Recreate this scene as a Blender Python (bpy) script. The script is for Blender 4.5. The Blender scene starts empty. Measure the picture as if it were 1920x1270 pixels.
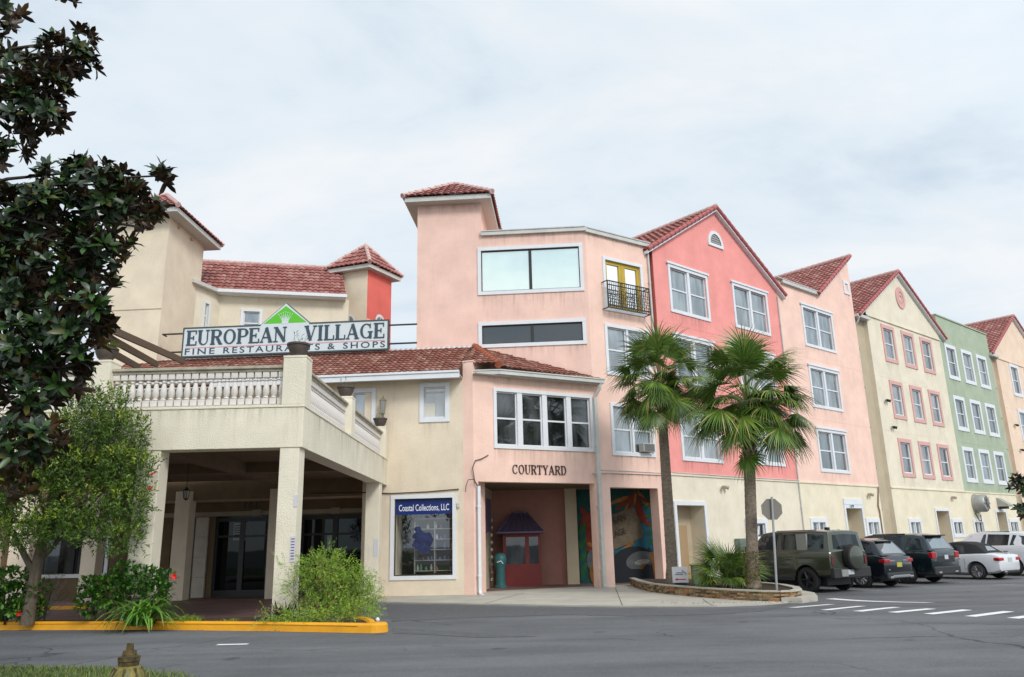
import bpy, bmesh, math, random
from mathutils import Vector, Matrix, noise
R = math.radians
scn = bpy.context.scene
COL = scn.collection
# ------------------------------------------------------------------ camera
PW, PH, FPX = 1920., 1270., 1460.
PITCH = math.atan(385 / FPX); ROLL = math.atan(130 / 5537.)
CAM = Vector((0, 0, 1.6))
FW = Vector((0, math.cos(PITCH), math.sin(PITCH)))
_u = Vector((0, -math.sin(PITCH), math.cos(PITCH))); _r = Vector((1, 0, 0))
UP = _u * math.cos(ROLL) + _r * math.sin(ROLL)
RT = _r * math.cos(ROLL) - _u * math.sin(ROLL)
cd = bpy.data.cameras.new('camera'); cam = bpy.data.objects.new('camera', cd); COL.objects.link(cam)
cd.sensor_width = 36; cd.lens = 36 * FPX / PW; cd.clip_end = 2000; cd.clip_start = .05
m = Matrix((RT, UP, -FW)).transposed().to_4x4(); m.translation = CAM
cam.matrix_world = m
scn.camera = cam
# ------------------------------------------------------------------ sky, sun, exposure
SUN_EL, SUN_AZ = R(38), R(148)          # azimuth from +Y clockwise
wd = bpy.data.worlds.new('World'); scn.world = wd; wd.use_nodes = True
nt = wd.node_tree; nt.nodes.clear()
def N(t, **k):
    n = nt.nodes.new(t)
    for a, b in k.items(): setattr(n, a, b)
    return n
def wl(a, b): nt.links.new(a, b)
out = N('ShaderNodeOutputWorld'); bg = N('ShaderNodeBackground')
sky = N('ShaderNodeTexSky', sky_type='NISHITA', sun_disc=False, sun_elevation=SUN_EL, sun_rotation=SUN_AZ)
tc = N('ShaderNodeTexCoord'); sp = N('ShaderNodeSeparateXYZ'); wl(tc.outputs['Generated'], sp.inputs[0])
zc = N('ShaderNodeMath', operation='MAXIMUM'); wl(sp.outputs[2], zc.inputs[0]); zc.inputs[1].default_value = 0
za = N('ShaderNodeMath', operation='ADD'); wl(zc.outputs[0], za.inputs[0]); za.inputs[1].default_value = .35
dv = N('ShaderNodeVectorMath', operation='DIVIDE'); wl(tc.outputs['Generated'], dv.inputs[0])
cb = N('ShaderNodeCombineXYZ')
for i in range(3): wl(za.outputs[0], cb.inputs[i])
wl(cb.outputs[0], dv.inputs[1])
mp = N('ShaderNodeMapping'); mp.inputs['Scale'].default_value = (1.0, 1.7, 1); mp.inputs['Rotation'].default_value = (0, 0, .5); wl(dv.outputs[0], mp.inputs[0])
n1 = N('ShaderNodeTexNoise'); n1.inputs['Scale'].default_value = 1.7; n1.inputs['Detail'].default_value = 7; n1.inputs['Roughness'].default_value = .56; n1.inputs['Distortion'].default_value = .35
wl(mp.outputs[0], n1.inputs['Vector'])
cr = N('ShaderNodeValToRGB'); wl(n1.outputs['Fac'], cr.inputs[0])
e = cr.color_ramp.elements; e[0].position = .30; e[0].color = (.57, .69, .81, 1); e[1].position = .66; e[1].color = (.93, .95, .965, 1)
x = e.new(.46); x.color = (.775, .86, .93, 1)
# thin overcast: brighter round the veiled sun
dt = N('ShaderNodeVectorMath', operation='DOT_PRODUCT'); wl(tc.outputs['Generated'], dt.inputs[0])
SD = Vector((math.sin(SUN_AZ) * math.cos(SUN_EL), math.cos(SUN_AZ) * math.cos(SUN_EL), math.sin(SUN_EL)))
dt.inputs[1].default_value = SD
mr = N('ShaderNodeMapRange'); wl(dt.outputs['Value'], mr.inputs[0])
mr.inputs[1].default_value = -.1; mr.inputs[2].default_value = 1; mr.inputs[3].default_value = 1.0; mr.inputs[4].default_value = 1.45
vm = N('ShaderNodeVectorMath', operation='SCALE'); wl(cr.outputs[0], vm.inputs[0]); wl(mr.outputs[0], vm.inputs['Scale'])
sk = N('ShaderNodeVectorMath', operation='SCALE'); wl(sky.outputs[0], sk.inputs[0]); sk.inputs['Scale'].default_value = .1
mx = N('ShaderNodeMixRGB'); mx.inputs[0].default_value = .93; wl(sk.outputs[0], mx.inputs[1]); wl(vm.outputs[0], mx.inputs[2])
lo = N('ShaderNodeMapRange'); wl(sp.outputs[2], lo.inputs[0]); lo.inputs[1].default_value = -.12; lo.inputs[2].default_value = .0
m2 = N('ShaderNodeMixRGB'); m2.inputs[1].default_value = (.20, .21, .20, 1); wl(lo.outputs[0], m2.inputs[0]); wl(mx.outputs[0], m2.inputs[2])
wl(m2.outputs[0], bg.inputs[0]); bg.inputs[1].default_value = 1.0; wl(bg.outputs[0], out.inputs[0])
sl = bpy.data.lights.new('sun', 'SUN'); sl.energy = 1.8; sl.angle = R(16); sl.color = (1, .97, .92)
so = bpy.data.objects.new('sun', sl); COL.objects.link(so); so.rotation_euler = (-SD).to_track_quat('-Z', 'Y').to_euler(); so.location = SD * 60
vs = scn.view_settings; vs.view_transform = 'Standard'; vs.look = 'None'; vs.gamma = 1; vs.use_curve_mapping = False; vs.exposure = 0.06
scn.cycles.max_bounces = 6; scn.cycles.glossy_bounces = 3; scn.cycles.transmission_bounces = 4; scn.cycles.transparent_max_bounces = 6
# ------------------------------------------------------------------ survey helpers
def hgt(x, y):
    t = min(1., max(0., (21.5 - y) / 6)); return .2 * t * t * (3 - 2 * t)
def ray(px, py): return FW + RT * ((px - PW / 2) / FPX) + UP * ((PH / 2 - py) / FPX)
def atz(px, py, z):
    d = ray(px, py); return CAM + d * ((z - CAM.z) / d.z)
def G(px, py, dz=0.):
    z = 0
    for _ in range(30):
        P = atz(px, py, z); z = hgt(P.x, P.y) + dz
    return P
def aty(px, py, y):
    d = ray(px, py); return CAM + d * (y / d.y)
class Fr:
    """vertical wall frame: s along the wall, z up, d outward"""
    def __init__(s, A, B):
        s.o = Vector((A[0], A[1], 0)); v = Vector((B[0] - A[0], B[1] - A[1], 0)); s.L = v.length; s.u = v.normalized()
        s.n = Vector((s.u.y, -s.u.x, 0))
    def P(s, a, z, d=0.): return s.o + s.u * a + s.n * d + Vector((0, 0, z))
    def sz(s, px, py, d=0.):
        r = ray(px, py); o = s.o + s.n * d; t = (o - CAM).dot(s.n) / r.dot(s.n); q = CAM + r * t
        return (q - s.o).dot(s.u), q.z
# ------------------------------------------------------------------ materials
MATS = {}
def mat(name, col, rough=.8, metal=0., spec=.5, var=.0, vscale=3., bump=0., bscale=60., streak=0., col2=None, coat=0., emis=None, alpha=1., trans=0., ior=None, varvec=(1, 1, 1), backcol=None, orand=0.):
    if name in MATS: return MATS[name]
    M = bpy.data.materials.new(name); M.use_nodes = True; t = M.node_tree; b = t.nodes['Principled BSDF']
    nw = t.nodes.new; lk = t.links.new
    b.inputs['Roughness'].default_value = rough; b.inputs['Metallic'].default_value = metal
    b.inputs['Specular IOR Level'].default_value = spec; b.inputs['Coat Weight'].default_value = coat; b.inputs['Coat Roughness'].default_value = .04
    b.inputs['Transmission Weight'].default_value = trans
    if ior: b.inputs['IOR'].default_value = ior
    c = (*col, 1); b.inputs['Base Color'].default_value = c
    if emis: b.inputs['Emission Color'].default_value = (*emis[0], 1); b.inputs['Emission Strength'].default_value = emis[1]
    cur = None
    g = nw('ShaderNodeTexCoord')
    if var or col2:
        mpn = nw('ShaderNodeMapping'); mpn.inputs['Scale'].default_value = varvec; lk(g.outputs['Object'], mpn.inputs[0])
        n = nw('ShaderNodeTexNoise'); n.inputs['Scale'].default_value = vscale; n.inputs['Detail'].default_value = 6; n.inputs['Roughness'].default_value = .62; lk(mpn.outputs[0], n.inputs['Vector'])
        r = nw('ShaderNodeValToRGB'); lk(n.outputs['Fac'], r.inputs[0])
        e = r.color_ramp.elements; e[0].position = .32; e[1].position = .68
        e[0].color = (*[k * (1 - var) for k in col], 1); e[1].color = (*(col2 or [min(1, k * (1 + var * .6)) for k in col]), 1)
        cur = r.outputs[0]
    if streak:   # vertical dirt runs on render
        mpn = nw('ShaderNodeMapping'); mpn.inputs['Scale'].default_value = (2.2, 2.2, .16); lk(g.outputs['Object'], mpn.inputs[0])
        n = nw('ShaderNodeTexNoise'); n.inputs['Scale'].default_value = 2.2; n.inputs['Detail'].default_value = 7; n.inputs['Roughness'].default_value = .7; lk(mpn.outputs[0], n.inputs['Vector'])
        r = nw('ShaderNodeValToRGB'); lk(n.outputs['Fac'], r.inputs[0]); e = r.color_ramp.elements
        e[0].position = .56; e[1].position = .86; k = 1 - streak; e[0].color = (1, 1, 1, 1); e[1].color = (k, k * .985, k * .95, 1)
        x = nw('ShaderNodeMixRGB'); x.blend_type = 'MULTIPLY'; x.inputs[0].default_value = 1; x.inputs[1].default_value = c
        if cur: lk(cur, x.inputs[1])
        lk(r.outputs[0], x.inputs[2]); cur = x.outputs[0]
    if orand:
        oi = nw('ShaderNodeObjectInfo'); h = nw('ShaderNodeHueSaturation'); mm = nw('ShaderNodeMapRange'); lk(oi.outputs['Random'], mm.inputs[0])
        mm.inputs[3].default_value = 1 - orand; mm.inputs[4].default_value = 1 + orand; lk(mm.outputs[0], h.inputs['Value']); h.inputs['Color'].default_value = c
        if cur: lk(cur, h.inputs['Color'])
        cur = h.outputs[0]
    if backcol:
        ge = nw('ShaderNodeNewGeometry'); x = nw('ShaderNodeMixRGB'); lk(ge.outputs['Backfacing'], x.inputs[0]); x.inputs[1].default_value = c; x.inputs[2].default_value = (*backcol, 1)
        if cur: lk(cur, x.inputs[1])
        cur = x.outputs[0]
    if cur: lk(cur, b.inputs['Base Color'])
    if bump:
        n = nw('ShaderNodeTexNoise'); n.inputs['Scale'].default_value = bscale; n.inputs['Detail'].default_value = 4; lk(g.outputs['Object'], n.inputs['Vector'])
        bp = nw('ShaderNodeBump'); bp.inputs['Strength'].default_value = bump; bp.inputs['Distance'].default_value = .02; lk(n.outputs['Fac'], bp.inputs['Height']); lk(bp.outputs[0], b.inputs['Normal'])
    MATS[name] = M; return M
def stucco(name, col, st=.16): return mat(name, col, rough=.92, spec=.2, var=.10, vscale=1.1, bump=.6, bscale=38, streak=st)
S_PEACH = stucco('peach stucco', (.85, .585, .495)); S_PEACH2 = stucco('warm peach stucco', (.88, .61, .51))
S_CORAL = stucco('coral stucco', (.85, .335, .305)); S_CREAM = stucco('cream stucco', (.77, .70, .56)); S_TAN = stucco('tan stucco', (.76, .655, .51))
S_GREEN = stucco('green stucco', (.40, .465, .345)); S_BUTTER = stucco('butter stucco', (.79, .71, .54)); S_APR = stucco('apricot stucco', (.83, .645, .50))
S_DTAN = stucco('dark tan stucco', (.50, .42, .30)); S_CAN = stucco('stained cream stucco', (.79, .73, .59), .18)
WHITE = mat('white trim paint', (.72, .74, .77), rough=.5, var=.05, vscale=2)
GUTTER = mat('gutter paint', (.56, .56, .53), rough=.5, var=.12, vscale=3)
PTRIM = mat('dusty pink trim', (.66, .38, .35), rough=.7, var=.06)
SOFFIT = mat('soffit', (.50, .48, .44), rough=.8)
DARKF = mat('dark bronze frame', (.02, .022, .024), rough=.4)
YEL = mat('mustard door paint', (.52, .36, .03), rough=.45, var=.12)
BAL = mat('balustrade paint', (.70, .66, .62), rough=.75, var=.16, vscale=5)
IRON = mat('black iron', (.02, .025, .025), rough=.5)
GLASS = None
def glassmat(name, dark, refl, tint=(.85, .9, .93), vs=0.):
    M = bpy.data.materials.new(name); M.use_nodes = True; t = M.node_tree; t.nodes.clear(); nw = t.nodes.new; lk = t.links.new
    o = nw('ShaderNodeOutputMaterial'); mx = nw('ShaderNodeMixShader'); d = nw('ShaderNodeBsdfDiffuse'); g = nw('ShaderNodeBsdfGlossy'); g.inputs['Roughness'].default_value = .02; g.inputs['Color'].default_value = (*tint, 1)
    tcn = nw('ShaderNodeTexCoord'); n = nw('ShaderNodeTexNoise'); n.inputs['Scale'].default_value = 1.3; n.inputs['Detail'].default_value = 2
    mpn = nw('ShaderNodeMapping'); mpn.inputs['Scale'].default_value = (1.5, 1.5, .5); lk(tcn.outputs['Object'], mpn.inputs[0]); lk(mpn.outputs[0], n.inputs['Vector'])
    oi = nw('ShaderNodeObjectInfo'); ad = nw('ShaderNodeVectorMath'); ad.operation = 'ADD'; lk(mpn.outputs[0], ad.inputs[0]); lk(oi.outputs['Location'], ad.inputs[1]); lk(ad.outputs[0], n.inputs['Vector'])
    r = nw('ShaderNodeValToRGB'); lk(n.outputs['Fac'], r.inputs[0]); e = r.color_ramp.elements; e[0].position = .4; e[1].position = .62
    e[0].color = (*dark, 1); e[1].color = (*[k * (1 + vs) + .02 * vs for k in dark], 1); lk(r.outputs[0], d.inputs[0])
    n2 = nw('ShaderNodeTexNoise'); n2.inputs['Scale'].default_value = .8; lk(tcn.outputs['Object'], n2.inputs['Vector']); bp = nw('ShaderNodeBump'); bp.inputs['Strength'].default_value = .06; bp.inputs['Distance'].default_value = .03
    lk(n2.outputs['Fac'], bp.inputs['Height']); lk(bp.outputs[0], g.inputs['Normal'])
    fr = nw('ShaderNodeLayerWeight'); fr.inputs['Blend'].default_value = .25; mm = nw('ShaderNodeMapRange'); lk(fr.outputs['Fresnel'], mm.inputs[0]); mm.inputs[3].default_value = refl; mm.inputs[4].default_value = 1
    lk(mm.outputs[0], mx.inputs[0]); lk(d.outputs[0], mx.inputs[1]); lk(g.outputs[0], mx.inputs[2]); lk(mx.outputs[0], o.inputs[0]); MATS[name] = M; return M
GL = glassmat('window glass', (.085, .10, .105), .24, vs=1.5)
GL2 = glassmat('window glass over pale curtain', (.17, .18, .18), .22, vs=.8)
GL3 = glassmat('window glass over dark room', (.04, .05, .055), .22, vs=1.5)
WR = random.Random(77)
GLD = glassmat('dark window glass', (.010, .012, .013), .06, vs=2)
GLM = glassmat('mirror glass', (.42, .50, .45), .66, tint=(.84, .94, .89), vs=.2)
GLS = glassmat('smoked glass', (.016, .018, .021), .085)
GLY = glassmat('bright mirror glass', (.6, .6, .6), .80, tint=(1, 1, 1))
def clearglass():
    M = bpy.data.materials.new('clear shop glass'); M.use_nodes = True; t = M.node_tree; t.nodes.clear(); nw = t.nodes.new; lk = t.links.new
    o = nw('ShaderNodeOutputMaterial'); mx = nw('ShaderNodeMixShader'); d = nw('ShaderNodeBsdfTransparent'); d.inputs[0].default_value = (.8, .84, .85, 1); g = nw('ShaderNodeBsdfGlossy'); g.inputs['Roughness'].default_value = .02
    mx.inputs[0].default_value = .16; lk(d.outputs[0], mx.inputs[1]); lk(g.outputs[0], mx.inputs[2]); lk(mx.outputs[0], o.inputs[0]); return M
GLC = clearglass()
def stainmat():
    M = bpy.data.materials.new('rain stain'); M.use_nodes = True; t = M.node_tree; t.nodes.clear(); nw = t.nodes.new; lk = t.links.new
    o = nw('ShaderNodeOutputMaterial'); mx = nw('ShaderNodeMixShader'); a = nw('ShaderNodeBsdfTransparent'); d = nw('ShaderNodeBsdfDiffuse'); d.inputs[0].default_value = (.16, .14, .10, 1)
    g = nw('ShaderNodeTexCoord'); mpn = nw('ShaderNodeMapping'); mpn.inputs['Scale'].default_value = (5, 5, .25); lk(g.outputs['Object'], mpn.inputs[0]); n = nw('ShaderNodeTexNoise'); n.inputs['Scale'].default_value = 1.6; n.inputs['Detail'].default_value = 7; n.inputs['Roughness'].default_value = .7; lk(mpn.outputs[0], n.inputs['Vector'])
    r = nw('ShaderNodeValToRGB'); lk(n.outputs['Fac'], r.inputs[0]); e = r.color_ramp.elements; e[0].position = .46; e[0].color = (0, 0, 0, 1); e[1].position = .78; e[1].color = (.40, .40, .40, 1)
    uv = nw('ShaderNodeUVMap'); s = nw('ShaderNodeSeparateXYZ'); lk(uv.outputs[0], s.inputs[0]); p = nw('ShaderNodeMath'); p.operation = 'POWER'; lk(s.outputs[1], p.inputs[0]); p.inputs[1].default_value = 1.6
    k_ = nw('ShaderNodeMath'); k_.operation = 'MULTIPLY'; lk(p.outputs[0], k_.inputs[0]); lk(r.outputs[0], k_.inputs[1]); lk(k_.outputs[0], mx.inputs[0]); lk(a.outputs[0], mx.inputs[1]); lk(d.outputs[0], mx.inputs[2]); lk(mx.outputs[0], o.inputs[0]); return M
STAIN = stainmat()
def tilemat(name, c1, c2, c3):
    M = bpy.data.materials.new(name); M.use_nodes = True; t = M.node_tree; b = t.nodes['Principled BSDF']; nw = t.nodes.new; lk = t.links.new
    uv = nw('ShaderNodeUVMap'); fl = nw('ShaderNodeVectorMath'); fl.operation = 'FLOOR'; lk(uv.outputs[0], fl.inputs[0])
    w = nw('ShaderNodeTexWhiteNoise'); lk(fl.outputs[0], w.inputs['Vector']); r = nw('ShaderNodeValToRGB'); lk(w.outputs['Value'], r.inputs[0])
    e = r.color_ramp.elements; e[0].color = (*c1, 1); e[1].color = (*c3, 1); x = e.new(.55); x.color = (*c2, 1)
    g = nw('ShaderNodeTexCoord'); n = nw('ShaderNodeTexNoise'); n.inputs['Scale'].default_value = 6; n.inputs['Detail'].default_value = 6; lk(g.outputs['Object'], n.inputs['Vector'])
    r2 = nw('ShaderNodeValToRGB'); lk(n.outputs['Fac'], r2.inputs[0]); r2.color_ramp.elements[0].position = .3; r2.color_ramp.elements[0].color = (.5, .47, .45, 1); r2.color_ramp.elements[1].position = .6
    mx = nw('ShaderNodeMixRGB'); mx.blend_type = 'MULTIPLY'; mx.inputs[0].default_value = 1; lk(r.outputs[0], mx.inputs[1]); lk(r2.outputs[0], mx.inputs[2]); lk(mx.outputs[0], b.inputs['Base Color']); b.inputs['Roughness'].default_value = .75
    return M
TILE = tilemat('red clay tile', (.30, .095, .08), (.38, .14, .12), (.47, .245, .21))
TILE2 = tilemat('rust clay tile', (.225, .075, .048), (.29, .105, .072), (.41, .235, .18))
CAPT = mat('mortar edged ridge tile', (.60, .40, .37), rough=.85, var=.3, vscale=9); CAPO = mat('orange hip tile', (.36, .10, .045), rough=.6, var=.25, vscale=6); CAPR = mat('red ridge tile', (.42, .115, .11), rough=.75, var=.3, vscale=8)
# ------------------------------------------------------------------ objects
def link(o, parent=None):
    COL.objects.link(o)
    if parent is not None: o.parent = parent
    return o
def tag(o, label=None, cat=None, group=None, kind=None):
    if label: o['label'] = label
    if cat: o['category'] = cat
    if group: o['group'] = group
    if kind: o['kind'] = kind
    return o
def empty(name, loc=(0, 0, 0), label=None, cat=None, group=None, rz=0):
    o = bpy.data.objects.new(name, None); o.empty_display_size = .2; COL.objects.link(o); o.location = loc; o.rotation_euler = (0, 0, rz)
    bpy.context.view_layer.update()
    return tag(o, label, cat, group)
def wmat(o):
    return (wmat(o.parent) if o.parent else Matrix()) @ o.matrix_basis
class MB:
    def __init__(s): s.v = []; s.f = []; s.uv = None; s.fm = []; s.cm = 0
    def face(s, pts):
        i = len(s.v); s.v += [Vector(p) for p in pts]; s.f.append(tuple(range(i, i + len(pts)))); s.fm.append(s.cm)
    def hexa(s, p):   # 8 points: bottom ring 0-3, top ring 4-7
        i = len(s.v); s.v += [Vector(q) for q in p]
        for f in ((3, 2, 1, 0), (4, 5, 6, 7), (0, 1, 5, 4), (1, 2, 6, 5), (2, 3, 7, 6), (3, 0, 4, 7)): s.f.append(tuple(i + k for k in f)); s.fm.append(s.cm)
    def box(s, x0, x1, y0, y1, z0, z1):
        s.hexa([(x0, y0, z0), (x1, y0, z0), (x1, y1, z0), (x0, y1, z0), (x0, y0, z1), (x1, y0, z1), (x1, y1, z1), (x0, y1, z1)])
    def fbox(s, F, a0, a1, z0, z1, d0, d1):
        P = F.P; s.hexa([P(a0, z0, d1), P(a1, z0, d1), P(a1, z0, d0), P(a0, z0, d0), P(a0, z1, d1), P(a1, z1, d1), P(a1, z1, d0), P(a0, z1, d0)])
    def prism(s, pts, z0, z1, skip=(), cap=True):
        n = len(pts); i = len(s.v); s.v += [Vector((p[0], p[1], z0)) for p in pts] + [Vector((p[0], p[1], z1)) for p in pts]
        for k in range(n):
            if k in skip: continue
            j = (k + 1) % n; s.f.append((i + k, i + j, i + n + j, i + n + k)); s.fm.append(s.cm)
        if cap: s.f.append(tuple(i + n + k for k in range(n))); s.f.append(tuple(i + n - 1 - k for k in range(n))); s.fm += [s.cm] * 2
    def tube(s, pts, rad, seg=8, cap=True):
        pts = [Vector(p) for p in pts]; rs = rad if hasattr(rad, '__len__') else [rad] * len(pts); base = len(s.v); prev = None
        for k, p in enumerate(pts):
            t = (pts[min(k + 1, len(pts) - 1)] - pts[max(k - 1, 0)]).normalized()
            a = prev if prev is not None else (Vector((0, 0, 1)) if abs(t.z) < .9 else Vector((1, 0, 0)))
            a = (a - t * a.dot(t)).normalized(); prev = a; b = t.cross(a)
            for q in range(seg):
                w = 2 * math.pi * q / seg; s.v.append(p + (a * math.cos(w) + b * math.sin(w)) * rs[k])
        for k in range(len(pts) - 1):
            for q in range(seg):
                a0 = base + k * seg + q; a1 = base + k * seg + (q + 1) % seg; s.f.append((a0, a1, a1 + seg, a0 + seg)); s.fm.append(s.cm)
        if cap:
            s.f.append(tuple(base + seg - 1 - q for q in range(seg))); e = base + (len(pts) - 1) * seg; s.f.append(tuple(e + q for q in range(seg))); s.fm += [s.cm] * 2
    def lathe(s, prof, c=(0, 0, 0), seg=16, axis=None):
        c = Vector(c); base = len(s.v)
        for r, z in prof:
            for q in range(seg):
                w = 2 * math.pi * q / seg; v = Vector((r * math.cos(w), r * math.sin(w), z))
                if axis is not None: v = axis @ v
                s.v.append(c + v)
        for k in range(len(prof) - 1):
            for q in range(seg):
                a0 = base + k * seg + q; a1 = base + k * seg + (q + 1) % seg; s.f.append((a0, a1, a1 + seg, a0 + seg)); s.fm.append(s.cm)
        if prof[0][0] > 1e-4: s.f.append(tuple(base + seg - 1 - q for q in range(seg))); s.fm.append(s.cm)
        if prof[-1][0] > 1e-4: e = base + (len(prof) - 1) * seg; s.f.append(tuple(e + q for q in range(seg))); s.fm.append(s.cm)
    def build(s, name, m, parent=None, smooth=None, bevel=0., loc=None):
        me = bpy.data.meshes.new(name); ms = m if isinstance(m, (list, tuple)) else [m]
        if parent is not None:
            inv = wmat(parent).inverted(); vv = [inv @ v for v in s.v]
        elif loc is not None: L = Vector(loc); vv = [v - L for v in s.v]
        else: vv = s.v
        me.from_pydata([tuple(v) for v in vv], [], s.f)
        for k in ms: me.materials.append(k)
        if len(ms) > 1: me.polygons.foreach_set('material_index', s.fm)
        if smooth is not None:
            me.shade_smooth()
            if smooth < 179: me.set_sharp_from_angle(angle=R(smooth))
        o = bpy.data.objects.new(name, me)
        if loc is not None and parent is None: o.location = loc
        link(o, parent)
        if bevel:
            b = o.modifiers.new('bevel', 'BEVEL'); b.width = bevel; b.segments = 2; b.limit_method = 'ANGLE'; b.angle_limit = R(40)
        return o
def facade(mb, F, s0, s1, z0, z1, ops=(), depth=.14):
    """wall sheet with rectangular openings (a0,a1,b0,b1) and their reveals"""
    S = sorted({s0, s1, *[o[0] for o in ops], *[o[1] for o in ops]}); Z = sorted({z0, z1, *[o[2] for o in ops], *[o[3] for o in ops]})
    S = [v for v in S if s0 <= v <= s1]; Z = [v for v in Z if z0 <= v <= z1]
    for i in range(len(S) - 1):
        j = 0
        while j < len(Z) - 1:
            def hole(j): 
                a = (S[i] + S[i + 1]) / 2; b = (Z[j] + Z[j + 1]) / 2
                return any(o[0] < a < o[1] and o[2] < b < o[3] for o in ops)
            if hole(j): j += 1; continue
            k = j
            while k + 1 < len(Z) - 1 and not hole(k + 1): k += 1
            mb.face([F.P(S[i], Z[j]), F.P(S[i + 1], Z[j]), F.P(S[i + 1], Z[k + 1]), F.P(S[i], Z[k + 1])]); j = k + 1
    for o in ops:
        a0, a1, b0, b1 = o[:4]; dd = o[4] if len(o) > 4 else depth; P = F.P
        mb.face([P(a0, b0, 0), P(a0, b1, 0), P(a0, b1, -dd), P(a0, b0, -dd)]); mb.face([P(a1, b0, -dd), P(a1, b1, -dd), P(a1, b1, 0), P(a1, b0, 0)])
        mb.face([P(a0, b1, 0), P(a1, b1, 0), P(a1, b1, -dd), P(a0, b1, -dd)]); mb.face([P(a0, b0, -dd), P(a1, b0, -dd), P(a1, b0, 0), P(a0, b0, 0)])
def stain(parent, F, s0, s1, z, h, d=.004):
    m = MB(); m.face([F.P(s0, z - h, d), F.P(s1, z - h, d), F.P(s1, z, d), F.P(s0, z, d)]); o = m.build('rain_stain', STAIN, parent); uv = o.data.uv_layers.new(name='UVMap')
    for i, c in enumerate([(0, 0), (1, 0), (1, 1), (0, 1)]): uv.data[i].uv = c
    return o
def window(parent, F, s0, s1, z0, z1, cols=1, rail=True, cw=.13, trim=None, glass=None, sash=None, head=False, sw=.045, mull=.1, proud=.045, name='window', label=None, rails=None, gdepth=.09):
    """outer casing bounds in, returns opening"""
    trim = trim or WHITE; sash = sash or WHITE; glass = glass or WR.choice([GL, GL, GL2, GL3])
    a0, a1, b0, b1 = s0 + cw, s1 - cw, z0 + cw, z1 - cw
    m = MB(); ms = MB(); hw = .07 if head else 0
    m.fbox(F, s0, a0, z0, b1, -.01, proud); m.fbox(F, a1, s1, z0, b1, -.01, proud); m.fbox(F, a0, a1, z0, b0, -.01, proud - .003)
    m.fbox(F, s0, s1, b1, z1, -.01, proud + .004)
    if head: m.fbox(F, s0 - .09, s1 + .09, z1, z1 + .09, -.01, proud + .05)
    # sash
    d0, d1 = -gdepth - .01, -gdepth + .045
    n = cols; w = (a1 - a0 - mull * (n - 1)) / n
    for i in range(n):
        x0 = a0 + i * (w + mull); x1 = x0 + w
        if i: ms.fbox(F, x0 - mull, x0, b0, b1, d0, proud - .02 if mull > .08 else d1 + .01)
        ms.fbox(F, x0, x0 + sw, b0 + sw, b1 - sw, d0, d1); ms.fbox(F, x1 - sw, x1, b0 + sw, b1 - sw, d0, d1)
        ms.fbox(F, x0, x1, b0, b0 + sw, d0, d1 + .002); ms.fbox(F, x0, x1, b1 - sw, b1, d0, d1 + .002)
        if rail: zm = (b0 + b1) / 2; ms.fbox(F, x0 + sw, x1 - sw, zm - .03, zm + .03, d0, d1 - .006)
    o = m.build(name, [trim], parent); ms.build('sash', sash, o)
    if z0 > 4: stain(o, F, s0, s1, z0, WR.uniform(.45, 1.0))
    if label: o['label'] = label
    g = MB(); g.face([F.P(a0, b0, -gdepth), F.P(a1, b0, -gdepth), F.P(a1, b1, -gdepth), F.P(a0, b1, -gdepth)]); g.build('glass', glass, o)
    return (a0, a1, b0, b1)
def tiles(name, poly, mt, parent, pitch=.27, row=.40, amp=.045, step=.045, res=8, flip=False):
    """sheet of barrel tiles over a convex planar polygon"""
    poly = [Vector(p) for p in poly]; n = (poly[1] - poly[0]).cross(poly[2] - poly[1]).normalized()
    if n.z < 0: n = -n
    e = Vector((0, 0, 1)).cross(n).normalized(); v = n.cross(e)
    if v.z < 0: v = -v
    o = poly[0]; A = [(p - o).dot(e) for p in poly]; B = [(p - o).dot(v) for p in poly]
    a0, a1, b0, b1 = min(A), max(A), min(B), max(B); na = int((a1 - a0) / pitch * res) + 2; nb = int((b1 - b0) / row) + 1
    bm = bmesh.new(); uvl = bm.loops.layers.uv.new('UVMap')
    for j in range(nb):
        rr = []
        for t, h in ((0, step), (.5, step * .5), (1.0, 0)):
            line = []
            for i in range(na):
                a = i * pitch / res; ph = a / pitch; prof = abs(math.sin(math.pi * ph)) ** .8
                line.append(bm.verts.new(o + e * (a0 + a) + v * (b0 + (j + t) * row) + n * (amp * prof + h)))
            rr.append(line)
        lip = [bm.verts.new(q.co - n * (step + .01) + v * .01) for q in rr[0]]
        for r0, r1 in ((lip, rr[0]), (rr[0], rr[1]), (rr[1], rr[2])):
            for i in range(na - 1):
                f = bm.faces.new((r0[i], r0[i + 1], r1[i + 1], r1[i])); f.smooth = True
                for l in f.loops: l[uvl].uv = ((i + .5) / res + .0, j + .5)
    c = sum(poly, Vector()) / len(poly)
    for k in range(len(poly)):
        p, q = poly[k], poly[(k + 1) % len(poly)]; t = (q - p).normalized(); pn = t.cross(n)
        if pn.dot(c - p) > 0: pn = -pn
        bmesh.ops.bisect_plane(bm, geom=bm.verts[:] + bm.edges[:] + bm.faces[:], plane_co=p, plane_no=pn, clear_outer=True)
    inv = wmat(parent).inverted() if parent else Matrix()
    bmesh.ops.transform(bm, matrix=inv, verts=bm.verts[:])
    me = bpy.data.meshes.new(name); bm.to_mesh(me); bm.free(); me.materials.append(mt)
    me.set_sharp_from_angle(angle=R(50))
    return link(bpy.data.objects.new(name, me), parent)
def ridge(name, p0, p1, mt, parent, r=.11, seg=.36, up=.03):
    p0, p1 = Vector(p0), Vector(p1); d = p1 - p0; n = max(1, int(d.length / seg)); m = MB(); u = Vector((0, 0, up))
    for i in range(n):
        a = p0 + d * (i / n) + u; b = p0 + d * ((i + 1.12) / n) + u; m.tube([a, b], [r * 1.12, r * .9], 10)
    return m.build(name, mt, parent, smooth=60)
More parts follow.
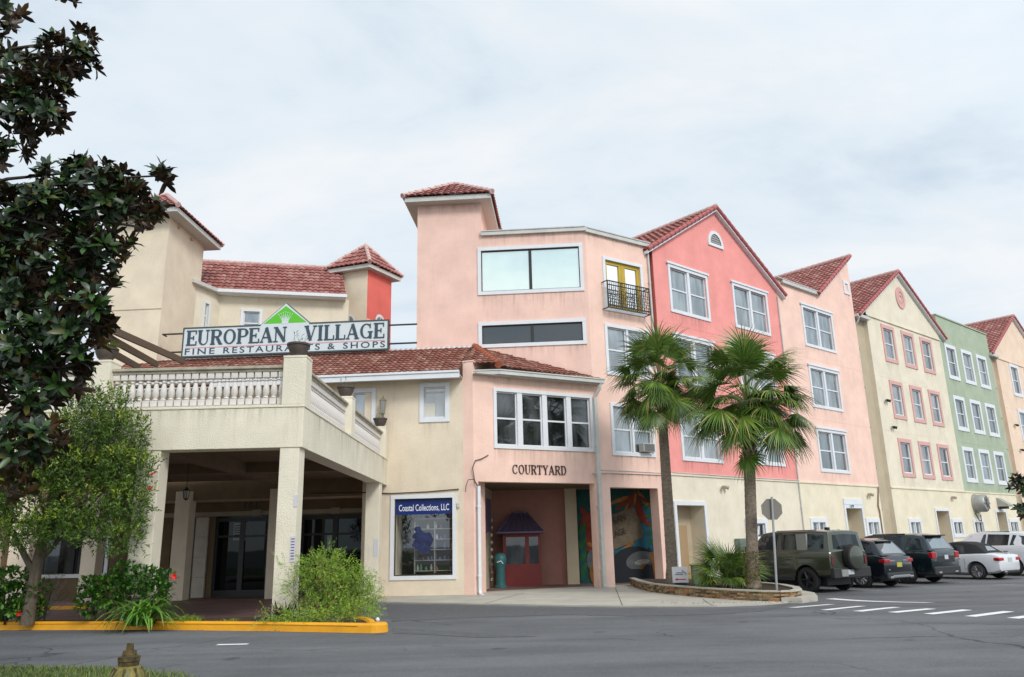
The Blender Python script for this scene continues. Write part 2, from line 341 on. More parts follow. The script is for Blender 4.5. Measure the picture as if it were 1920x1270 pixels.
# ------------------------------------------------------------------ lettering
def text(name, s, size, F, a, z, d, mt, parent, xs=1., width=None, bold=0., align='LEFT', spacing=1., rot=0.):
    c = bpy.data.curves.new('txt', 'FONT'); c.body = s; c.size = size; c.extrude = .004; c.offset = bold; c.align_x = align; c.space_character = spacing; c.resolution_u = 3
    o = bpy.data.objects.new('txt', c); COL.objects.link(o); dg = bpy.context.evaluated_depsgraph_get(); dg.update()
    me = bpy.data.meshes.new_from_object(o.evaluated_get(dg)); bpy.data.objects.remove(o); bpy.data.curves.remove(c)
    if width: x0_ = min(v.co.x for v in me.vertices); xs = width / (max(v.co.x for v in me.vertices) - x0_); a -= x0_ * xs
    cs, sn = math.cos(rot), math.sin(rot)
    inv = wmat(parent).inverted() if parent else Matrix()
    for v in me.vertices:
        x, y = v.co.x * xs, v.co.y; v.co = inv @ F.P(a + x * cs - y * sn, z + x * sn + y * cs, d + v.co.z)
    me.materials.clear(); me.materials.append(mt); me.name = name
    return link(bpy.data.objects.new(name, me), parent)
def arc(cx, cy, rx, ry, a0, a1, n=12): return [(cx + rx * math.cos(R(a0 + (a1 - a0) * i / n)), cy + ry * math.sin(R(a0 + (a1 - a0) * i / n))) for i in range(n + 1)]
# serif capitals: (polyline, thickness or list of thicknesses); unit height 1
K, k = .205, .075
def serif_h(x, y, w=.30, up=True): return ([(x - w / 2, y), (x + w / 2, y)], k)
GLY_ = {
 'E': (.74, [([(.17, 0), (.17, 1)], K), ([(0, .03), (.70, .03)], k), ([(0, .97), (.67, .97)], k), ([(.17, .5), (.5, .5)], k), ([(.70, 0), (.70, .27)], k), ([(.67, 1), (.67, .75)], k), ([(.5, .36), (.5, .64)], k)]),
 'U': (.86, [([(.17, 1), (.17, .32)], K), (arc(.43, .32, .26, .29, 180, 360), [K, .15, .13, .12, .10, .08, .07] + [.06] * 6), ([(.69, .32), (.69, 1)], k), ([(0, .97), (.34, .97)], k), ([(.56, .97), (.84, .97)], k)]),
 'R': (.86, [([(.17, 0), (.17, 1)], K), ([(0, .03), (.34, .03)], k), ([(0, .97), (.45, .97)], k), (arc(.45, .745, .225, .225, 90, -90), [k, .07, .1, .13, .15, K, K, K, .15, .13, .1, .07, k]), ([(.45, .52), (.17, .52)], k), ([(.44, .52), (.70, .05)], K * .95), ([(.6, .03), (.86, .03)], k)]),
 'O': (.90, [(arc(.44, .5, .34, .46, 0, 360, 32), [.06 + .11 * abs(math.cos(R(360 * i / 32))) ** 1.5 for i in range(33)])]),
 'P': (.78, [([(.17, 0), (.17, 1)], K), ([(0, .03), (.34, .03)], k), ([(0, .97), (.45, .97)], k), (arc(.45, .72, .235, .25, 90, -90), [k, .07, .1, .13, .15, K, K, K, .15, .13, .1, .07, k]), ([(.45, .47), (.17, .47)], k)]),
 'A': (.90, [([(.10, .02), (.42, .98)], k), ([(.42, 1.0), (.74, .02)], K), ([(.21, .33), (.62, .33)], k), ([(0, .03), (.24, .03)], k), ([(.58, .03), (.90, .03)], k)]),
 'N': (.92, [([(.15, 0), (.15, 1)], k), ([(.15, .97), (.76, .03)], K), ([(.76, 0), (.76, 1)], k), ([(0, .97), (.26, .97)], k), ([(0, .03), (.30, .03)], k), ([(.62, .97), (.9, .97)], k)]),
 'V': (.88, [([(.15, 1), (.45, .02)], K), ([(.45, .02), (.74, 1)], k), ([(0, .97), (.32, .97)], k), ([(.60, .97), (.88, .97)], k)]),
 'I': (.40, [([(.19, 0), (.19, 1)], K), ([(.02, .03), (.36, .03)], k), ([(.02, .97), (.36, .97)], k)]),
 'L': (.72, [([(.17, 0), (.17, 1)], K), ([(0, .03), (.67, .03)], k), ([(0, .97), (.36, .97)], k), ([(.67, 0), (.67, .30)], k)]),
 'G': (.90, [(arc(.44, .5, .34, .46, 48, 325, 24), [.06 + .11 * abs(math.cos(R(48 + 277 * i / 24))) ** 1.5 for i in range(25)]), ([(.72, .0), (.72, .42)], K * .9), ([(.54, .44), (.88, .44)], k), ([(.70, .98), (.70, .68)], k)]),
 'C': (.84, [(arc(.44, .5, .34, .46, 45, 318, 24), [.06 + .11 * abs(math.cos(R(45 + 273 * i / 24))) ** 1.5 for i in range(25)]), ([(.70, .98), (.70, .68)], k)]),
 'T': (.80, [([(.38, 0), (.38, 1)], K), ([(.03, .97), (.73, .97)], k), ([(.04, 1), (.04, .73)], k), ([(.72, 1), (.72, .73)], k), ([(.22, .03), (.54, .03)], k)]),
 'Y': (.84, [([(.14, .98), (.42, .45)], K), ([(.70, .98), (.42, .45)], k), ([(.42, .5), (.42, 0)], K), ([(0, .97), (.3, .97)], k), ([(.56, .97), (.84, .97)], k), ([(.26, .03), (.58, .03)], k)]),
 'D': (.88, [([(.17, 0), (.17, 1)], K), ([(0, .97), (.4, .97)], k), ([(0, .03), (.4, .03)], k), (arc(.4, .5, .33, .47, 90, -90, 16), [k + (K - k) * math.sin(math.pi * i / 16) for i in range(17)])]),
}
def serif(name, s, h, F, a, z, d, mt, parent, width=None, rot=0., relief=.02, wt=1.):
    adv = sum(.42 if ch == ' ' else GLY_[ch][0] + .05 for ch in s); xs = (width / adv) if width else h
    m = MB(); x = 0; cnt = 0; cs, sn = math.cos(rot), math.sin(rot)
    def P(px, py, dd): X, Y = px * xs, py * h; return F.P(a + X * cs - Y * sn, z + X * sn + Y * cs, d + dd)
    for ch in s:
        if ch == ' ': x += .42; continue
        w, st = GLY_[ch]
        for pl, th in st:
            cnt += 1; rl = relief + cnt % 7 * .0006; th = [q_ * wt for q_ in (th if isinstance(th, list) else [th] * len(pl))]; L = []; Rr = []
            for i, p in enumerate(pl):
                q0 = pl[max(0, i - 1)]; q1 = pl[min(len(pl) - 1, i + 1)]; tx, ty = q1[0] - q0[0], q1[1] - q0[1]; l = math.hypot(tx, ty) or 1; nx, ny = -ty / l * th[i] / 2, tx / l * th[i] / 2
                L.append((x + p[0] + nx, p[1] + ny)); Rr.append((x + p[0] - nx, p[1] - ny))
            for i in range(len(pl) - 1):
                q = [Rr[i], Rr[i + 1], L[i + 1], L[i]]; m.face([P(*t, rl) for t in q])
                m.face([P(*Rr[i], 0), P(*Rr[i + 1], 0), P(*Rr[i + 1], rl), P(*Rr[i], rl)]); m.face([P(*L[i + 1], 0), P(*L[i], 0), P(*L[i], rl), P(*L[i + 1], rl)])
        x += w + .05
    return m.build(name, mt, parent)
# ================================================================== GROUND
def asphalt():
    M = bpy.data.materials.new('weathered asphalt'); M.use_nodes = True; t = M.node_tree; b = t.nodes['Principled BSDF']; nw = t.nodes.new; lk = t.links.new
    g = nw('ShaderNodeTexCoord')
    def nz(sc, det, rough, vec=(1, 1, 1), rot=0):
        mpn = nw('ShaderNodeMapping'); mpn.inputs['Scale'].default_value = vec; mpn.inputs['Rotation'].default_value = (0, 0, rot); lk(g.outputs['Object'], mpn.inputs[0])
        n = nw('ShaderNodeTexNoise'); n.inputs['Scale'].default_value = sc; n.inputs['Detail'].default_value = det; n.inputs['Roughness'].default_value = rough; lk(mpn.outputs[0], n.inputs['Vector']); return n.outputs['Fac']
    def ramp(f, p0, p1, a, bb):
        r = nw('ShaderNodeValToRGB'); lk(f, r.inputs[0]); e = r.color_ramp.elements; e[0].position = p0; e[1].position = p1; e[0].color = (a, a, a, 1); e[1].color = (bb, bb, bb * 1.0, 1); return r.outputs[0]
    def mul(a, c):
        x = nw('ShaderNodeMixRGB'); x.blend_type = 'MULTIPLY'; x.inputs[0].default_value = 1; lk(a, x.inputs[1]); lk(c, x.inputs[2]); return x.outputs[0]
    base = nw('ShaderNodeRGB'); base.outputs[0].default_value = (.150, .153, .160, 1)
    c = mul(base.outputs[0], ramp(nz(.5, 6, .65), .3, .7, .82, 1.12))
    c = mul(c, ramp(nz(.30, 5, .6, (.5, 3.2, 1), .18), .42, .60, .80, 1.03))       # long tyre polished and sealed streaks
    c = mul(c, ramp(nz(95, 3, .8), .3, .7, .74, 1.25))
    c = mul(c, ramp(nz(9, 5, .7), .28, .42, .8, 1.0)); c = mul(c, ramp(nz(32, 4, .8), .36, .64, .84, 1.14))
    dn = nw('ShaderNodeTexNoise'); dn.inputs['Scale'].default_value = 1.1; dn.inputs['Detail'].default_value = 6; lk(g.outputs['Object'], dn.inputs['Vector'])
    vm_ = nw('ShaderNodeVectorMath'); vm_.operation = 'MULTIPLY_ADD'; lk(dn.outputs['Color'], vm_.inputs[0]); vm_.inputs[1].default_value = (.9, .9, 0); lk(g.outputs['Object'], vm_.inputs[2])
    vo = nw('ShaderNodeTexVoronoi'); vo.feature = 'DISTANCE_TO_EDGE'; vo.inputs['Scale'].default_value = .30; lk(vm_.outputs[0], vo.inputs['Vector'])
    cr_ = nw('ShaderNodeValToRGB'); lk(vo.outputs['Distance'], cr_.inputs[0]); e = cr_.color_ramp.elements; e[0].position = .0; e[0].color = (.35, .35, .35, 1); e[1].position = .007; e[1].color = (1, 1, 1, 1)
    mk = ramp(nz(.22, 3, .5), .50, .56, 0., 1.); xx = nw('ShaderNodeMixRGB'); lk(mk, xx.inputs[0]); xx.inputs[1].default_value = (1, 1, 1, 1); lk(cr_.outputs[0], xx.inputs[2]); c = mul(c, xx.outputs[0])
    c = mul(c, ramp(nz(1.7, 2, .4), .24, .30, .62, 1.0))     # oil spots
    lk(c, b.inputs['Base Color']); b.inputs['Roughness'].default_value = .82; b.inputs['Specular IOR Level'].default_value = .3
    bp = nw('ShaderNodeBump'); bp.inputs['Strength'].default_value = .5; bp.inputs['Distance'].default_value = .012; lk(nz(120, 3, .8), bp.inputs['Height']); lk(bp.outputs[0], b.inputs['Normal'])
    return M
ASPH = asphalt()
CONC = mat('pale concrete', (.46, .43, .37), rough=.9, var=.16, vscale=.9, bump=.3, bscale=40, spec=.2)
MULCH = mat('brown mulch', (.060, .034, .020), rough=1, var=.5, vscale=30, bump=1, bscale=70)
GRASSM = mat('lawn soil and grass', (.055, .085, .015), rough=1, var=.5, vscale=12, bump=.6, bscale=60)
PAINTY = mat('yellow kerb paint', (.80, .36, .008), rough=.6, var=.14, vscale=2.2, bump=.2, bscale=30, streak=.12)
PAINTW = mat('worn white road paint', (.78, .78, .77), rough=.8, var=.15, vscale=14)
PAINTD = mat('faded white road paint', (.36, .36, .36), rough=.85, var=.35, vscale=10)
def gsheet(name, xs, ys, m, dz=0., poly=None):
    mb = MB(); nx = len(xs)
    for y in ys:
        for x in xs: mb.v.append(Vector((x, y, hgt(x, y) + dz)))
    for j in range(len(ys) - 1):
        for i in range(nx - 1): mb.f.append((j * nx + i, j * nx + i + 1, (j + 1) * nx + i + 1, (j + 1) * nx + i)); mb.fm.append(0)
    return mb.build(name, m, smooth=180)
def steps(a, b, n): return [a + (b - a) * i / n for i in range(n + 1)]
tag(gsheet('road', [-600, -120, -40, -20, 0, 20, 40, 120, 600], [-600, -80, -10, 10] + steps(15, 22, 28) + [30, 60, 120, 600], ASPH), kind='structure')
def gpoly(name, pts, m, dz, kind='structure', thick=0., sub=.5):
    """polygon draped on the ground"""
    bm = bmesh.new(); f = bm.faces.new([bm.verts.new((p[0], p[1], 0)) for p in pts])
    y0 = min(p[1] for p in pts); y1 = max(p[1] for p in pts); y = max(15.0, y0) + sub
    while y < min(22, y1):
        bmesh.ops.bisect_plane(bm, geom=bm.verts[:] + bm.edges[:] + bm.faces[:], plane_co=(0, y, 0), plane_no=(0, 1, 0)); y += sub
    if thick:
        r = bmesh.ops.extrude_face_region(bm, geom=bm.faces[:])
        nv = {v for v in r['geom'] if isinstance(v, bmesh.types.BMVert)}
        for v in bm.verts: v.co.z = hgt(v.co.x, v.co.y) + (dz if v in nv else dz - thick)
    else:
        for v in bm.verts: v.co.z = hgt(v.co.x, v.co.y) + dz
    bmesh.ops.recalc_face_normals(bm, faces=bm.faces)
    if not thick:
        for f in bm.faces:
            if f.normal.z < 0: f.normal_flip()
    me = bpy.data.meshes.new(name); bm.to_mesh(me); bm.free(); me.materials.append(m)
    o = link(bpy.data.objects.new(name, me)); 
    if kind: o['kind'] = kind
    return o
gpoly('pavement', [(-4.6, 27.4), (-4.4, 24.5), (-3.79, 24.11), (-1.35, 22.73), (.3, 21.8), (1.75, 20.99), (3.3, 19.95), (4.66, 19.3), (5.8, 19.6), (6.9, 20.7), (7.75, 22.3), (8.0, 24.0), (6.0, 30.5), (5.9, 36), (-1.8, 36), (-1.8, 27)], CONC, .035, thick=.05)
# pavement joints
JOINT = mat('dark joint', (.10, .09, .08), rough=1)
for i, (a, b) in enumerate([((0.2, 26.9), (-.9, 22.55)), ((3.4, 28.5), (2.6, 20.5)), ((5.0, 22.2), (4.6, 19.4))]):
    d = (Vector(b) - Vector(a)).normalized(); q = Vector((-d.y, d.x)) * .012; a = Vector(a); b = Vector(b)
    gpoly('pavement_joint', [a + q, a - q, b - q, b + q], JOINT, .039)
def brickmat():
    M = bpy.data.materials.new('brick paving'); M.use_nodes = True; t = M.node_tree; b = t.nodes['Principled BSDF']; nw = t.nodes.new; lk = t.links.new
    g = nw('ShaderNodeTexCoord'); mpn = nw('ShaderNodeMapping'); mpn.inputs['Scale'].default_value = (4.6, 4.6, 1); lk(g.outputs['Object'], mpn.inputs[0])
    br = nw('ShaderNodeTexBrick'); lk(mpn.outputs[0], br.inputs[0]); br.inputs['Color1'].default_value = (.20, .105, .10, 1); br.inputs['Color2'].default_value = (.30, .17, .15, 1); br.inputs['Mortar'].default_value = (.12, .09, .08, 1)
    br.inputs['Mortar Size'].default_value = .025; n = nw('ShaderNodeTexNoise'); n.inputs['Scale'].default_value = 1.2; n.inputs['Detail'].default_value = 5; lk(g.outputs['Object'], n.inputs['Vector'])
    r = nw('ShaderNodeValToRGB'); lk(n.outputs['Fac'], r.inputs[0]); r.color_ramp.elements[0].color = (.6, .6, .6, 1); r.color_ramp.elements[0].position = .3; r.color_ramp.elements[1].position = .6
    x = nw('ShaderNodeMixRGB'); x.blend_type = 'MULTIPLY'; x.inputs[0].default_value = 1; lk(br.outputs[0], x.inputs[1]); lk(r.outputs[0], x.inputs[2]); lk(x.outputs[0], b.inputs['Base Color']); b.inputs['Roughness'].default_value = .7
    return M
gpoly('brick_driveway', [(-19.5, 31), (-19.5, 18.5), (-13, 17.2), (-4.4, 15.7), (-3.6, 18), (-4.5, 24.5), (-4.7, 31)], brickmat(), .03, thick=.0)
DASPH = mat('darker sealed asphalt', (.105, .107, .112), rough=.85, var=.25, vscale=7, bump=.5, bscale=120)
gpoly('asphalt_patch', [G(*p_)[:2] for p_ in ((724, 1134), (900, 1137), (1100, 1141), (1300, 1143), (1420, 1140), (1480, 1136), (1430, 1147), (1330, 1153), (1180, 1156), (1060, 1153), (900, 1158), (800, 1163), (735, 1166))], DASPH, .004)
gpoly('asphalt_patch', [G(*p_)[:2] for p_ in ((735, 1178), (800, 1181), (930, 1190), (1010, 1194), (900, 1196), (790, 1190), (738, 1188))], DASPH, .004)
# planting bed and its yellow kerb
KL = [(-16, 17.95), (-12, 16.75), (-10.15, 16.13), (-6.7, 15.38), (-4.6, 14.72), (-2.75, 14.02)]
gpoly('flower_bed', KL[:1] + KL[1:] + [(-2.5, 14.4), (-2.6, 15.1), (-3.6, 16.2), (-5.0, 16.6), (-8, 16.9), (-16, 18.9)], MULCH, .11)
def kerb(name, line, m, w=.16, h=.15):
    mb = MB(); L = [Vector((*p, 0)) for p in line]; rings = []
    for i, p in enumerate(L):
        t = (L[min(i + 1, len(L) - 1)] - L[max(0, i - 1)]).normalized(); q = Vector((-t.y, t.x, 0)); z = hgt(p.x, p.y)
        rings.append([p + q * a + Vector((0, 0, z + b)) for a, b in ((0, -.05), (.012, h - .03), (.04, h), (w - .03, h), (w, h - .03), (w, -.05))])
    for a, b in zip(rings, rings[1:]):
        for k in range(5): mb.face([a[k], b[k], b[k + 1], a[k + 1]])
    mb.face(rings[0]); mb.face(rings[-1][::-1])
    return mb.build(name, m)
fine = []
for a, b in zip(KL, KL[1:]):
    for i in range(6): fine.append((a[0] + (b[0] - a[0]) * i / 6, a[1] + (b[1] - a[1]) * i / 6))
nose = [(-2.45 + .22 * math.cos(R(w)), 14.13 + .2 * math.sin(R(w))) for w in range(-100, 91, 19)] + [(-2.56, 14.75), (-2.75, 15.25), (-3.6, 16.3)]
tag(kerb('kerb', fine + nose, PAINTY), kind='structure')
tag(kerb('kerb', [(-22, 24.6), (-18, 24.2), (-15.3, 24.1), (-12.8, 24.2)], PAINTY, h=.12), kind='structure')
# road markings
def stripe(name, p, q, w, m=PAINTW, side=0):
    p, q = Vector(p[:2]), Vector(q[:2]); t = (q - p).normalized(); n = Vector((-t.y, t.x)) * w / 2
    return gpoly(name, [p - n, q - n, q + n, p + n], m, .005)
for a, b in [((1486, 1140), (1559, 1133.5)), ((1547, 1144.5), (1617, 1137)), ((1608, 1147), (1681, 1139)), ((1673, 1149), (1747, 1142)), ((1741, 1152), (1814, 1144)), ((1819, 1156.5), (1892, 1147)), ((1899, 1160), (1975, 1150))]:
    p, q = G(*a), G(*b); stripe('crossing_stripe', p, q, .20)
stripe('stop_line', G(1556, 1123), G(1745, 1130.5), .30)
stripe('bay_line', G(1862, 1097.5), G(1905, 1096), .12, PAINTD)
for a, b in [((1655, 1108), (1560, 1107)), ((1740, 1100), (1680, 1099)), ((1812, 1094), (1760, 1093))]:
    p, q = G(*a), G(*b); d = (q - p).normalized(); d = (d + Vector((-.5, .9, 0)).normalized() * 1.2).normalized(); stripe('bay_line', p, p + d * 5, .10, PAINTD)
w0 = G(436, 1209); stripe('paint_patch', w0 - Vector((.24, 0, 0)), w0 + Vector((.24, .0, 0)), .13)
gpoly('lawn', [(-60, 12.5), (-9, 11.3), (-6.64, 10.72), (-5.12, 10.38), (-4.3, 9.9), (-3.4, 8.9), (-2.0, 7.6), (-1.2, 5), (-1.2, -6), (-60, -6)], GRASSM, .02, thick=.04)
# ================================================================== LOW WING
FT = Fr((-19, 28.01), (-1.75, 26.6)); sx = lambda x: (x + 19) / FT.u.x
wing = empty('shop_building', (-8, 28, 0), 'low cream shop building with rust tiled roof and blue storefront sign behind the porch', 'building')
m = MB(); sw_ = (FT.sz(732, 1000)[0], FT.sz(856, 1000)[0], .53, 3.28)
w1 = (FT.sz(787, 755)[0], FT.sz(843, 755)[0], 5.72, 7.1); w2 = (FT.sz(655, 760)[0], FT.sz(705, 760)[0], 5.6, 7.0)
def inn(o, c=.13): return (o[0] + c, o[1] - c, o[2] + c, o[3] - c)
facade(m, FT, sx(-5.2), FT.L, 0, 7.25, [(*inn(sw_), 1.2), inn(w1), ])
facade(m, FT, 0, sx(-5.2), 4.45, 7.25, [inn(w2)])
mb2 = MB(); facade(mb2, FT, 0, sx(-5.2), 3.3, 4.45); mb2.build('shade_painted_wall', mat('olive brown stucco', (.17, .125, .075), rough=.95, var=.12, spec=.1), wing)  # same tan wall, coloured olive brown to imitate the canopy's shade
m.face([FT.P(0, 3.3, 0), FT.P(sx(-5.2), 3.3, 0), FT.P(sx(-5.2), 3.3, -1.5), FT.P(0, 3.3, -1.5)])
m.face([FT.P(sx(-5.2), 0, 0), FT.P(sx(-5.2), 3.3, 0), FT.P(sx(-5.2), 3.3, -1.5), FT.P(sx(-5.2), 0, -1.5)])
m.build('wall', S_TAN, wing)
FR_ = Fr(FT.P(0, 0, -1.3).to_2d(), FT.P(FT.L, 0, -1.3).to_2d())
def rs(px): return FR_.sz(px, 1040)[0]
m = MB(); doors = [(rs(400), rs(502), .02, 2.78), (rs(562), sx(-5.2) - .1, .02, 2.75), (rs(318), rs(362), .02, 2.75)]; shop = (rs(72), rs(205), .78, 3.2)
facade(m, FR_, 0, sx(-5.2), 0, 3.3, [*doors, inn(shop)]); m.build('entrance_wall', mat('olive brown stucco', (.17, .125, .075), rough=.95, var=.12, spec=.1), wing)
m = MB(); m.fbox(FR_, rs(300), sx(-5.2), 2.8, 2.95, 0, .06)
for px in (478, 628): m.fbox(FR_, rs(px) - .16, rs(px) + .16, 2.78, 2.99, 0, .10)
m.build('lintel', mat('greyed lintel', (.34, .30, .22), rough=.9, var=.1), wing)
STONE = mat('pale stone pilaster', (.55, .50, .42), rough=.9, var=.15)
m = MB()
for j in range(4): m.fbox(FR_, rs(365), rs(388), .02 + j * .69, .70 + j * .69, 0, .07)
m.build('pilaster', STONE, wing)
GLX = glassmat('near black door glass', (.004, .006, .006), .025, tint=(.45, .5, .5))
for dd in doors:
    m = MB(); n = 2 if dd[1] - dd[0] > 1.5 else 1; w = (dd[1] - dd[0]) / n
    for i in range(n):
        a = dd[0] + i * w; b = a + w
        m.fbox(FR_, a, a + .09, 0, 2.75, -.12, -.04); m.fbox(FR_, b - .09, b, 0, 2.75, -.12, -.04); m.fbox(FR_, a + .09, b - .09, 0, .25, -.12, -.045); m.fbox(FR_, a + .09, b - .09, 2.6, 2.75, -.12, -.045); m.fbox(FR_, a + .09, b - .09, 2.05, 2.12, -.12, -.05)
    d_ = m.build('door', DARKF, wing)
    g = MB(); g.face([FR_.P(dd[0], 0, -.1), FR_.P(dd[1], 0, -.1), FR_.P(dd[1], 2.78, -.1), FR_.P(dd[0], 2.78, -.1)]); g.build('glass', GLX, d_)
NOTE = mat('pale notice paper', (.42, .48, .48), rough=.6); INK = mat('ink', (.03, .035, .05), rough=.6)
m = MB(); m.fbox(FR_, rs(433), rs(457), 1.95, 2.55, -.094, -.085); n_ = m.build('door_notice', NOTE, wing)
m = MB()
for j in range(6): m.fbox(FR_, rs(435), rs(435) + .35 - .05 * (j % 3), 2.44 - j * .08, 2.47 - j * .08, -.084, -.082)
m.build('notice_print', INK, wing)
m = MB(); m.fbox(FR_, rs(611), rs(623), 1.55, 2.05, -.094, -.085); m.build('door_notice', mat('green notice', (.35, .5, .42)), wing)
NUM = mat('dark brown numerals', (.05, .035, .02), rough=.5)
text('house_number', '101', .30, FR_, rs(450), 3.04, .01, NUM, wing, xs=1.15, bold=.01, spacing=1.2)
# left storefront
a0, a1, b0, b1 = window(wing, FR_, *shop, cols=2, rail=False, glass=GLD, sash=DARKF, name='shop_window')
BLUE = mat('royal blue sign vinyl', (.006, .025, .16), rough=.35); LETW = mat('white lettering', (.78, .8, .82), rough=.5)
m = MB(); m.fbox(FR_, a0, a1, b1 - .5, b1, -.085, -.07); m.build('sign_band', BLUE, wing)
# rear columns
for px0, px1 in ((319, 347), (500, 523), (12, 50), (150, 178)):
    a = FT.sz(px0, 1120)[0]; b = FT.sz(px1, 1120)[0]; m = MB(); m.fbox(FT, a, b, 0, 3.6, -.25, .2); m.build('column', S_TAN, wing)
# right shop front with shelves
SHF = mat('white shelf', (.34, .34, .32), rough=.6); ROOMM = mat('dim shop interior', (.06, .055, .05), rough=.9)
a0, a1, b0, b1 = inn(sw_)
m = MB(); P = FT.P
m.face([P(a0 - .3, b0, -1.2), P(a1 + .3, b0, -1.2), P(a1 + .3, b1, -1.2), P(a0 - .3, b1, -1.2)]); m.build('shop_interior', ROOMM, wing)
o = window(wing, FT, *sw_, cols=1, rail=False, glass=GLC, sash=DARKF, sw=.03, name='shop_window')
m = MB()
xs_ = [a0 + .62 + (a1 - a0 - .62) * i / 2 for i in range(3)]
for x in xs_: m.fbox(FT, x - .015, x + .015, b0 + .05, b1 - .75, -.75, -.35)
for j in range(6): m.fbox(FT, a0 + .62, a1, b0 + .12 + j * .34, b0 + .145 + j * .34, -.75, -.36)
sh = m.build('shelf_unit', SHF, wing)
rnd = random.Random(4); cols_ = [mat('ware %d' % i, c, rough=.4) for i, c in enumerate([(.5, .45, .38), (.12, .16, .3), (.35, .1, .07), (.55, .55, .55), (.1, .2, .16)])]
m = MB()
for j in range(6):
    x = a0 + .7
    while x < a1 - .12:
        if rnd.random() < .6:
            m.cm = rnd.randrange(5); h = rnd.uniform(.08, .22); r = rnd.uniform(.03, .06); c = P(x, b0 + .147 + j * .34, -.5); m.lathe([(r * .7, 0), (r, h * .4), (r * .5, h * .8), (r * .6, h)], c, 8)
        x += rnd.uniform(.1, .2)
m.build('ware', cols_, wing, smooth=50)
m = MB(); m.fbox(FT, a0 + .03, a1 - .03, b1 - .52, b1 - .03, -.088, -.075); m.build('sign_band', BLUE, wing)
text('sign_lettering', 'Coastal Collections, LLC', .30, FT, a0 + .13, b1 - .40, -.074, LETW, wing, width=a1 - a0 - .26, bold=.002)
m = MB(); c = P(a0 + .98, b0 + 1.35, -.10)
for q, (ex, ez, rx_, rz_) in enumerate([(.92, 1.02, .34, .20), (.86, 1.28, .26, .16), (1.12, 1.15, .18, .22), (.78, 1.48, .12, .10), (1.02, .80, .22, .10)]):
    m.face([P(a0 + ex + rx_ * math.cos(k_ * .5) * (1 + .15 * math.sin(k_ * 1.9 + q)), b0 + ez + rz_ * math.sin(k_ * .5) * (1 + .2 * math.sin(k_ * 2.3 + q)), -.085 + q * .001) for k_ in range(12)])
m.build('window_decal', mat('blue decal', (.02, .03, .10), rough=.5, var=.6, vscale=6), wing)
window(wing, FT, *w1, rail=False, name='window', label='upstairs window with a raised white blind and a box on the sill', cw=.15)
m = MB(); m.fbox(FT, w1[0] + .20, w1[1] - .19, 6.74, 6.80, -.088, -.078); m.fbox(FT, w1[0] + .2, w1[0] + .52, 5.92, 6.4, -.088, -.08); m.build('blind', mat('cream blind', (.6, .58, .5)), wing)
window(wing, FT, *w2, rail=False, cw=.15)
# cable across the facade
m = MB(); m.tube([P(sx(-7), 3.42, .03), P(sx(-5.2), 3.40, .03), P(sx(-4.2), 3.34, .04), P(sx(-3), 3.36, .04), P(sx(-1.9), 3.42, .04)], .018, 6); m.build('cable', mat('brown cable', (.06, .045, .03)), wing)
m = MB(); m.fbox(FT, sw_[1] + .02, sw_[1] + .10, 2.82, 2.96, 0, .08); m.build('meter_box', GUTTER, wing)
# fascia, soffit, tiles
m = MB(); m.fbox(FT, sx(-15.4), FT.L, 7.20, 7.24, -.02, .6); m.build('soffit', SOFFIT, wing)
m = MB(); m.fbox(FT, sx(-15.4), FT.L - .02, 7.12, 7.36, .6, .70); m.fbox(FT, sx(-15.4), FT.L - .02, 7.30, 7.37, .70, .74); m.build('fascia', WHITE, wing)
FB = Fr((-1.4, 26.5), (3.0, 28.87))
e0 = FB.P(.85, 7.66, .26); t0 = Vector((-1.45, 29.14, 8.98))
eL = FT.P(sx(-15.4), 7.36, .72); eR = FT.P(FT.L - .02, 7.36, .72)
t1 = FT.P(sx(-1.45), 8.98, -2.56); tL = FT.P(sx(-15.4), 8.98, -2.56)
tiles('roof', [FT.P(FT.L + .02, 7.716, 0), FT.P(sx(e0.x), 7.70, .03), t1, FT.P(FT.L + .02, 8.98, -2.56)], TILE2, wing, pitch=.2, row=.33, amp=.035, step=.035, res=6)
tiles('roof', [eL, eR, FT.P(FT.L - .02, 8.98, -2.56), tL], TILE2, wing, pitch=.2, row=.33, amp=.035, step=.035, res=6)
m = MB(); m.fbox(FT, sx(-15.4), sx(-1.5), 8.93, 9.02, -2.75, -2.5); m.build('flashing', WHITE, wing)
m = MB(); m.prism([FT.P(0, 0, -3.4)[:2], FT.P(FT.L, 0, -3.4)[:2], FT.P(FT.L, 0, -3.2)[:2], FT.P(0, 0, -3.2)[:2]], 0, 7.2)
m.fbox(FT, -.02, .15, 0, 7.2, -3.2, -.005); m.fbox(FT, 0, sx(-15.4), 7.2, 7.4, -3.2, -.01); m.build('back_wall', S_TAN, wing)
# ================================================================== COURTYARD BUILDING
pinkb = empty('courtyard_building', (0, 30, 0), 'peach corner building with square tower over the courtyard passage', 'building')
FU = Fr((-3.72, 29.32), (3.0, 28.87)); FX = Fr((3.0, 28.87), (5.83, 30.75))
big = (2.43, 6.60, 11.07, 13.06); low = (2.43, 6.60, 8.93, 9.96)
m = MB(); facade(m, FU, 0, FU.L, 5.5, 13.65, [inn(big, .14), inn(low, .14)], .10); facade(m, FU, 0, 2.58, 13.65, 15.0)
m.build('wall', S_PEACH, pinkb)
for q in (big, low):
    window(pinkb, FU, *q, cols=2, rail=False, cw=.14, glass=GLM if q is big else GLS, sash=DARKF, sw=.035, mull=.05, gdepth=.07, label='wide mirrored window reflecting the sky' if q is big else 'long low smoked window')
op2 = (.58, 2.97, 0, 3.54, .45); yd = (.80, 2.93, 10.40, 12.66); wA = (.72, 3.05, 7.80, 9.86); wB = (.78, 2.98, 4.72, 6.72)
